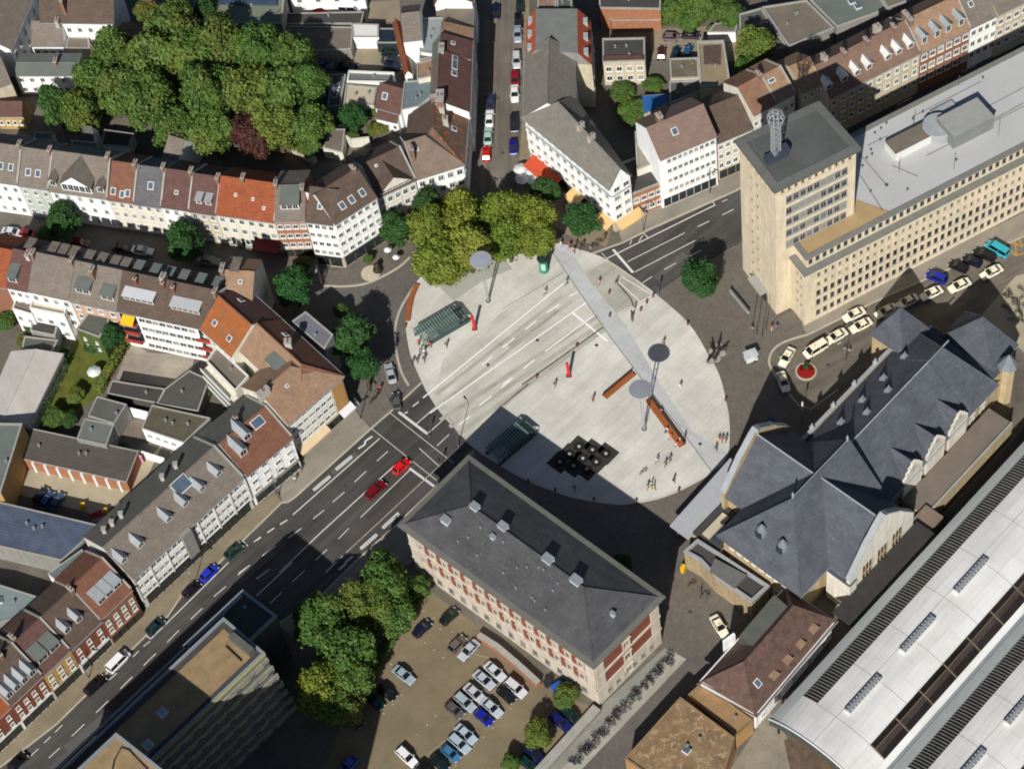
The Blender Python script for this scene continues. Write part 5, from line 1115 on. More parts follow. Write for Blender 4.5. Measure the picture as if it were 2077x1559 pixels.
# yards behind that row
a, b_, c_, d_ = Q(4.6, (-40, 858), (56, 860), (127, 716), (24, 712))
house('white ribbed double pitched hall roof at the left edge beside the garden', [b_, c_, d_, a], 4.6, 5.7, CREAM, M('white_ribbed_roof', (222, 214, 206), var=.05, kind='rib', amt=.7, ang=R(-30), g=.74), ov=.2, name='hall', cat='hall')
flatb('grey green flat roof with yellow side wall at the left edge', Q(8, (-70, 1010), (2, 1000), (46, 860), (-60, 858)), 8, OCHRE, FELTG, .3, name='workshop', cat='workshop')
GAR = flatb('row of garages with striped felt roof and white piers in a paved yard', Q(3.4, (33, 928), (257, 978), (281, 915), (50, 866)), 3.4, BRICKP, M('streaked_felt', (96, 92, 84), kind='rib', amt=.4, ang=R(75), var=.12), .12, .15, name='garage_row', cat='garage')
a, b_ = Q(3.4, (33, 928), (257, 978)); d = (b_-a).normalized(); n = Vector((d.y, -d.x))
for i in range(9): k = MB(); p = a.lerp(b_, (i+.25)/9); k.bar(p+n*.1, p+d*.55+n*.1, .5, 0, 3.3, WTRIM); k.build('pier', GAR)
for px, h, wm, rm, lab, par in (
    ([(179, 843), (231, 859), (257, 820), (197, 804)], 5, GREYW, FELT, 'dark grey felt roof in the yards, upper of two joined roofs', .1),
    ([(156, 890), (216, 903), (231, 861), (172, 849)], 4.6, GREYW, FELTG, 'pale green grey roof joined below a darker felt roof', .1),
    ([(218, 798), (320, 818), (335, 789), (228, 772)], 3.5, DARKW, FELTD, 'long dark flat roof beside the concrete yard', .15),
    ([(318, 819), (402, 834), (424, 770), (384, 752), (336, 788)], 3.8, DARKW, M('charcoal_felt', (88, 86, 82), var=.12), 'irregular charcoal flat roof behind the balcony backs', .15),
    ([(-40, 1098), (125, 1136), (168, 1098), (196, 1064), (0, 1018), (-40, 1016)], 5.5, GREYW, M('blue_standing_seam', (92, 104, 124), kind='rib', amt=.5, ang=R(-75), g=.8), 'large blue grey standing seam roof at the left edge', .1),
    ([(97, 1163), (126, 1186), (180, 1130), (166, 1114)], 8, WHITE, M('teal_felt', (108, 122, 120), var=.08), 'teal grey roof wedge behind the brown brick house', .1),
    ([(-40, 1272), (54, 1248), (76, 1210), (0, 1186), (-40, 1180)], 4, GREYW, M('grey_glazed_roof', (132, 144, 144), var=.06), 'grey roof with white roof lights behind the maroon roofed house', .15)):
    t = flatb(lab, Q(h, *px), h, wm, rm, par, .2, name='outbuilding', cat='outbuilding', lights=2 if 'lights' in lab else 0)
flatb('mossy flat roof with white wall and four small windows in the yards', Q(4.4, (288, 869), (374, 898), (426, 848), (309, 822)), 4.4, WHITE, M('mossy_felt', (98, 92, 76), var=.16), .2, .2, name='outbuilding', cat='outbuilding', win=[(0, 4, [2.0], 1.2, 1.1, .05, .8)], vents=3)
IVY = M('ivy_leaves', (84, 100, 48), var=.35, sc=1.6)
flatb('ivy covered box house with flat grey roof above the garden lawn', Q(8, (155, 668), (203, 685), (226, 641), (180, 634)), 8, IVY, FELT, .2, name='ivy_house', cat='house', win=[(0, 2, [3, 5.2], .6, .8)])
flatb('dark flat garden house roof beside the ribbed hall', Q(4, (62, 672), (112, 682), (118, 655), (66, 646)), 4, GREYW, FELTD, .2, name='garden_house', cat='garden house')
flatb('low dark roof between garden house and ribbed hall', Q(3.4, (44, 708), (104, 716), (118, 690), (50, 682)), 3.4, GREYW, FELT, .15, name='garden_house', cat='garden house')
flatb('white rear wing with terrace behind the reddish roof', Q(7, (26, 628), (66, 640), (78, 614), (36, 602)), 7, WHITE, FELTB, .5, .2, WTRIM, name='rear_wing', cat='rear building', win=[(0, 2, [1, 4], 1.1, 1.4)])
flatb('white rear block with roof terrace between plain roof and pink house', Q(8, (62, 628), (132, 642), (140, 614), (70, 600)), 8, WHITE, M('terrace_floor', (206, 196, 170), var=.06), .7, .2, WTRIM, name='rear_wing', cat='rear building', win=[(0, 3, [1, 4.4], 1.2, 1.6)])
BAL = flatb('white stepped balcony backs of the corner house above the yards', Q(9, (420, 735), (478, 795), (505, 765), (440, 705)), 9, CREAM, FELTB, .6, .2, WTRIM, name='balcony_block', cat='rear building', win=[(0, 4, [1, 4, 6.6], 1.3, 1.6)])
a, b_ = Q(9, (420, 735), (478, 795)); d = (b_-a).normalized(); n = Vector((d.y, -d.x))
for z in (2.6, 5.2, 7.8): k = MB(); k.bar(a+n*.9, b_+n*.9, 1.7, z, z+.18, CREAM); k.bar(a+n*1.7, b_+n*1.7, .12, z+.18, z+1.1, WTRIM); k.build('balcony', BAL)
# ---------------- north-east of the square
WF = M('bright_white_front', (248, 248, 247), var=.03, kind='wall', g=1.0)
T_FLT = M('grey_flat_tiles', (142, 136, 126), var=.08, kind='tile', g=.74)
a, b_, c_, d_ = Q(14, (1064, 236), (1240, 381), (1278, 357), (1162, 196))
LW = house('long white corner building with grey roof and six window rows facing the square', [a, b_, c_, d_], 14, 17.8, WF, T_FLT, rf=.55, in0=3.0, win=(12, [3.7, 6.5, 9.3, 12.0], 1.15, 1.4, .01, .98), right=(2, [3.6, 6.4, 9.2, 11.9], 1.5, 1.5), wm2=BEIGE, z2=3.2, ov=.5, sky=[(.42, .45, .5, .6), (.6, .3, .4, .5), (.2, .4, .4, .5)], shop=10)
r2, sf2, sb2 = wing(LW, rect(*Q(14, (1069, 104), (1064, 236)), 9.5), 14.02, 17.75, WF, T_FLT, win=(7, [3.6, 6.4, 9.2], 1.4, 1.6))
k = MB(); d = (b_-a).normalized(); n = Vector((d.y, -d.x)); k.bar(a+n*.12, b_+n*.12, .5, 11.2, 11.4, LEAD); k.bar(b_+d*.1, c_+d*.1, .4, 11.2, 11.4, LEAD); k.build('cornice', LW)
ro = th_roof[LW.name][0]; sf = th_roof[LW.name][1]
for t_ in (.38, .55): chimney(ro, sf.pt(t_, .97), 17, 18.6, .7, 1.6, R(-40), CHIMW)
awning(LW, a, b_, .06, .4, 3.6, 3.0, M('orange_awning', (206, 84, 54), var=.06)); awning(LW, a, b_, .52, .66, 3.5, 2.6, M('sand_awning', (226, 190, 130), var=.05)); awning(LW, a, b_, .84, 1.0, 3.4, 2.2, MC['sand_awning']); awning(LW, b_, c_, .0, 1.3, 3.4, 2.0, MC['sand_awning'])
for x, y, m_ in ((1190, 322, (20, 150, 110)), (1231, 374, (40, 170, 180))):
    k = MB(); p = P(x, y, 13).to_2d(); k.bar(p-d*.6, p+d*.6, .15, 12.2, 13.3, M('shop_sign_%d' % x, m_, var=.03)); k.build('sign', LW)
# orange mansard
om = Q(13, (1066, 122), (1200, 132), (1198, 40), (1068, 40))
MS = flatb('building with orange tiled mansard sides and grey flat roof, three dormers to the right', om, 13, BEIGE, FELT, 0, name='mansard_house', cat='house', win=[(1, 5, [5, 8.5], 1.1, 1.5)])
k = MB(); i2 = [om[0].lerp(om[1], .17), om[0].lerp(om[1], .81), om[3].lerp(om[2], .81), om[3].lerp(om[2], .17)]
for i in range(4):
    j = (i+1) % 4; f_ = [v3(om[i], 13), v3(om[j], 13), v3(i2[j], 16.2), v3(i2[i], 16.2)]; k.face(f_, M('orange_mansard', (190, 92, 62), var=.08, kind='tile', g=.85) if i in (1, 3) else GREYW)
k.face([v3(p, 16.2) for p in i2], M('mansard_felt', (124, 126, 122), var=.1)); k.build('mansard_roof', th_roof[MS.name][0])
for i in range(3):
    for (A, B, sg) in ((om[1], om[2], 1), (om[3], om[0], 1)):
        p = A.lerp(B, (i+.5)/3); dd = (B-A).normalized(); n = Vector((-dd.y, dd.x)); k = MB(); k.bar(p-dd*.7+n*.95, p+dd*.7+n*.95, .9, 13.9, 15.2, LEAD); k.bar(p-dd*.55+n*.47, p+dd*.55+n*.47, .06, 14.0, 15.0, GLASS); k.build('dormer', th_roof[MS.name][0])
flatb('brown flat roofed house at the top of the street above the mansard', Q(14, (1090, 34), (1128, 34), (1128, -20), (1092, -20)), 14, BEIGE, T_TAN, .3, name='flat_roof_house', cat='house', vents=2)
flatb('grey flat roofed house at the top edge right of the brown flat roof', Q(14, (1130, 34), (1160, 36), (1160, -20), (1130, -20)), 14, BEIGE, FELT, .3, name='flat_roof_house', cat='house', vents=2)
flatb('brick building with dark roof and pink brick lower edge at the top', Q(6, (1216, 18), (1340, 20), (1342, -40), (1214, -40)), 6, BRICKP, FELTD, .3, name='brick_hall', cat='hall', lights=2)
flatb('low pink brick strip with moss below the dark topped brick building', Q(3, (1240, 43), (1340, 42), (1340, 24), (1222, 20)), 3, BRICKP, M('mossy_brick_roof', (164, 108, 84), kind='patch', c2=(90, 120, 40), amt=-.4), .15, name='lean_to', cat='annex')
flatb('cream small house with dark mossy flat roof behind the white corner building', Q(7, (1223, 127), (1308, 124), (1308, 78), (1222, 80)), 7, BEIGE, FELTD, .3, name='rear_house', cat='house', win=[(0, 4, [1.4, 4.2], 1.3, 1.5)], vents=3)
k = MB(); q4 = Q(7.1, (1224, 125), (1307, 122), (1307, 112), (1224, 114)); k.prism(q4, 7.0, 7.3, T_MAR); k.build('tile_edge', th_roof['rear_house'][0])
flatb('yard building with flat sandy roof and brown roof hatch, right of the blue tarp', Q(6, (1420, 178), (1482, 176), (1468, 84), (1414, 86)), 6, BEIGE, M('sandy_felt', (150, 136, 108), var=.14), .4, .4, name='yard_building', cat='outbuilding')
k = MB(); k.prism(Q(6.2, (1428, 130), (1462, 130), (1462, 92), (1426, 94)), 6.0, 6.25, T_DRK); k.build('roof_hatch', th_roof['yard_building'][0])
flatb('low yard roof with pale stain between cream house and sandy roof', Q(4, (1360, 160), (1418, 158), (1416, 118), (1358, 120)), 4, BEIGE, M('stained_felt', (112, 106, 88), kind='patch', c2=(180, 172, 150), amt=-.2), .2, name='outbuilding', cat='outbuilding')
flatb('grey flat roof below the stained yard roof', Q(3.4, (1358, 212), (1424, 185), (1422, 164), (1358, 166)), 3.4, BEIGE, FELT, .2, name='outbuilding', cat='outbuilding')
t = flatb('bright blue tarpaulin covered shed in the green courtyard', Q(2.8, (1306, 232), (1356, 208), (1356, 190), (1302, 194)), 2.8, BEIGE, M('blue_tarp', (50, 104, 168), rough=.5, var=.12), 0, name='tarp_shed', cat='shed')
flatb('beige courtyard wall block left of the pink brown roofed white building', Q(9, (1292, 345), (1332, 330), (1316, 268), (1288, 268)), 9, CREAM, M('courtyard_roof', (150, 146, 130), var=.1), .3, name='rear_wing', cat='rear building')
house('white office house with many small windows and wide pinkish brown roof', rect(*Q(16, (1336, 319), (1452, 270)), 10), 16, 19.4, WF, M('pink_brown_tiles', (146, 122, 110), var=.08, kind='tile', g=.74), win=(9, [4.0, 7.0, 10.0, 13.0], 1.0, 1.4, .12, .98), wm2=WF, shop=7, chim=[(.25, 1.1, 1.4, 1.0, 1.4, CHIMN)], sky=[(.4, .55, 1.0, 1.2)], ov=.6, right=None)
k = None
house('pale stone fronted house with dark brown roof, between the white office house and the tower', rect(*Q(12, (1454, 288), (1526, 258)), 11), 12, 16, CREAM, T_DRK, win=(5, [3.6, 6.4, 9.2], 1.1, 1.5), wm2=BEIGE, shop=4)
flatb('low brick shop with dark flat roof between the two white buildings', rect(*Q(7, (1282, 396), (1343, 372)), 8), 7, BRICKP, FELTD, .4, name='brick_shop', cat='shop', win=[(0, 4, [1.0, 4.2], 1.3, 1.6)])
# row across the street behind the long wing
G5 = 'houses across the street behind the long office wing'
house('house with weathered tan roof directly behind the tower', rect(*Q(15, (1527, 232), (1574, 206)), 10), 15, 18.2, CREAM, M('pale_patched_tiles', (150, 116, 94), kind='patch', c2=(166, 100, 72), amt=.2, g=.74), win=(4, [5, 8, 11], 1, 1.5), cop=True, chim=[(.9, 1.0)], group=G5)
house('house with tan roof and white parapets, second behind the tower', rect(*Q(15.2, (1575, 206), (1612, 186)), 10), 15.2, 18.0, CREAM, T_TAN, win=(3, [5, 8, 11], 1, 1.5), cop=True, sky=[(.3, .7, 1.2, .6)], group=G5)
house('narrow house with plain tan roof next to a small dark tree behind the tower', rect(*Q(14, (1626, 186), (1668, 166)), 9), 14, 17, BEIGE, T_TAN, win=(3, [5, 8, 11], 1, 1.5), group=G5)
house('long cream house with brown roof, seven white dormers and chimneys along the ridge', rect(*Q(12.5, (1682, 197), (1866, 104)), 10.5), 12.5, 16.6, BEIGE, M('rosy_brown_tiles', (140, 114, 98), var=.1, kind='tile', g=.74), win=(10, [3.0, 6.2, 9.4], 1.1, 1.5), dorm=[(t_, .2, 1.4, 1.4, 'gable', WTRIM, WTRIM) for t_ in (.03, .2, .34, .47, .68, .8, .93)], cop=True, chim=[(.3, .9), (.55, .9), (.85, .9), (.12, 1.1, .9, .8, 1.4, CHIMW), (.72, 1.2, .9, 1.2, 1.4, CHIMW)], group=G5)
house('brick house with brown roof and four narrow white dormers behind the wing', rect(*Q(12.5, (1867, 104), (1968, 55)), 10.5), 12.5, 16.8, BRICK, T_TAN, win=(6, [3.0, 6.2, 9.4], 1.4, 1.7), dorm=[(t_, .15, 1.3, 1.9, 'gable', LEAD, LEAD) for t_ in (.12, .38, .6, .86)], cop=True, chim=[(.02, 1.0, .9, .8, 3)], group=G5)
house('white house with grey brown roof behind the wing near the right edge', rect(*Q(12.5, (1969, 54), (2024, 28)), 10.5), 12.5, 16.5, WHITE, T_GRY, win=(4, [3.0, 6.2, 9.4], 1.2, 1.7), sky=[(.3, .6, .8, 1.0)], cop=True, group=G5)
house('beige house cut by the top right corner of the photo', rect(*Q(13, (2024, 28), (2120, -20)), 10.5), 13, 16, BEIGE, T_GRY, win=(6, [3.0, 6.2, 9.4], 1.3, 1.6), group=G5)
flatb('wide grey brown flat roof with white skylights behind the long dormered house', Q(6, (1600, 96), (1692, 58), (1636, 2), (1546, 16)), 6, GREYW, FELTB, .3, name='flat_hall', cat='hall', vents=3)
flatb('olive grey flat roofed hall in the top right, right of the grey brown one', Q(6.2, (1698, 56), (1800, 20), (1760, -40), (1642, 0)), 6.2, GREYW, FELTG, .3, WTRIM and .3, name='flat_hall', cat='hall', lights=2)
flatb('flat green grey hall at the top edge behind the brick house', Q(6.1, (1800, 18), (1880, -10), (1860, -50), (1765, -40)), 6.1, GREYW, M('olive_felt', (120, 116, 96), var=.08), .3, name='flat_hall', cat='hall')
flatb('dark shaded flat roof beside the olive tree at the top right', Q(5, (1500, 120), (1596, 96), (1544, 18), (1500, 30)), 5, GREYW, FELT, .3, name='flat_hall', cat='hall')
flatb('small white van port roof with tan top left of the olive tree', Q(3, (1435, 66), (1492, 66), (1498, 42), (1450, 48)), 3, WHITE, FELTB, .1, name='garage', cat='garage')
# ---------------- lower right: small station annex house and the wooden block
a, b_, c_, d_ = Q(7, (1424, 1382), (1532, 1440), (1687, 1257), (1592, 1196))
AH = house('small hipped house with reddish brown roof and white eaves beside the train shed', [b_, c_, d_, a], 7, 11.4, WHITE, M('mottled_red_tiles', (112, 88, 78), var=.26, kind='tile', sc=.8, g=.74), in0=5.0, in1=3.5, rf=.55, win=(5, [1.2, 4.0], 1.2, 1.5), ov=.7)
ro, sf, sb = th_roof[AH.name]
for t_ in (.3, .48, .66, .84): dormer(ro, sf, t_, .12, 1.3, .7, 'flat', T_TAN, T_TAN)
skylight(ro, sf, .1, .4, .9, 1.2)
k = MB()
for A_, B_ in zip([b_, c_, d_, a], [c_, d_, a, b_]): k.bar(A_, B_, 1.1, 6.45, 6.72, WTRIM)
k.build('eaves', AH)
k = MB(); k.prism(Q(10.5, (1498, 1290), (1530, 1310), (1600, 1230), (1570, 1205)), 8, 10.4, DARKW, top=FELT); k.build('roof_box', ro)
k = MB(); p0, p1 = P(1468, 1308, 8), P(1490, 1292, 8); k.bar(p0, p1, .5, 0, 9.4, WHITE); k.build('white_gable', AH)
WOOD = M('tan_timber', (186, 146, 96), var=.1, kind='rib', amt=1.2); 
t = flatb('square flat roofed block with blotchy brown roof and orange timber side, bottom right', Q(6, (1268, 1538), (1440, 1660), (1490, 1496), (1380, 1414)), 6, WOOD, M('blotchy_roof', (142, 116, 86), var=.24, sc=.5, kind='patch', c2=(176, 152, 118), amt=.45), .25, .25, M('timber_edge', (150, 128, 96)), name='timber_block', cat='outbuilding', lights=1, vents=2)
t = flatb('lower timber clad block with tan roof behind the blotchy brown roof', Q(4.6, (1395, 1410), (1494, 1492), (1528, 1462), (1422, 1385)), 4.6, WOOD, M('timber_roof', (158, 128, 90), var=.12), .2, .2, MC['timber_edge'], name='timber_annex', cat='outbuilding')
# ---------------- free-standing walls and hedges
def wallthing(label, px, wd, h, m, name='garden_wall', cat='wall', cap=None):
    pts = Q(0, *px); c = sum(pts, Vector((0, 0)))/len(pts); th = T(name, label, cat, (c.x, c.y, 0)); b = MB()
    for a, e in zip(pts, pts[1:]): b.bar(a, e, wd, -.05, h, m)
    b.build('wall', th)
    if cap:
        b = MB()
        for a, e in zip(pts, pts[1:]): b.bar(a, e, wd+.16, h+.002, h+.14, cap)
        b.build('coping', th)
wallthing('broken red brick wall between the parking lot and the brick office', [(972, 1294), (1010, 1318), (1050, 1352), (1094, 1392)], .9, 1.5, BRICKP, 'brick_wall', cap=COPE)
wallthing('long grey concrete wall along the cycle path beside the parking lot', [(1212, 1440), (1086, 1578)], 1.5, 1.2, PATHM, 'retaining_wall', cap=COPE)
wallthing('white wall at the end of the garage row with pink poster', [(284, 925), (338, 942)], .3, 2.2, WHITE)
wallthing('white yard wall behind the teal and dark felt roofs', [(256, 840), (306, 852)], .3, 2.8, WHITE)
wallthing('pale stone wall under the grove beside the copper tree', [(588, 285), (600, 312), (640, 332)], 1.2, 1.6, BEIGE)
wallthing('sand coloured wall curving round the courtyard behind the pediment house', [(692, 282), (715, 298), (752, 294)], .5, 2.4, CREAM)
wallthing('long pale wall along the yard behind the top left white houses', [(70, 107), (190, 106)], .5, 2.2, WHITE)
# ================================================================ TREES AND PLANTS
LF = {
 'olive': M('olive_leaves', (112, 125, 42), var=.16, sc=.6, kind='leaf', g=.9, c2=(124, 128, 48), rough=.7),
 'green': M('green_leaves', (74, 101, 42), var=.18, sc=.6, kind='leaf', g=1.0, c2=(92, 106, 44), rough=.7),
 'grove': M('grove_leaves', (79, 102, 43), var=.18, sc=.5, kind='leaf', g=1.0, c2=(98, 104, 44), rough=.7),
 'dark': M('dark_green_leaves', (50, 84, 38), var=.16, sc=.6, kind='leaf', g=1.0, rough=.7),
 'yellow': M('yellowing_leaves', (92, 106, 42), var=.2, sc=.6, kind='leaf', g=1.0, c2=(116, 106, 44), rough=.7),
 'copper': M('copper_leaves', (82, 48, 42), var=.2, sc=.6, kind='leaf', g=.8, rough=.7)}
BARK = M('tree_bark', (92, 80, 66), var=.25, sc=3)
def leaf_mesh(name, seed, n, lobes, mat, size=.1, flat=.8, boxy=None):
    rn = np.random.default_rng(seed)
    if boxy is None:
        k = lobes; ph = rn.uniform(0, 2*np.pi, k); cz = rn.uniform(-.75, 1, k); rr = .74*np.sqrt(np.clip(1-cz**2*.8, .05, 1))*rn.uniform(.55, 1.05, k)
        C_ = np.stack([rr*np.cos(ph), rr*np.sin(ph), cz*.62*flat], 1); Rl = rn.uniform(.2, .36, k); C_[1:5, :2] *= 1.28; Rl[1:5] *= .8; C_[5:9] *= 1.12; C_[0] = 0; Rl[0] = .68
        i = rn.choice(k, n, p=Rl**2/np.sum(Rl**2)); d = rn.normal(size=(n, 3)); d /= np.linalg.norm(d, axis=1)[:, None]
        rad = Rl[i]*np.where(rn.random(n) < .12, rn.uniform(1.0, 1.4, n), rn.uniform(.68, 1.1, n)); p = C_[i]+d*rad[:, None]*np.array([1, 1, flat])
        ins = np.zeros(n, bool)
        for j in range(k): ins |= (np.linalg.norm((p-C_[j])/np.array([1, 1, flat]), axis=1) < Rl[j]*.7)
        p = p[~ins]; d = d[~ins]
    else:
        lx, ly, lz = boxy; p = np.stack([rn.uniform(-lx/2, lx/2, n), rn.uniform(-ly/2, ly/2, n), rn.uniform(0, lz, n)], 1)
        p[:, 2] = np.where(rn.random(n) < .55, lz*rn.uniform(.85, 1.08, n), p[:, 2]); d = p-np.array([0, 0, lz*.4]); d[:, 0] *= .2; d /= np.linalg.norm(d, axis=1)[:, None]
    m = len(p); nr = d+rn.normal(size=(m, 3))*.45+np.array([0, 0, .25]); nr /= np.linalg.norm(nr, axis=1)[:, None]
    a = np.cross(nr, rn.normal(size=(m, 3))); a /= np.linalg.norm(a, axis=1)[:, None]; b = np.cross(nr, a)
    s = (size*rn.uniform(.5, 1.5, m))[:, None]; V = np.stack([p-a*s*.6, p-b*s*.45+nr*s*.1, p+a*s*.75, p+b*s*.45-nr*s*.1], 1).reshape(-1, 3)
    me = bpy.data.meshes.new(name); me.vertices.add(4*m); me.vertices.foreach_set('co', V.ravel())
    me.loops.add(4*m); me.loops.foreach_set('vertex_index', np.arange(4*m)); me.polygons.add(m); me.polygons.foreach_set('loop_start', np.arange(m)*4)
    me.materials.append(mat); me.update(); me.validate(); return me
_lm = {}
def crown_me(sp, v):
    if (sp, v) not in _lm: _lm[sp, v] = leaf_mesh('crown', 11+v*7+len(sp), 15000, (34, 44, 28)[v], LF[sp], .08, (.8, .9, .72)[v])
    return _lm[sp, v]
_tm = {}
def trunk_me(v):
    if v not in _tm:
        b = MB(); rn = random.Random(v); b.tube([(0, 0, -.02), (.01, 0, .3), (0, .01, .62)], .045, BARK, 8, .03)
        for i in range(7):
            a = 2*math.pi*i/7+rn.random(); z = .3+.05*i; e = .18+.08*rn.random(); b.tube([(0, 0, z), (e*.5*math.cos(a), e*.5*math.sin(a), z+.1), (e*math.cos(a), e*math.sin(a), z+.24)], .02, BARK, 5, .008)
        _tm[v] = b.mesh('trunk')
    return _tm[v]
_tn = [0]
def tree(x, y, rpx, h, sp, label, group=None, name='tree', cat='tree', rz=None, cz=None, sq=(1, 1)):
    """x, y: photo pixel of the crown's centre; rpx its radius in pixels; h the tree's height"""
    r = rpx/10.4; rz = rz or min(h*.42, r*1.05); cz = cz or h-rz
    p = P(x, y, cz); _tn[0] += 1; v = _tn[0] % 3; th = T(name, label, cat, (p.x, p.y, 0), group)
    a = (_tn[0]*2.4) % 6.28; sq = (sq[0]*(1+.13*math.sin(_tn[0]*5.1)), sq[1]*(1+.13*math.cos(_tn[0]*3.7)))
    inst('trunk', trunk_me(v), th, Matrix.Diagonal((h*.8, h*.8, h*.92, 1)))
    inst('crown', crown_me(sp, v), th, Matrix.Translation((0, 0, cz)) @ Matrix.Diagonal((r*sq[0], r*sq[1], rz*1.25, 1)) @ Matrix.Rotation(a, 4, 'Z'))
    return th
GP = 'plane trees on the square'
for a in ((872, 462, 58, 12, 'left edge of the square trees, beside the dark round one'), (938, 437, 56, 13, 'centre back of the left group of square trees'), (893, 525, 56, 12, 'lower left of the square trees, over the curved bench'), (950, 505, 50, 12.5, 'right half of the left group, just above the grey lamp disc'),
          (1028, 432, 50, 13, 'upper left of the right group of square trees'), (1085, 437, 48, 12.5, 'upper right of the right group beside the dark tree'), (1030, 487, 46, 11.5, 'lower left of the right group, beside the lamp disc'), (1090, 482, 42, 11.5, 'lower right of the right group above the green column')):
    tree(*a[:4], 'olive', 'yellow green plane tree, '+a[4], GP)
GD = 'round dark green street trees'
for a in ((803, 462, 36, 9, 'left of the yellow green plane trees'), (868, 418, 34, 10, 'behind the plane trees in front of the white corner house'), (1105, 388, 36, 10, 'right behind the plane trees near the orange awning'), (1178, 443, 37, 9, 'beside the sand coloured awnings of the long white building'), (1420, 566, 41, 10, 'standing alone left of the sandstone tower'),
          (595, 577, 42, 11, 'at the mouth of the west street'), (712, 682, 40, 11, 'upper of two beside the slate pavilion'), (737, 742, 34, 11, 'lower of two beside the slate pavilion'), (126, 446, 42, 10, 'in front of the pale green terraced house'), (374, 492, 46, 11, 'in the middle of the west street by the white car')):
    tree(*a[:4], 'dark', 'round dark green tree '+a[4], GD)
tree(615, 533, 15, 4, 'green', 'very small green tree before the white corner house'); tree(690, 630, 15, 4.5, 'green', 'very small light green tree on the brown street corner'); tree(746, 525, 10, 3, 'green', 'tiny light green sapling on the corner pavement'); tree(96, 478, 28, 5, 'green', 'low light green tree under the round dark tree in the west street')
GG = 'trees of the grove'
for x, y, r, h, s, lab in (
    (232, 105, 52, 15, 'grove', 'olive crown at the upper left edge of the grove'), (350, 58, 52, 16, 'grove', 'crown at the top of the grove beside the dark tree'), (310, 128, 56, 16, 'grove', 'crown in the upper left middle of the grove'), (245, 185, 52, 15, 'grove', 'crown in the left middle of the grove'),
    (112, 212, 38, 12, 'green', 'fresh green crown at the left tip of the grove'), (165, 225, 44, 13, 'yellow', 'yellowish crown at the lower left of the grove'), (300, 198, 56, 16, 'grove', 'broad crown in the lower middle left of the grove'), (395, 112, 58, 17, 'green', 'large green crown in the upper middle of the grove'),
    (455, 92, 54, 17, 'grove', 'crown with golden tips at the upper middle of the grove'), (525, 100, 52, 17, 'green', 'green crown at the upper right of the grove'), (592, 118, 50, 16, 'green', 'crown at the right upper edge beside the grey roof'), (425, 188, 60, 17, 'green', 'the broadest green crown at the grove centre'),
    (500, 185, 56, 17, 'yellow', 'golden green crown right of the grove centre'), (568, 190, 54, 16, 'grove', 'crown in the right middle of the grove'), (622, 165, 40, 15, 'green', 'narrow crown at the right edge of the grove'), (350, 255, 48, 14, 'grove', 'crown at the lower edge over the shaded yards'),
    (430, 262, 44, 14, 'green', 'green crown left of the copper tree'), (560, 258, 48, 14, 'yellow', 'orange tinted crown right of the copper tree'), (628, 255, 40, 13, 'green', 'dark green crown at the lower right corner of the grove'), (190, 160, 40, 13, 'green', 'crown behind the white flat roofed house'),
    (620, 290, 26, 8, 'green', 'small crown over the pale stone wall')):
    tree(x, y, r*1.16, h, s, lab, GG)
tree(508, 272, 50, 13, 'copper', 'dark copper red tree at the lower edge of the grove', name='copper_beech')
tree(716, 238, 33, 8, 'dark', 'dense dark round tree in the garden behind the north street'); tree(762, 224, 20, 3.5, 'green', 'bright green vine clump on the white cottage', name='shrub', cat='shrub'); tree(765, 262, 20, 3, 'yellow', 'yellow green shrub below the white cottage', name='shrub', cat='shrub'); tree(715, 278, 15, 2.5, 'green', 'low shrub inside the curved sand wall', name='shrub', cat='shrub')
tree(420, 22, 34, 10, 'dark', 'blackish tree shading the green grey hall roof'); tree(240, 8, 20, 6, 'green', 'bright green tree cut by the top edge'); tree(295, 22, 26, 9, 'yellow', 'brownish tree at the top edge left of the grove'); tree(342, 278, 18, 4, 'green', 'small green shrub in the shaded yards below the grove', name='shrub', cat='shrub'); tree(180, 62, 12, 4, 'green', 'small tree before the white walled yard house')
for x, y, r, h, s, lab in ((1370, 18, 36, 8, 'green', 'fresh green tree at the top edge right of the brick hall'), (1425, 10, 42, 9, 'grove', 'green tree in the middle of the top edge thicket'), (1475, 25, 34, 7, 'green', 'green tree at the right end of the top edge thicket'), (1400, 45, 24, 5, 'green', 'low green tree below the top edge thicket'),
    (1532, 92, 42, 12, 'yellow', 'olive brown tree beside the shaded flat roof'), (1515, 138, 30, 10, 'green', 'pointed green tree below the olive brown one'), (1622, 148, 17, 12, 'copper', 'small dark tree between the roofs behind the tower')):
    tree(x, y, r, h, s, lab)
for x, y, r, h, s, lab in ((1262, 185, 27, 3, 'green', 'green climbing bush below the cream small house'), (1325, 172, 24, 2.6, 'green', 'green bush above the blue tarpaulin'), (1282, 226, 32, 3.2, 'green', 'leafy bush left of the blue tarpaulin'), (1272, 205, 16, 2.5, 'yellow', 'yellow green bush in the courtyard'), (1445, 60, 14, 2, 'green', 'low hedge bush beside the car port')):
    tree(x, y, r, h, s, lab, name='shrub', cat='shrub')
GPk = 'trees between parking lot and road'
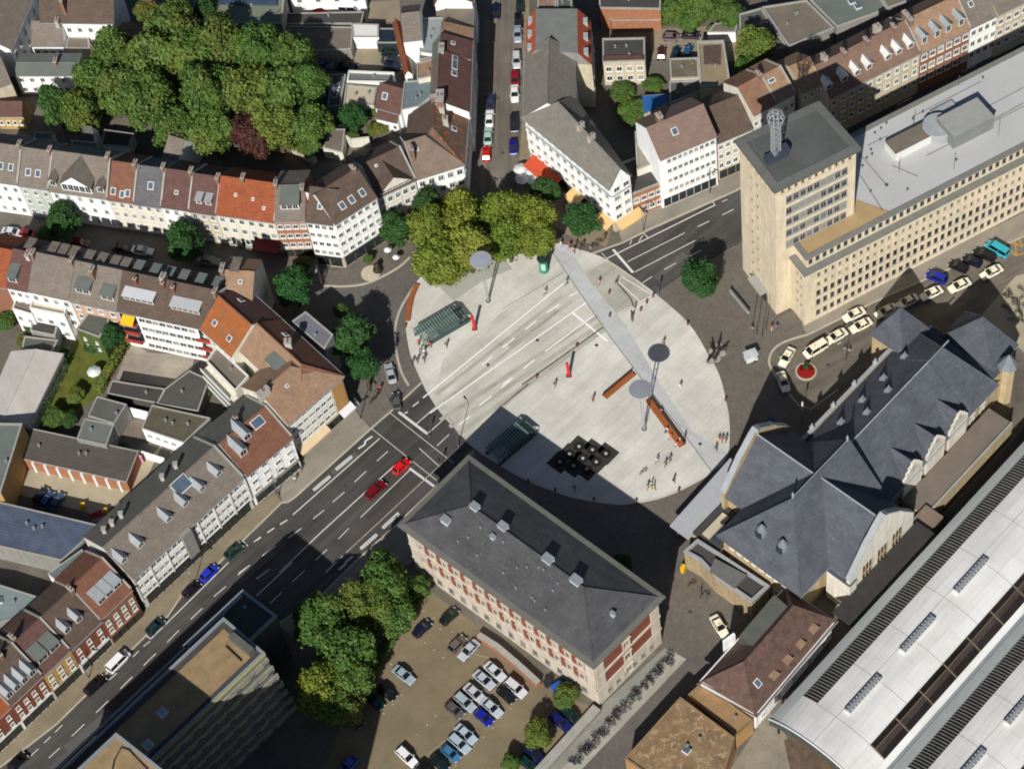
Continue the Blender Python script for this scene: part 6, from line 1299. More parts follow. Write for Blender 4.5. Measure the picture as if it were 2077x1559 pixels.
for x, y, r, h, s, lab in ((775, 1180, 54, 12, 'green', 'tree at the top of the parking lot group, beside the brick office'), (730, 1225, 48, 12, 'yellow', 'yellow tinted tree in the middle of the parking lot group'), (658, 1255, 52, 13, 'green', 'tree at the road end of the parking lot group'), (700, 1320, 58, 14, 'green', 'largest tree in the centre of the parking lot group'),
    (650, 1400, 50, 13, 'olive', 'yellow green tree at the bottom left of the parking lot group'), (715, 1375, 44, 12, 'green', 'tree on the parking side next to two dark cars'), (690, 1435, 42, 11, 'grove', 'lowest tree of the parking lot group, over a shaded car'), (795, 1240, 42, 10, 'green', 'tree overhanging the parking edge below the office roof'), (845, 1190, 26, 6, 'green', 'small green tree against the office wall')):
    tree(x, y, r, h, s, lab, GPk)
tree(1148, 1412, 26, 5, 'green', 'small tree beside the blue container at the parking wall'); tree(1092, 1487, 30, 5.5, 'yellow', 'small yellow green tree on the right parking edge'); tree(1036, 1545, 18, 4, 'green', 'small tree at the bottom edge of the parking lot')
tree(1260, 1148, 20, 5, 'dark', 'tree in the deep shade behind the brick office')
for x, y, r, h, s, lab in ((190, 700, 20, 4, 'dark', 'dark tree beside the ivy covered house'), (152, 800, 20, 3, 'yellow', 'rust tinged shrub on the lawn'), (110, 845, 26, 4, 'green', 'bright green tree at the end of the lawn'), (140, 850, 20, 3, 'dark', 'dark shrub above the garage roof'), (226, 680, 25, 9, 'dark', 'dark climbing tree on the shaded ivy house side'), (10, 650, 22, 4, 'green', 'garden tree at the left edge behind the reddish roof'), (45, 690, 14, 2.5, 'yellow', 'rusty shrub in the left back garden'), (60, 665, 12, 2.5, 'green', 'small green shrub near the green parasol'), (420, 795, 10, 2.5, 'green', 'small green shrub below the balcony block'), (252, 905, 9, 2, 'green', 'little shrub between garage row and mossy roof')):
    tree(x, y, r, h, s, lab, name='shrub', cat='shrub')
def hedge(label, x0, y0, x1, y1, wd, h, sp='green'):
    a, b = Q(0, (x0, y0), (x1, y1)); c = (a+b)/2; d = b-a; th = T('hedge', label, 'hedge', (c.x, c.y, 0), None, math.atan2(d.y, d.x))
    inst('foliage', leaf_mesh('foliage', int(x0), int(d.length*wd*h*40)+600, 0, LF[sp], .3, boxy=(d.length, wd, h)), th, Matrix())
hedge('clipped light green hedge between lawn and concrete yard', 262, 692, 200, 800, 1.7, 1.9, 'yellow'); hedge('dark hedge between the ribbed hall and the lawn', 142, 720, 78, 850, 2.2, 2.6, 'dark')
hedge('overgrown hedge at the parking edge under the trees', 860, 1200, 735, 1400, 1.6, 1.4, 'green')
hedge('low ivy hedge along the bottom of the top edge thicket', 1310, 50, 1430, 46, 1.6, 1.5, 'green')
# ================================================================ VEHICLES
PAINTC = M('car_paint', (200, 200, 200), rough=.28, kind='object', spec=.5); CGL = M('car_glass', (26, 30, 34), rough=.08, var=.2, spec=.6)
TYRE = M('tyre', (26, 26, 27), var=.1); RIM = M('wheel_rim', (150, 152, 156), rough=.4, metal=.5, var=.05); LAMP = M('headlamp', (220, 224, 226), rough=.15, var=.03); TAIL = M('tail_lamp', (150, 24, 20), rough=.2, var=.05); PLATE = M('number_plate', (222, 222, 214), var=.03)
_b = MB()
for s in (0,): 
    _b.v = []; n = 14
    for r, y, m in ((.31, -.1, TYRE), (.31, .1, TYRE)): pass
    def disc(r, y): return [(r*math.cos(2*math.pi*i/n), y, r*math.sin(2*math.pi*i/n)) for i in range(n)]
    A, B, C, D = disc(.31, -.1), disc(.31, .1), disc(.19, -.115), disc(.19, .115)
    for i in range(n):
        j = (i+1) % n; _b.face([A[i], A[j], B[j], B[i]], TYRE); _b.face([C[i], C[j], A[j], A[i]], TYRE); _b.face([B[i], B[j], D[j], D[i]], TYRE)
    _b.face(C, RIM); _b.face(D[::-1], RIM)
WHEEL = _b.mesh('wheel')
CARS = {}
def car_proto(kind):
    L, W, hood, rear, roofz, g = {'sedan': (4.6, 1.78, .88, .92, 1.43, (1.05, .25, -.95, -1.65)), 'hatch': (3.9, 1.68, .9, .95, 1.46, (1.0, .3, -1.2, -1.72)), 'estate': (4.55, 1.78, .9, .96, 1.48, (1.05, .3, -1.75, -2.1)), 'van': (4.9, 1.9, 1.05, 1.1, 1.95, (1.75, 1.05, -2.2, -2.36)), 'suv': (4.5, 1.85, 1.02, 1.06, 1.74, (1.1, .5, -1.75, -2.08)), 'minivan': (4.2, 1.76, .98, 1.02, 1.66, (1.35, .55, -1.65, -1.98))}[kind]
    th = T('car', 'car', 'car', (0, 0, 0)); b = MB(); h = L/2; w = W/2
    st = [(h, w*.72, .42, hood-.3), (h-.1, w*.9, .28, hood-.2), (h-.5, w*.97, .22, hood-.1), (g[0], w, .2, hood), (0, w, .19, hood+.04), (-h*.6, w, .2, rear), (-h+.35, w*.97, .22, rear-.02), (-h+.08, w*.9, .3, rear-.1), (-h, w*.78, .42, rear-.28)]
    rings = []
    for x, ww, zl, zh in st: rings.append([(x, -ww*.9, zl), (x, -ww, zl+.16), (x, -ww, zh-.2), (x, -ww*.88, zh), (x, ww*.88, zh), (x, ww, zh-.2), (x, ww, zl+.16), (x, ww*.9, zl)])
    for r0, r1 in zip(rings, rings[1:]):
        for i in range(8): j = (i+1) % 8; b.face([r0[i], r1[i], r1[j], r0[j]], PAINTC)
    b.face(rings[0], PAINTC); b.face(rings[-1][::-1], PAINTC)
    zb = min(hood, rear)-.02; bw, tw = w*.9, w*.72; lo = [(g[0], -bw, hood-.02), (g[0], bw, hood-.02), (g[3], bw, rear-.02), (g[3], -bw, rear-.02)]; hi = [(g[1], -tw, roofz), (g[1], tw, roofz), (g[2], tw, roofz), (g[2], -tw, roofz)]
    b.hexa([(x+(.03 if k < 2 else -.03), y*1.03, roofz-.03) for k, (x, y, z) in enumerate(hi)], [(x, y*.96, roofz+.035) for x, y, z in hi], PAINTC)
    for a, e in zip(lo, hi): b.tube([(a[0], a[1]*1.0, a[2]), e], .045, PAINTC, 5)
    mx = (g[1]+g[2])/2
    for s in (-1, 1): b.tube([(mx, s*bw, zb+.03), (mx, s*tw, roofz)], .05, PAINTC, 4)
    for s in (-1, 1): b.box((g[0]-.25, s*(w+.08)), .12, .2, hood, hood+.13, PAINTC)
    for s in (-1, 1): b.box((h-.0, 0), .04, .5, .42, .53, PLATE); b.box((-h, 0), .04, .5, .5, .61, PLATE)
    b.build('body', th, False)
    k = MB(); k.hexa(lo, hi, CGL); k.build('windows', th)
    for sx in (h-.82, -h+.8):
        for s in (-1, 1): inst('wheel', WHEEL, th, Matrix.Translation((sx, s*(w-.08), .31)))
    for s in (-1, 1):
        k = MB(); k.box((h-.12, s*w*.66), .2, .34, hood-.33, hood-.19, LAMP); k.build('headlight', th); k = MB(); k.box((-h+.1, s*w*.72), .16, .26, rear-.36, rear-.16, TAIL); k.build('taillight', th)
    CARS[kind] = th; return th
_used = {}
def car(kind, x, y, dx, dy, c, label, group=None, z=0.01, taxi=False, cat=None):
    """x, y: photo pixel of the car's middle; dx, dy: image direction of its nose"""
    if kind not in CARS: car_proto(kind)
    o = CARS[kind]
    if kind in _used: o = copy_tree(o)
    _used[kind] = 1
    nm = 'taxi' if taxi else {'van': 'van'}.get(kind, 'car')
    o.name = nm; tag(o, label, cat or nm, group)
    if not group and 'group' in o: del o['group']
    p, q = P(x, y, .6), P(x+dx, y+dy, .6); d = q-p; o.location = (p.x, p.y, z); o.rotation_euler = (0, 0, math.atan2(d.y, d.x))
    col = (*lin(c), 1)
    for ch in o.children:
        if ch.name.split('.')[0] == 'body': ch.color = col
    if taxi:
        k = MB(); k.box((.1, 0), .18, .5, 1.47, 1.6, M('taxi_lamp', (236, 196, 70), rough=.3, var=.03)); m = k.mesh('taxi_sign'); inst('taxi_sign', m, o, Matrix.Translation((0, 0, 0 if kind != 'van' else .5)))
    return o
SIL, BLK, NAVY, WHT, DGR, RED, BLU = (176, 182, 188), (22, 22, 24), (22, 28, 52), (232, 232, 232), (20, 44, 40), (206, 26, 24), (28, 34, 150)
PG = 'cars in the dirt parking lot'
for a in (('hatch', 856, 1275, 75, -68, NAVY, 'dark navy car alone near the top of the parking lot'), ('hatch', 911, 1250, 72, -66, (24, 34, 32), 'very dark green car next to the office wall, topmost in the parking lot'), ('hatch', 927, 1306, 66, -66, (104, 96, 88), 'grey brown hatchback beside a silver saloon near the brick wall'), ('sedan', 951, 1318, -70, 72, SIL, 'silver saloon next to the grey brown hatchback near the brick wall'),
    ('sedan', 819, 1368, 74, 58, (150, 168, 174), 'pale blue grey saloon parked alone left of the rows'), ('hatch', 785, 1404, 70, 56, BLK, 'black hatchback beside the trees, right of a dark green one'), ('hatch', 761, 1422, 70, 60, (14, 48, 42), 'dark green hatchback beside the parking lot trees'), ('sedan', 1004, 1361, 72, 62, (196, 200, 204), 'light silver car at the top end of the double row'),
    ('sedan', 982, 1378, 72, 62, SIL, 'silver car second from the top of the double row'), ('sedan', 963, 1405, 76, 66, (186, 190, 194), 'silver car third from the top of the double row'), ('estate', 943, 1423, 76, 66, (160, 174, 178), 'blue grey estate car fourth in the double row'), ('hatch', 922, 1439, 72, 62, (92, 84, 82), 'brown grey car at the lower end of the double row'),
    ('suv', 1046, 1395, 76, 62, (206, 204, 206), 'large pale silver off road car at the right of the rows'), ('hatch', 1027, 1409, 72, 62, (30, 30, 30), 'black car beside the large pale silver off road car'), ('sedan', 997, 1434, 74, 64, (178, 190, 196), 'silver blue saloon between black and blue cars in the right row'), ('hatch', 981, 1454, 70, 60, BLU, 'bright blue small car in the right row'),
    ('sedan', 945, 1488, 76, 66, (168, 186, 196), 'silver car with black roof at the top of the lower row'), ('estate', 932, 1507, 76, 66, (168, 182, 192), 'silver estate car second in the lower row'), ('hatch', 914, 1527, 70, 60, (60, 116, 156), 'sky blue hatchback in the lower row'), ('hatch', 891, 1547, 70, 60, (22, 34, 36), 'dark car below the sky blue hatchback'), ('hatch', 862, 1562, 70, 60, BLK, 'black car cut by the bottom edge of the parking lot'),
    ('estate', 825, 1534, 76, 72, WHT, 'white estate car alone at the bottom of the parking lot'), ('hatch', 719, 1458, 70, 60, (44, 36, 36), 'dark car in shade below the parking lot trees'), ('hatch', 706, 1552, -60, 60, (60, 96, 190), 'blue car in deep shade at the bottom edge'), ('estate', 1137, 1463, 70, 56, (24, 30, 96), 'navy blue car at the right parking edge under small trees'), ('estate', 1160, 1452, 66, 54, (24, 46, 44), 'dark car half hidden behind the small tree at the parking wall'), ('estate', 1084, 1530, 66, 54, (20, 28, 66), 'dark blue car at the lower right parking edge'), ('hatch', 1070, 1548, 66, 54, (18, 50, 46), 'dark green car at the lower right parking edge')):
    car(*a, PG)
for a in (('hatch', 814, 946, 78, -68, (228, 22, 22), 'bright red hatchback waiting at the stop line'), ('estate', 762, 993, 78, -70, (120, 16, 24), 'dark red car queuing behind the bright red hatchback')): car(*a)
KG = 'cars parked along the main road kerb'
for a in (('hatch', 474, 1117, 78, -66, (26, 58, 52), 'dark green car parked at the kerb before the long grey block'), ('hatch', 424, 1162, 72, -68, (34, 52, 190), 'bright blue car parked on the main road'), ('hatch', 389, 1195, 76, -68, (22, 20, 28), 'black car parked behind the bright blue one'), ('hatch', 315, 1270, 76, -70, (20, 52, 58), 'dark teal car parked alone at the kerb'), ('estate', 193, 1389, 76, -68, (20, 20, 22), 'black estate car parked behind the white van'), ('hatch', 36, 1544, 76, -70, (20, 22, 26), 'black car at the lower left corner of the photo')): car(*a, KG)
car('van', 240, 1341, 72, -74, (240, 240, 240), 'white delivery van parked on the main road pavement', KG)
car('sedan', 792, 757, -22, -80, (170, 174, 178), 'silver saloon in the side street left of the square'); car('hatch', 804, 813, -10, -80, (90, 90, 88), 'grey hatchback at the mouth of the side street by the crossing')
NG = 'cars parked on the north street'
for k_, x, y, c, lab, dy in (('hatch', 1055, 14, DGR, 'dark green car at the top right of the north street', 60), ('sedan', 1052, 43, BLK, 'black car second from the top on the right kerb', 60), ('sedan', 1050, 69, (150, 160, 174), 'blue silver car third from the top on the right kerb', 60), ('estate', 1048, 122, (190, 192, 194), 'silver estate car with white front on the right kerb', 60), ('sedan', 1045, 161, (140, 22, 36), 'wine red car on the right kerb of the north street', 60), ('sedan', 1044, 190, (230, 230, 228), 'white car below the wine red one', 60), ('estate', 1043, 250, (30, 40, 46), 'black car with light roof box on the right kerb', 60), ('hatch', 1041, 298, (34, 30, 120), 'dark blue car near the orange awning', 60),
    ('sedan', 1006, 22, NAVY, 'navy car at the top left kerb of the north street', -60), ('sedan', 995, 207, (50, 54, 86), 'dark blue grey car on the left kerb', -60), ('sedan', 993, 240, (236, 236, 236), 'white car in the left kerb row', -60), ('sedan', 990, 276, (170, 196, 186), 'pale green car behind the red one', -60), ('hatch', 987, 312, RED, 'bright red car at the lower end of the left kerb row', -60)): car(k_, x, y, 2, dy, c, lab, NG)
WG = 'cars in the shaded west street'
for k_, x, y, c, lab, dx in (('sedan', 25, 471, (200, 204, 206), 'silver car at the left edge of the shaded west street', 60), ('hatch', 57, 474, (170, 26, 30), 'red car behind the low light green tree', 60), ('hatch', 162, 492, (110, 22, 24), 'dark red car in deep shade of the west street', 60), ('sedan', 250, 503, (20, 20, 24), 'black car in the middle of the west street', 60), ('sedan', 289, 508, (190, 194, 198), 'silver white car left of the dark street tree', 60), ('sedan', 424, 528, (110, 116, 116), 'grey car right of the dark street tree', 60), ('hatch', 478, 531, (140, 146, 150), 'grey car by the corner house at the street end', 60)): car(k_, x, y, dx, 9, c, lab, WG)
TX, TG = (240, 233, 208), 'cream taxis at the station rank'
for k_, x, y, dx, dy, lab in (('sedan', 1732, 638, -76, 36, 'cream taxi closest to the sandstone wing, outside the queue'), ('sedan', 1746, 660, -76, 38, 'cream taxi below the one nearest the wing'), ('sedan', 1696, 682, -74, 42, 'cream taxi between the estate taxi and the outer pair'), ('van', 1654, 709, -74, 44, 'large cream van taxi above the flower bed'), ('sedan', 1596, 724, -36, 60, 'cream taxi on the bend left of the flower bed'), ('sedan', 1589, 774, 22, 66, 'first cream taxi, lowest left beside the flower bed'), ('sedan', 1797, 631, -76, 38, 'cream taxi half under the pavilion roof corner'), ('sedan', 1889, 595, -76, 36, 'cream taxi in the pavilion shade, upper'), ('sedan', 1840, 612, -76, 40, 'cream taxi in deep shade behind the pavilion roof'), ('sedan', 1946, 579, -76, 36, 'cream taxi in shade next to the blue car'), ('sedan', 2011, 552, -76, 38, 'cream taxi in the sun, last of the queue at right')):
    car(k_, x, y, dx, dy, TX, lab, TG, .03, True)
for k_, x, y, c, lab in (('hatch', 1944, 541, BLK, 'black car leftmost of the three dark ones below the wing'), ('hatch', 1972, 530, (20, 24, 40), 'blue black car between two black ones below the wing'), ('estate', 1997, 517, (26, 28, 26), 'black estate car next to the turquoise van')): car(k_, x, y, -70, -30, c, lab, 'dark cars below the long wing', .03)
car('minivan', 1900, 563, -60, -24, (26, 40, 150), 'blue car at the edge of the pavilion shade', None, .03); car('van', 2023, 506, -66, -38, (50, 176, 190), 'turquoise van beside the yellow road hatching', None, .03)
car('sedan', 1459, 1269, 46, 74, TX, 'single cream taxi on the lane between brick office and station', None, .02, True)
RG = 'cars in the rear yards'
for k_, x, y, dx, dy, c, lab in (('hatch', 792, 108, 60, 4, DGR, 'dark car at the top of the rear car park row'), ('sedan', 795, 122, 60, 4, (40, 50, 60), 'dark grey car in the middle of the rear car park row'), ('hatch', 796, 136, 60, 4, NAVY, 'navy car at the bottom of the rear car park row'), ('hatch', 657, 132, 60, 6, (80, 100, 130), 'blue grey car in shade beside the grove'), ('sedan', 705, 136, 60, 4, BLK, 'black car in shade at the rear car park edge'), ('hatch', 652, 18, 60, 3, (200, 36, 34), 'red car before the white workshop'), ('van', 710, 19, 60, 2, (236, 236, 238), 'white van before the white workshop'), ('hatch', 1362, 76, 60, 2, (120, 100, 106), 'pinkish grey car in the rear court, left'), ('hatch', 1402, 72, 60, 2, (60, 50, 58), 'dark plum car in the rear court, right'), ('hatch', 1342, 108, 4, -60, (70, 34, 34), 'dark maroon car by the low yard roof'), ('hatch', 1370, 108, 20, -60, (34, 54, 66), 'dark teal car by the low yard roof'), ('hatch', 1395, 104, 20, -60, (36, 78, 120), 'blue car by the low yard roof'), ('hatch', 82, 1005, 50, -70, (30, 50, 60), 'dark teal car in the garage yard'), ('hatch', 96, 1014, 40, -70, (60, 90, 150), 'blue car in the garage yard beside dark ones'), ('hatch', 116, 1017, 44, -70, (60, 100, 130), 'pale blue car rightmost of the garage yard group')): car(k_, x, y, dx, dy, c, lab, RG)
car('van', 1640, 22, 40, 50, (236, 236, 236), 'white van on the flat roof deck at the top right', None, 6.02)
# ================================================================ PEOPLE
SKIN = M('skin', (206, 160, 130), var=.05, rough=.6); CLOTH = M('cloth', (200, 200, 200), kind='object'); HAIR = M('hair', (200, 200, 200), kind='object'); EYE = M('eye', (30, 26, 24), var=.02)
def skin_mesh(name, verts, edges, mat, root=0, sub=1, extra=None):
    me = bpy.data.meshes.new('t'); me.from_pydata([v[:3] for v in verts], edges, []); o = bpy.data.objects.new('t', me); COL.objects.link(o)
    sk = o.modifiers.new('s', 'SKIN'); sk.use_smooth_shade = True
    for i, v in enumerate(verts):
        d = me.skin_vertices[0].data[i]; d.radius = (v[3], v[4] if len(v) > 4 else v[3]); d.use_root = (i == root)
    if sub: o.modifiers.new('u', 'SUBSURF').levels = sub
    dg = bpy.context.evaluated_depsgraph_get(); ev = o.evaluated_get(dg); m2 = bpy.data.meshes.new_from_object(ev)
    b = MB(); b.v = [tuple(v.co) for v in m2.vertices]; b.f = [list(p.vertices) for p in m2.polygons]; b.m = [b.mi(mat)]*len(b.f)
    bpy.data.objects.remove(o); bpy.data.meshes.remove(me); bpy.data.meshes.remove(m2)
    if extra: extra(b)
    return b.mesh(name, smooth=True)
def figure(pose):
    """meshes of one standing, walking or sitting person facing +x"""
    if pose == 'sit': hz = .5; legs = [((.42, .1, .5), (.44, .1, .09), (.58, .1, .05)), ((.42, -.1, .5), (.48, -.11, .09), (.62, -.11, .05))]; arms = [((.03, .25, hz+.28), (.25, .2, hz+.14)), ((.03, -.25, hz+.28), (.24, -.18, hz+.14))]
    elif pose == 'walk': hz = .9; legs = [((.2, .1, .5), (.3, .1, .1), (.45, .1, .06)), ((-.05, -.1, .5), (-.33, -.1, .15), (-.24, -.1, .04))]; arms = [((-.14, .25, hz+.27), (-.16, .27, hz+.02)), ((.1, -.25, hz+.28), (.3, -.24, hz+.1))]
    else: hz = .92; legs = [((.03, .11, .5), (0, .12, .09), (.15, .14, .04)), ((.02, -.1, .5), (-.02, -.11, .09), (.13, -.14, .04))]; arms = [((-.04, .26, hz+.26), (.05, .28, hz+.02)), ((-.02, -.26, hz+.26), (.2, -.2, hz+.2))]
    V = [(0, 0, hz, .12, .15), (0, 0, hz+.22, .1, .14), (.0, 0, hz+.42, .11, .17), (.01, 0, hz+.56, .055), (.03, 0, hz+.63, .075), (.02, 0, hz+.7, .095), (.0, 0, hz+.79, .07), (.125, 0, hz+.675, .018)]
    E_ = [(0, 1), (1, 2), (2, 3), (3, 4), (4, 5), (5, 6), (5, 7)]; tv = [(0, 0, hz+.1, .125, .155), (0, 0, hz-.02, .125, .16)]; te = [(0, 1)]; sv = [(0, 0, hz-.1, .14, .175), (0, 0, hz+.22, .115, .155), (0, 0, hz+.44, .12, .185), (.01, 0, hz+.53, .07)]; se = [(0, 1), (1, 2), (2, 3)]; hands = []
    for s, (el, wr) in zip((1, -1), arms):
        i = len(V); V += [(0, s*.19, hz+.5, .06), (*el, .042), (*wr, .03)]; E_ += [(2, i), (i, i+1), (i+1, i+2)]
        e = Vector(wr); d = (e-Vector(el)).normalized(); pm = e+d*.06; V.append((*pm, .035, .02)); E_.append((i+2, i+3)); hands.append((pm, d, s))
        j = len(sv); sv += [(0, s*.19, hz+.49, .075), (*el, .055), (*(Vector(el).lerp(e, .85)), .045)]; se += [(2, j), (j, j+1), (j+1, j+2)]
    for s, (kn, an, to) in zip((1, -1), legs):
        i = len(V); V += [(.0, s*.09, hz-.04, .085), (*kn, .06), (*an, .04), (*to, .035)]; E_ += [(0, i), (i, i+1), (i+1, i+2), (i+2, i+3)]
        j = len(tv); tv += [(.0, s*.095, hz-.05, .1), (*kn, .075), (*(Vector(kn).lerp(Vector(an), .92)), .06)]; te += [(1, j), (j, j+1), (j+1, j+2)]
    def extra(b):
        for pm, d, s in hands:
            sd = d.cross(Vector((0, 0, 1))).normalized() if abs(d.z) < .95 else Vector((1, 0, 0)); up_ = sd.cross(d)
            for f, ln_ in ((-.027, .07), (-.009, .08), (.009, .078), (.027, .06)): p = pm+sd*f+d*.02; b.tube([p, p+d*ln_*.55, p+d*ln_-up_*.025], .009, SKIN, 5, .006)
            b.tube([pm+sd*.03-d*.02, pm+sd*.062+d*.012, pm+sd*.066+d*.04], .011, SKIN, 5, .007)
        for s in (-1, 1): b.box((.108, s*.034), .012, .026, hz+.7, hz+.716, EYE); b.box((.01, s*.098), .05, .018, hz+.655, hz+.72, SKIN)
        b.box((.104, 0), .012, .05, hz+.628, hz+.637, M('lips', (160, 90, 84)))
    body = skin_mesh('body', V, E_, SKIN, 0, 1, extra)
    shirt = skin_mesh('shirt', sv, se, CLOTH); trousers = skin_mesh('trousers', tv, te, CLOTH)
    k = MB(); k.lathe((-.015, 0), [(.1, hz+.68), (.112, hz+.73), (.1, hz+.78), (.055, hz+.825), (.01, hz+.835)], HAIR, 10); k.box((-.07, 0), .07, .16, hz+.6, hz+.72, HAIR)
    k2 = MB()
    for kn, an, to in legs: a, t = Vector(an), Vector(to); k2.hexa([v3(q, max(.0, a.z-.09)) for q in ((a.x-.07, a.y-.05), (t.x+.05, t.y-.05), (t.x+.05, t.y+.05), (a.x-.07, a.y+.05))], [v3(q, a.z+.0) for q in ((a.x-.06, a.y-.05), (t.x+.03, t.y-.04), (t.x+.03, t.y+.04), (a.x-.06, a.y+.05))], CLOTH)
    return [('body', body), ('shirt', shirt), ('trousers', trousers), ('hair', k.mesh('hair')), ('shoes', k2.mesh('shoes'))]
FIG = {}
def person(x, y, pose, ang, sh, tr, hair, label, group=None, z=.04, sc=1.0):
    if pose not in FIG: FIG[pose] = figure(pose)
    p = P(x, y, z); th = T('person', label, 'person', (p.x, p.y, z), group, R(ang)); th.scale = (sc,)*3
    for nm, me in FIG[pose]:
        o = inst(nm, me, th, Matrix()); c = {'shirt': sh, 'trousers': tr, 'hair': hair, 'shoes': (30, 28, 28)}.get(nm)
        if c: o.color = (*lin(c), 1)
K_, W_, B_, G_, RD, JN = (24, 24, 28), (224, 224, 222), (52, 34, 24), (110, 110, 112), (200, 36, 34), (44, 58, 92)
HB, HG, HY = (40, 26, 18), (140, 136, 130), (176, 140, 86)
SG = 'pedestrians on the square'
for a in ((1106, 597, 'walk', 200, W_, JN, HB, 'person in white top walking on the upper white lane line'), (1149, 577, 'walk', 20, (190, 190, 200), K_, HB, 'person in pale top near the end of the upper lane line'), (1215, 577, 'stand', 250, (206, 150, 130), (180, 170, 150), HB, 'person in pink top on the blue grey walkway'), (1251, 576, 'walk', 120, K_, K_, HB, 'dark dressed person near the crossing strip'), (1346, 699, 'walk', 280, (176, 110, 100), JN, HB, 'person in rosy top between the lamp disc and the walkway'), (1282, 648, 'stand', 90, (50, 60, 64), K_, HB, 'person beside the dark pole at the traffic corner'),
          (1126, 784, 'walk', 60, (60, 60, 66), G_, HB, 'person in grey near the red pylon by the drain line'), (1203, 813, 'stand', 300, (220, 70, 50), K_, HB, 'person in orange red jacket left of the upper bench'), (1380, 788, 'walk', 80, W_, W_, HG, 'person in white right of the lamp discs'), (1458, 897, 'walk', 230, (226, 170, 150), (200, 190, 180), HY, 'person in peach top at the right plaza rim, left of three'), (1465, 896, 'walk', 235, (210, 80, 70), K_, HB, 'person in red top at the right plaza rim, middle of three'), (1473, 895, 'walk', 225, K_, K_, HB, 'person in black at the right plaza rim, right of three'), (1453, 913, 'walk', 80, (40, 44, 50), JN, HB, 'dark dressed person below the three at the right rim'),
          (1333, 938, 'walk', 200, W_, G_, HB, 'person in white shirt topmost of the lower right group'), (1350, 945, 'walk', 40, (70, 70, 70), K_, HB, 'person in dark grey, left of a walking pair'), (1359, 936, 'walk', 40, (90, 70, 60), K_, HB, 'person in brown, right of a walking pair'), (1314, 991, 'walk', 60, (150, 150, 146), K_, HB, 'person in grey left of the one with yellow bag'), (1322, 986, 'stand', 150, W_, K_, HB, 'person in white beside the yellow bag'), (1326, 992, 'walk', 320, (220, 200, 60), G_, HB, 'person in yellow at the lower plaza edge'), (1367, 978, 'walk', 100, K_, K_, HB, 'person in black standing alone near the lower plaza rim'), (1166, 993, 'walk', 70, (40, 44, 54), K_, HB, 'dark person in the shaded lower plaza edge'), (1389, 891, 'stand', 200, (60, 66, 70), K_, HB, 'person standing at the lower end of the long bench'),
          (906, 704, 'walk', 70, (50, 56, 60), K_, HB, 'dark dressed person right of the glass stair shelter'), (874, 704, 'stand', 240, RD, G_, HB, 'person in red coat at the stair shelter entrance, right'), (868, 702, 'stand', 200, W_, K_, HB, 'person in white beside the red coat'), (850, 699, 'stand', 300, (210, 26, 44), K_, HB, 'person in crimson coat at the stair shelter corner'), (861, 718, 'walk', 100, W_, K_, HG, 'person with white top below the stair shelter'), (853, 716, 'walk', 120, (150, 160, 170), JN, HB, 'person in pale blue below the stair shelter'), (837, 738, 'walk', 80, K_, K_, HB, 'dark person at the left plaza rim'), (847, 734, 'walk', 260, (40, 40, 46), K_, HB, 'dark person just inside the left plaza rim'), (861, 732, 'walk', 260, (46, 42, 40), K_, HB, 'dark person lowest of the group by the stair shelter'),
          (1138, 500, 'stand', 300, W_, W_, HY, 'person in white at the upper tip of the plaza'), (1156, 503, 'stand', 260, RD, K_, HB, 'person in red at the upper plaza edge'), (1164, 512, 'walk', 280, (200, 150, 120), K_, HB, 'person in tan front of the upper edge group'), (1169, 500, 'stand', 200, K_, K_, HB, 'person in black in the upper edge group'), (1177, 506, 'walk', 240, (80, 64, 54), K_, HB, 'person in brown in the upper edge group'), (1183, 500, 'stand', 250, K_, JN, HB, 'person in jeans in the upper edge group'), (1199, 509, 'stand', 180, (206, 196, 186), G_, HB, 'person in cream at the right of the upper edge group'), (1227, 485, 'walk', 30, K_, K_, HB, 'dark person on the pavement by the awnings')):
    person(*a, SG)
for a in ((1341, 836, 'sit', 40, W_, G_, HB, 'person in white sitting on the upper part of the long bench'), (1354, 874, 'sit', 215, (236, 236, 240), K_, HB, 'person in white sitting on the near side of the long bench'), (1362, 888, 'sit', 215, (210, 60, 50), (200, 190, 180), HY, 'person in red sitting near the lower end of the long bench'), (1374, 902, 'sit', 215, (230, 90, 80), (220, 210, 200), HB, 'person in coral sitting at the lower tip of the long bench'), (1379, 893, 'sit', 35, W_, K_, HB, 'person in white sitting on the walkway side of the long bench')):
    person(*a, 'people sitting on the long bench', .09)
for a in ((1565, 669, 'walk', 60, RD, W_, HB, 'person in red at the sandstone tower corner'), (1576, 668, 'walk', 60, (60, 100, 180), JN, HB, 'person in blue beside the one in red at the tower corner'), (1525, 672, 'stand', 240, (190, 160, 150), G_, HB, 'person in rosy grey under the flag poles'), (1714, 714, 'walk', 200, (150, 150, 150), G_, HB, 'person in grey on the taxi rank, left of two'), (1723, 717, 'walk', 200, (170, 170, 176), K_, HB, 'person in pale grey on the taxi rank, right of two'), (772, 792, 'stand', 100, (220, 60, 110), K_, HB, 'person in pink at the side street corner'), (765, 800, 'walk', 80, K_, K_, HB, 'dark person beside the one in pink'), (612, 955, 'walk', 60, K_, G_, HB, 'person walking on the pavement by the white house'), (600, 976, 'walk', 240, W_, G_, HB, 'person in white on the pavement by the white house'), (795, 507, 'stand', 200, W_, K_, HB, 'person in white near the café parasols left of the planes')):
    person(*a, 'passers-by off the square', .06)
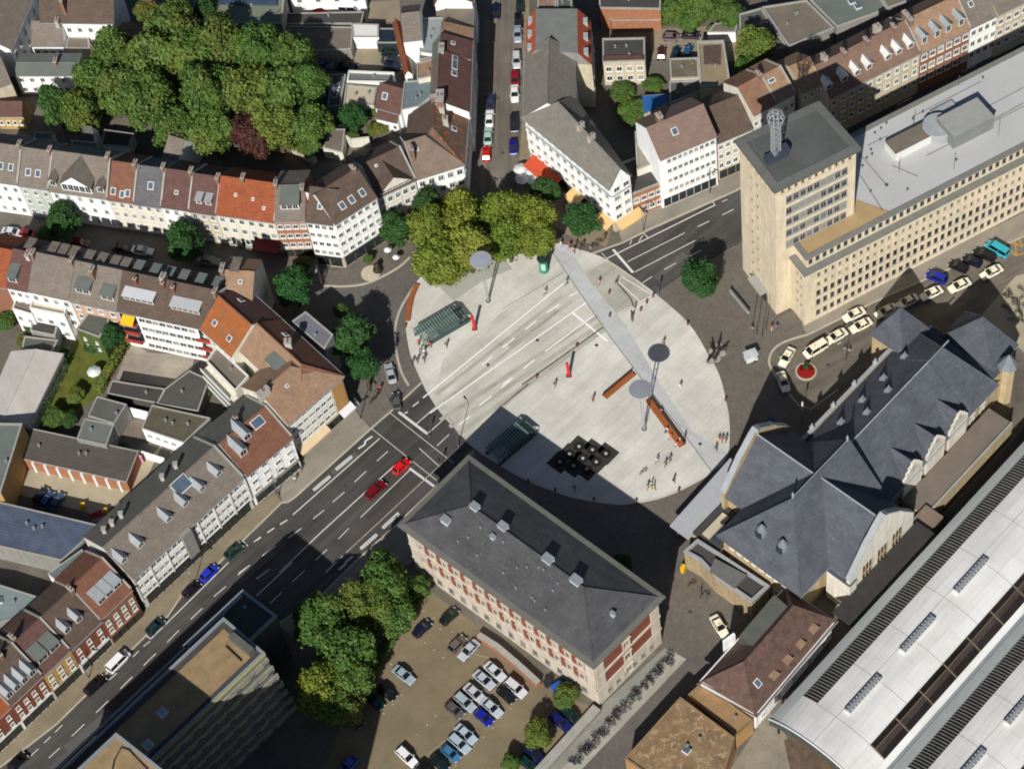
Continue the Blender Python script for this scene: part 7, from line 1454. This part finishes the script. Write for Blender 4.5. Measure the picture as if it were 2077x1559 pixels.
# ================================================================ FURNITURE OF THE SQUARE
MASTM = M('pale_mast_steel', (178, 180, 180), rough=.5, var=.05)
def lamp_mast(x, y, label, dm):
    h = 13.4; p = P(x, y, h); th = T('light_mast', label, 'lamp', (p.x, p.y, 0), 'disc topped light masts')
    b = MB(); d = Vector((1, 0, 0))
    for s in (-1, 1):
        for t in (-1, 1): b.tube([(p.x+s*.12, p.y+t*.12, 0), (p.x+s*.34, p.y+t*.24, h-.2)], .1, MASTM, 6, .07)
    for i in range(1, 9): f = i/9; z = h*f; b.tube([(p.x-.12-.22*f, p.y, z), (p.x+.12+.22*f, p.y, z)], .05, MASTM, 4)
    b.build('mast', th); k = MB(); k.lathe(p, [(.1, h-.3), (2.0, h-.12), (2.1, h), (2.05, h+.08), (.3, h+.14)], dm, 32); k.build('disc', th)
    k = MB(); k.lathe(p, [(.5, 0), (.5, .18), (.3, .2)], STEEL, 12); k.build('base', th)
lamp_mast(975, 527, 'tall light mast with pale grey disc in front of the plane trees', M('pale_disc', (160, 164, 174), var=.05, rough=.5)); lamp_mast(1299, 789, 'tall light mast with mid grey disc above the long bench', M('mid_disc', (142, 146, 152), var=.05, rough=.5))
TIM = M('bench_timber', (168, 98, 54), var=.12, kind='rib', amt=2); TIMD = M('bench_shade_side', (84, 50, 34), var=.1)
def bench(px0, px1, wd, label):
    a, c = Q(.5, px0, px1); m = (a+c)/2; th = T('long_bench', label, 'bench', (m.x, m.y, 0)); d = (c-a).normalized(); n = Vector((-d.y, d.x))
    b = MB(); b.bar(a+d*.3, c-d*.3, wd*.6, .04, .38, COPE); b.build('base', th); b = MB(); b.bar(a, c, wd, .4, .52, TIM); b.build('seat', th)
    b = MB(); o = n*(wd*.5-.12)*(1 if n.y > 0 else -1); b.bar(a+o, c+o, .16, .53, .95, TIMD); b.build('backrest', th)
bench((1226, 805), (1285, 756), 1.25, 'shorter brown timber bench at the centre of the square'); bench((1315, 809), (1384, 904), 1.35, 'long brown timber bench along the walkway below the grey disc')
cv = curve([(846, 576), (836, 598), (830, 622), (826, 650)], 4); pts = Q(.5, *cv); th = T('curved_bench', 'curved reddish timber bench at the left plaza rim', 'bench', (*pts[6], 0)); b = MB(); k = MB()
for a, c in zip(pts, pts[1:]): b.bar(a, c+(c-a)*.02, 1.0, .4, .55, TIM); k.bar(a, c, .6, .03, .39, COPE)
b.build('seat', th); k.build('base', th)
# glass stair shelters
GGL = M('green_glass', (96, 124, 118), rough=.08, var=.1, spec=.5, alpha=.3); GFR = M('green_frame', (60, 84, 82), rough=.5)
def shelter(c0, c1, wd, label):
    a, c = Q(0, c0, c1); d = (c-a).normalized(); n = Vector((-d.y, d.x)); L = (c-a).length; m = (a+c)/2; th = T('stair_shelter', label, 'shelter', (m.x, m.y, 0), 'glass stair shelters of the underpass')
    def W(u, v): return a+d*u+n*v
    h0, h1 = 2.5, 1.3; f = MB(); w2 = wd/2
    for s in (-1, 1):
        f.bar(W(0, s*w2), W(L, s*w2), .12, .0, .9, GFR); f.tube([v3(W(0, s*w2), h0), v3(W(L*.82, s*w2), h0), v3(W(L, s*w2), h1)], .09, GFR, 5)
        for i in range(9): u = L*i/8; f.tube([v3(W(u, s*w2), 0), v3(W(u, s*w2), h0 if i < 7 else h1+.8*(8-i))], .07, GFR, 4)
    for i in range(15): u = L*.78*i/14; f.tube([v3(W(u, -w2), h0+.02), v3(W(u, w2), h0+.02)], .07, M('pale_rib', (150, 166, 158)), 4)
    for i in range(5): u = L*(.8+.05*i); z = h0-(.3*i if i else 0); f.tube([v3(W(u, -w2), z), v3(W(u, w2), z)], .08, GFR, 4)
    f.build('frame', th)
    g = MB(); g.hexa([v3(W(0, -w2), h0-.08), v3(W(L*.78, -w2), h0-.08), v3(W(L*.78, w2), h0-.08), v3(W(0, w2), h0-.08)], [v3(W(0, -w2), h0), v3(W(L*.78, -w2), h0), v3(W(L*.78, w2), h0), v3(W(0, w2), h0)], GGL); g.build('glass_roof', th)
    g = MB()
    for s in (-1, 1): g.bar(W(.1, s*w2), W(L*.78, s*w2), .04, .92, h0-.1, GGL)
    g.build('glass_side', th)
    g = MB()
    for i in range(12): u = L*(.99-.055*i); g.bar(W(u, -w2+.2), W(u, w2-.2), .32, .03, .2+.0*i, DARKL)
    g.build('stair', th)
shelter((852, 694), (944, 640), 3.5, 'green glass stair shelter on the left of the square'); shelter((1000, 934), (1078, 868), 3.5, 'green glass stair shelter in the shade of the brick office')
p = P(1104, 548); th = T('advertising_column', 'round green advertising column with dark cap under the plane trees', 'advertising column', (p.x, p.y, 0)); b = MB(); b.lathe(p, [(.95, 0), (.95, .5), (.85, .55), (.85, 3.7)], M('teal_poster', (70, 140, 120), var=.25, sc=.7), 24); b.build('drum', th); b = MB(); b.lathe(p, [(1.1, 3.7), (1.15, 3.9), (1.0, 4.2), (.3, 4.5)], DGRN if False else M('dark_green_cap', (22, 48, 46)), 24); b.build('cap', th); b = MB(); b.bar(p+Vector((-.5, -.9, 0)), p+Vector((.4, -.93, 0)), .04, 1.1, 3.1, M('pale_poster', (160, 214, 190), var=.15)); b.build('poster', th)
REDP = M('signal_red', (214, 40, 44), var=.06, rough=.5)
for x, y, lab in ((963, 667, 'slim red information pylon near the left stair shelter'), (1154, 762, 'slim red information pylon near the drain line in the middle of the square')):
    p = P(x, y); th = T('red_pylon', lab, 'pylon', (p.x, p.y, 0), 'red information pylons'); b = MB(); b.hexa([(p.x-.3, p.y-.2, 0), (p.x+.3, p.y-.2, 0), (p.x+.3, p.y+.2, 0), (p.x-.3, p.y+.2, 0)], [(p.x-.28, p.y-.2, 4.3), (p.x+.22, p.y-.2, 4.3), (p.x+.22, p.y+.2, 4.3), (p.x-.28, p.y+.2, 4.3)], REDP); b.build('blade', th); b = MB(); b.box(p, 1.0, .8, .0, .12, DSTEEL); b.build('foot', th)
# black stone field with white nozzles, darker discs painting the shadow round each
c = P(1181, 931); th = T('stone_field', 'black stone field with nine pale round nozzles set in the plaza', 'fountain', (c.x, c.y, 0)); BS = M('black_stone', (60, 57, 52), var=.2, sc=.6); KN = M('pale_nozzle', (176, 176, 172), var=.05); BS2 = M('painted_disc_shadow', (34, 33, 32), var=.1)
for x, y in ((595, 560), (700, 585), (805, 615), (520, 620), (625, 652), (730, 680), (445, 682), (553, 712), (655, 738)):
    p = P(1020+x/3.846, 760+y/3.846); b = MB(); b.box(p, 3.6, 3.5, .03, .075+.001*(x % 7), BS, R(-42)); b.build('slab', th); b = MB(); rq = 1.05+.35*((x*7) % 5)/5; b.lathe(p, [(rq, .082), (rq-.05, .1), (.5, .105)], BS2, 20); b.build('disc', th); b = MB(); b.lathe(p, [(.3, .08), (.28, .32), (.16, .4), (.05, .42)], KN, 12); b.build('nozzle', th)
BOL = M('rust_bollard', (120, 74, 60), var=.15)
bp = None
for x, y in ((1072, 977), (1127, 995), (1205, 1013), (1290, 1019), (1377, 996), (1472, 812), (1395, 658), (1325, 602), (1312, 615), (1300, 630), (1237, 642), (1170, 703), (1089, 766), (823, 663), (1236, 595)):
    p = P(x, y)
    if bp is None:
        bp = T('bollard', '', 'bollard', (0, 0, 0)); b = MB(); b.lathe((0, 0), [(.2, 0), (.2, .6), (.24, .62), (.24, .7)], BOL, 10); b.build('post', bp); b = MB(); b.lathe((0, 0), [(.24, .71), (.18, .8), (.05, .84)], BOL, 10); b.build('cap', bp); o = bp
    else: o = copy_tree(bp)
    o.location = (p.x, p.y, .03); tag(o, 'low brown bollard standing on or at the rim of the square', 'bollard', 'low brown bollards of the square')
# bronze horses
def horse():
    V = [(0, 0, 1.35, .3, .3), (.45, 0, 1.4, .3, .28), (.75, 0, 1.5, .24, .24), (1.05, 0, 1.9, .16, .13), (1.25, 0, 2.15, .14, .11), (1.5, 0, 2.0, .1, .09), (1.68, 0, 1.85, .07, .06), (-.5, 0, 1.4, .3, .28), (-.75, 0, 1.35, .24, .24), (-1.0, 0, 1.3, .07), (-1.2, 0, .9, .05), (1.2, .06, 2.32, .03), (1.2, -.06, 2.32, .03)]
    E_ = [(0, 1), (1, 2), (2, 3), (3, 4), (4, 5), (5, 6), (0, 7), (7, 8), (8, 9), (9, 10), (4, 11), (4, 12)]
    for s, f in ((1, .1), (-1, -.05)):
        i = len(V); V += [(.72, s*.17, 1.1, .12), (.75+f, s*.17, .68, .08), (.72+f*.5, s*.17, .32, .055), (.78+f*.6, s*.17, .05, .07)]; E_ += [(2, i), (i, i+1), (i+1, i+2), (i+2, i+3)]
        i = len(V); V += [(-.72, s*.18, 1.1, .15), (-.6-f, s*.18, .8, .1), (-.85-f, s*.18, .5, .065), (-.8-f, s*.18, .05, .07)]; E_ += [(8, i), (i, i+1), (i+1, i+2), (i+2, i+3)]
    return skin_mesh('body', V, E_, M('dark_bronze', (62, 52, 42), rough=.45, var=.2, metal=.3))
HM = horse(); hm = MB(); hm.hexa([(.62, -.04, 1.85), (.95, -.04, 2.3), (.95, .04, 2.3), (.62, .04, 1.85)], [(.75, -.03, 1.7), (1.2, -.03, 2.32), (1.2, .03, 2.32), (.75, .03, 1.7)], MC['dark_bronze']); MANE = hm.mesh('mane')
for x, y, a in ((1441, 732, 40), (1453, 728, 65), (1464, 716, 20), (1446, 713, 110), (1458, 703, 75)):
    p = P(x, y); th = T('bronze_horse', 'dark bronze horse statue of the group right of the plaza rim', 'statue', (p.x, p.y, 0), 'group of bronze horses', R(a)); th.scale = (.85, .85, .85); inst('body', HM, th, Matrix()); inst('mane', MANE, th, Matrix()); k = MB(); k.lathe((0, 0), [(.95, .02), (.95, .08+.012*(x % 9))], COPE, 16); inst('plinth', k.mesh('plinth'), th, Matrix())
# white three-wheeled stall cart
p = P(1523, 730); th = T('stall_cart', 'small white stall cart with pale roof on the paving before the tower', 'cart', (p.x, p.y, 0)); b = MB(); b.box(p, 2.2, 1.5, .35, 1.25, WTRIM, R(20)); b.build('body', th); b = MB(); b.box(p, 2.5, 1.8, 2.1, 2.22, M('cart_roof', (196, 206, 210)), R(20)); b.build('roof', th); b = MB()
for s in (-1, 1):
    for t in (-1, 1): b.tube([(p.x+s*.9, p.y+t*.6, 1.25), (p.x+s*.9, p.y+t*.6, 2.1)], .04, STEEL, 4)
b.build('posts', th)
for s in (-.7, .7): inst('wheel', WHEEL, th, Matrix.Translation((s, -.7, .31)))
# flower bed on the taxi rank
p = P(1635, 754); th = T('flower_bed', 'round red flower bed with pale stone ring and small palm', 'flower bed', (p.x, p.y, 0)); b = MB(); b.lathe(p, [(2.0, .02), (2.0, .3), (1.72, .32), (1.7, .1)], KERB, 32); b.build('ring', th)
inst('flowers', leaf_mesh('flowers', 4, 1600, 0, M('red_flowers', (164, 30, 26), var=.3, sc=3), .16, boxy=(2.3, 2.3, .5)), th, Matrix.Translation((0, 0, .05))); b = MB(); b.lathe(p, [(1.69, .03), (1.69, .2), (.1, .24)], M('flower_soil', (140, 34, 26), var=.25), 24); b.build('soil', th); inst('palm', crown_me('dark', 1), th, Matrix.Translation((.1, .5, 1.0)) @ Matrix.Diagonal((.6, .6, .9, 1)))
# poles and lamps
_lampme = None
def pole(x, y, h, name, cat, label, group=None, arm=0, ang=0, flag=None):
    p = P(x, y); th = T(name, label, cat, (p.x, p.y, 0), group, R(ang)); b = MB(); b.tube([(0, 0, 0), (0, 0, h)], .09, STEEL, 8, .05)
    inst('pole', b.mesh('pole'), th, Matrix()); b = MB(); b.lathe((0, 0), [(.16, 0), (.16, .5), (.1, .55)], STEEL, 8); inst('foot', b.mesh('foot'), th, Matrix())
    if arm: b = MB(); b.tube([(0, 0, h-.1), (arm*.5, 0, h+.15), (arm, 0, h+.1)], .05, STEEL, 5); inst('arm', b.mesh('arm'), th, Matrix()); b = MB(); b.box((arm, 0), .8, .28, h, h+.14, LEAD); inst('lamp_head', b.mesh('lamp_head'), th, Matrix())
    if flag: b = MB(); b.box((0, 0), .3, .3, h-1.0, h, flag); inst('signal', b.mesh('signal'), th, Matrix())
for x, y in ((1524, 674), (1534, 680), (1545, 685), (1553, 672)): pole(x, y, 8.5, 'flag_pole', 'flag pole', 'tall bare grey flag pole before the tower entrance', 'bare flag poles by the tower')
LG = 'street lamps'
for x, y, a, lab in ((731, 850, 300, 'street lamp on the pavement by the cream corner house'), (565, 1005, 300, 'street lamp before the white house on the main road'), (1305, 470, 300, 'street lamp at the kerb by the brick shop'), (393, 1190, 300, 'street lamp beside the bright blue car'), (180, 1375, 300, 'street lamp between white van and black estate car'), (655, 583, 270, 'street lamp at the curved kerb by the white corner house'), (1440, 392, 300, 'street lamp in front of the white office house'), (1715, 735, 210, 'street lamp on the taxi rank'), (930, 905, 120, 'street lamp at the shaded crossing corner')): pole(x, y, 7.5, 'street_lamp', 'lamp', lab, LG, 1.5, a)
for x, y, lab in ((1336, 597, 'traffic signal at the upper crossing corner'), (1283, 652, 'traffic signal beside the crossing strip'), (871, 886, 'traffic signal at the lower crossing stop line'), (895, 950, 'traffic signal in the shade by the brick office'), (797, 829, 'traffic signal at the side street mouth')): pole(x, y, 3.6, 'traffic_signal', 'traffic light', lab, 'traffic signals', 0, 0, DSTEEL)
pole(1627, 858, 7, 'white_pole', 'pole', 'white pole in the dark gap before the station front', None, 0, 0, WTRIM)
a, c = Q(0, (1481, 590), (1519, 636)); th = T('glass_railing', 'pale grey railing by the tower entrance', 'railing', (*((a+c)/2), 0)); b = MB(); b.bar(a, c, .5, 0, .5, COPE); b.build('plinth', th); b = MB(); b.bar(a, c, .08, .5, 1.2, STEEL); b.build('rail', th)
# parasols
def parasol(x, y, r, m, label, group=None):
    p = P(x, y, 2.4); th = T('parasol', label, 'parasol', (p.x, p.y, 0), group); b = MB(); b.tube([(p.x, p.y, 0), (p.x, p.y, 2.7)], .05, STEEL, 5); b.build('pole', th); b = MB(); b.lathe(p, [(r, 2.2), (r*.5, 2.55), (.05, 2.8)], m, 8); b.build('canopy', th)
WC = M('white_canvas', (226, 226, 224), var=.05)
for x, y, lab in ((1057, 342, 'upper left'), (1072, 350, 'middle'), (1084, 362, 'lower right'), (1060, 360, 'lower left')): parasol(x, y, 1.6, WC, 'white café parasol below the orange awning, %s of four' % lab, 'white parasols by the orange awning')
parasol(786, 505, .8, WC, 'small white parasol left of the plane trees'); parasol(803, 520, .75, WC, 'small white parasol nearest the plane trees'); parasol(92, 655, 1.6, M('green_canvas', (40, 120, 84), var=.08), 'green and white parasol in the left back garden'); parasol(190, 752, 1.4, WC, 'white garden parasol on the lawn')
th = T('market_sculpture', 'dark sculpture cluster on the corner pavement', 'sculpture', (*P(767, 548).to_2d(), 0)); p = P(767, 548); b = MB(); b.lathe(p, [(1.1, .1), (1.0, .5), (.5, 1.2), (.7, 1.7), (.2, 2.3)], MC['dark_bronze'], 9); b.build('figure', th); b = MB(); b.lathe(P(752, 555), [(1.9, .1), (1.9, .2), (.2, .22)], BEIGE, 20); b.build('plate', th)
# containers and small bits
def crate(x, y, sx, sy, h, m, rot, name, cat, label, lid=None):
    p = P(x, y); th = T(name, label, cat, (p.x, p.y, 0)); b = MB(); b.box(p, sx, sy, .05, h, m, R(rot)); b.build('body', th); b = MB(); b.box(p, sx+.1, sy+.1, h+.002, h+.12, lid or m, R(rot)); b.build('lid', th)
crate(1132, 1397, 1.9, 1.3, 1.2, M('bin_blue', (30, 96, 210), var=.08), 30, 'waste_container', 'container', 'bright blue container at the end of the broken brick wall'); crate(1112, 1388, 1.3, 1.0, 1.3, DSTEEL, 30, 'waste_container', 'container', 'black container left of the bright blue one')
crate(170, 1030, .9, .8, 1.2, M('bin_yellow', (240, 190, 30), var=.06), 20, 'yellow_bin', 'bin', 'yellow bin in the garage yard'); crate(216, 1040, .7, .6, 1.2, MC['bin_yellow'], 20, 'yellow_bin', 'bin', 'smaller yellow bin at the right end of the garage yard'); crate(1386, 1158, .9, .6, 1.6, MC['bin_yellow'], 60, 'yellow_letter_box', 'letter box', 'yellow letter box at the corner of the station annex'); crate(198, 1052, 2.4, 1.2, 1.3, WTRIM, 20, 'white_trailer', 'trailer', 'white trailer with red top in the garage yard', RED and M('red_lid', (170, 50, 60)))
a, c = Q(1.2, (277, 925), (292, 930)); th = T('poster', 'pink poster on the white wall beside the garage row', 'poster', (*((a+c)/2), 0)); b = MB(); d = (c-a).normalized(); n = Vector((d.y, -d.x)); b.bar(a+n*.35, c+n*.35, .06, .3, 2.6, M('pink_poster', (232, 150, 190), kind='patch', c2=(240, 220, 232), amt=.1)); b.build('sheet', th); b = MB(); b.bar(a+n*.35-d*.05, c+n*.35+d*.05, .08, 2.602, 2.68, WTRIM); b.build('frame', th)
for x, y, lab in ((430, 1190, 'red parked motor scooter by the shop front'),): pass
# ================================================================ BICYCLES
BK = M('bike_black', (34, 34, 36), rough=.4, var=.1); BFR = M('bike_frame', (120, 120, 120), rough=.35, kind='object')
def ring(r, t, m):
    b = MB(); b.tube([(r*math.cos(2*math.pi*i/14), 0, r*math.sin(2*math.pi*i/14)) for i in range(15)], t, m, 4)
    for i in range(6): a = math.pi*i/6; b.tube([(r*math.cos(a), 0, r*math.sin(a)), (-r*math.cos(a), 0, -r*math.sin(a))], .008, STEEL, 3)
    return b.mesh('wheel')
BW = ring(.33, .035, BK); f = MB()
for a, c in (((-.5, 0, .34), (-.05, 0, .3)), ((-.05, 0, .3), (-.2, 0, .85)), ((-.5, 0, .34), (-.18, 0, .75)), ((-.05, 0, .3), (.38, 0, .8)), ((-.18, 0, .75), (.36, 0, .85)), ((.36, 0, .95), (.52, 0, .34))): f.tube([a, c], .028, BFR, 5)
FM = f.mesh('frame'); f = MB(); f.box((-.2, 0), .3, .16, .86, .93, BK); SM_ = f.mesh('saddle'); f = MB(); f.tube([(.3, -.28, 1.02), (.38, 0, 1.0), (.3, .28, 1.02)], .025, BK, 5); f.tube([(.36, 0, .9), (.38, 0, 1.0)], .02, BK, 4); HB_ = f.mesh('handlebar')
bike0 = T('bicycle', '', 'bicycle', (0, 0, 0)); inst('frame', FM, bike0, Matrix()); inst('saddle', SM_, bike0, Matrix()); inst('handlebar', HB_, bike0, Matrix())
for x in (-.5, .52): inst('wheel', BW, bike0, Matrix.Translation((x, 0, .34)))
rb = random.Random(4); first = True
def bike(x, y, ang, label, group):
    global first
    o = bike0 if first else copy_tree(bike0); first = False; p = P(x, y); o.location = (p.x, p.y, .025); o.rotation_euler = (rb.uniform(-.1, .1), 0, R(ang)); tag(o, label, 'bicycle', group)
    c = rb.choice([(30, 30, 34), (140, 144, 150), (50, 60, 90), (110, 30, 30), (34, 70, 60), (160, 160, 160)])
    for ch in o.children:
        if ch.name.startswith('frame'): ch.color = (*lin(c), 1)
A, B = (1364, 1330), (1160, 1552)
for i in range(74):
    t = (i+.5)/74
    if .3 < t < .33 or .42 < t < .44 or .62 < t < .655 or .78 < t < .8: continue
    bike(A[0]+(B[0]-A[0])*t+rb.uniform(-5, 5), A[1]+(B[1]-A[1])*t+rb.uniform(-5, 5), rb.choice([0, 180])+rb.uniform(-48, -18), 'bicycle in the long row on the path beside the brick office', 'bicycles in the long row on the path')
for i in range(18): bike(2050+rb.uniform(-14, 26), 590+i*3.6+rb.uniform(-3, 3), rb.uniform(100, 200), 'bicycle in the tangled stand at the right edge near the pavilions', 'bicycles at the right edge')
for x, y in ((1422, 1200), (1428, 1208), (1436, 1214), (1404, 1185)): bike(x, y, rb.uniform(0, 90), 'bicycle leaning near the curved stone annex', 'bicycles by the station annex')
for x, y in ((1208, 500), (1216, 492), (766, 805), (756, 815), (748, 800), (740, 812)): bike(x, y, rb.uniform(0, 180), 'bicycle parked loosely at the street corner', 'bicycles parked at street corners')
bike(1305, 958, 30, 'bicycle ridden across the lower right part of the square', None)
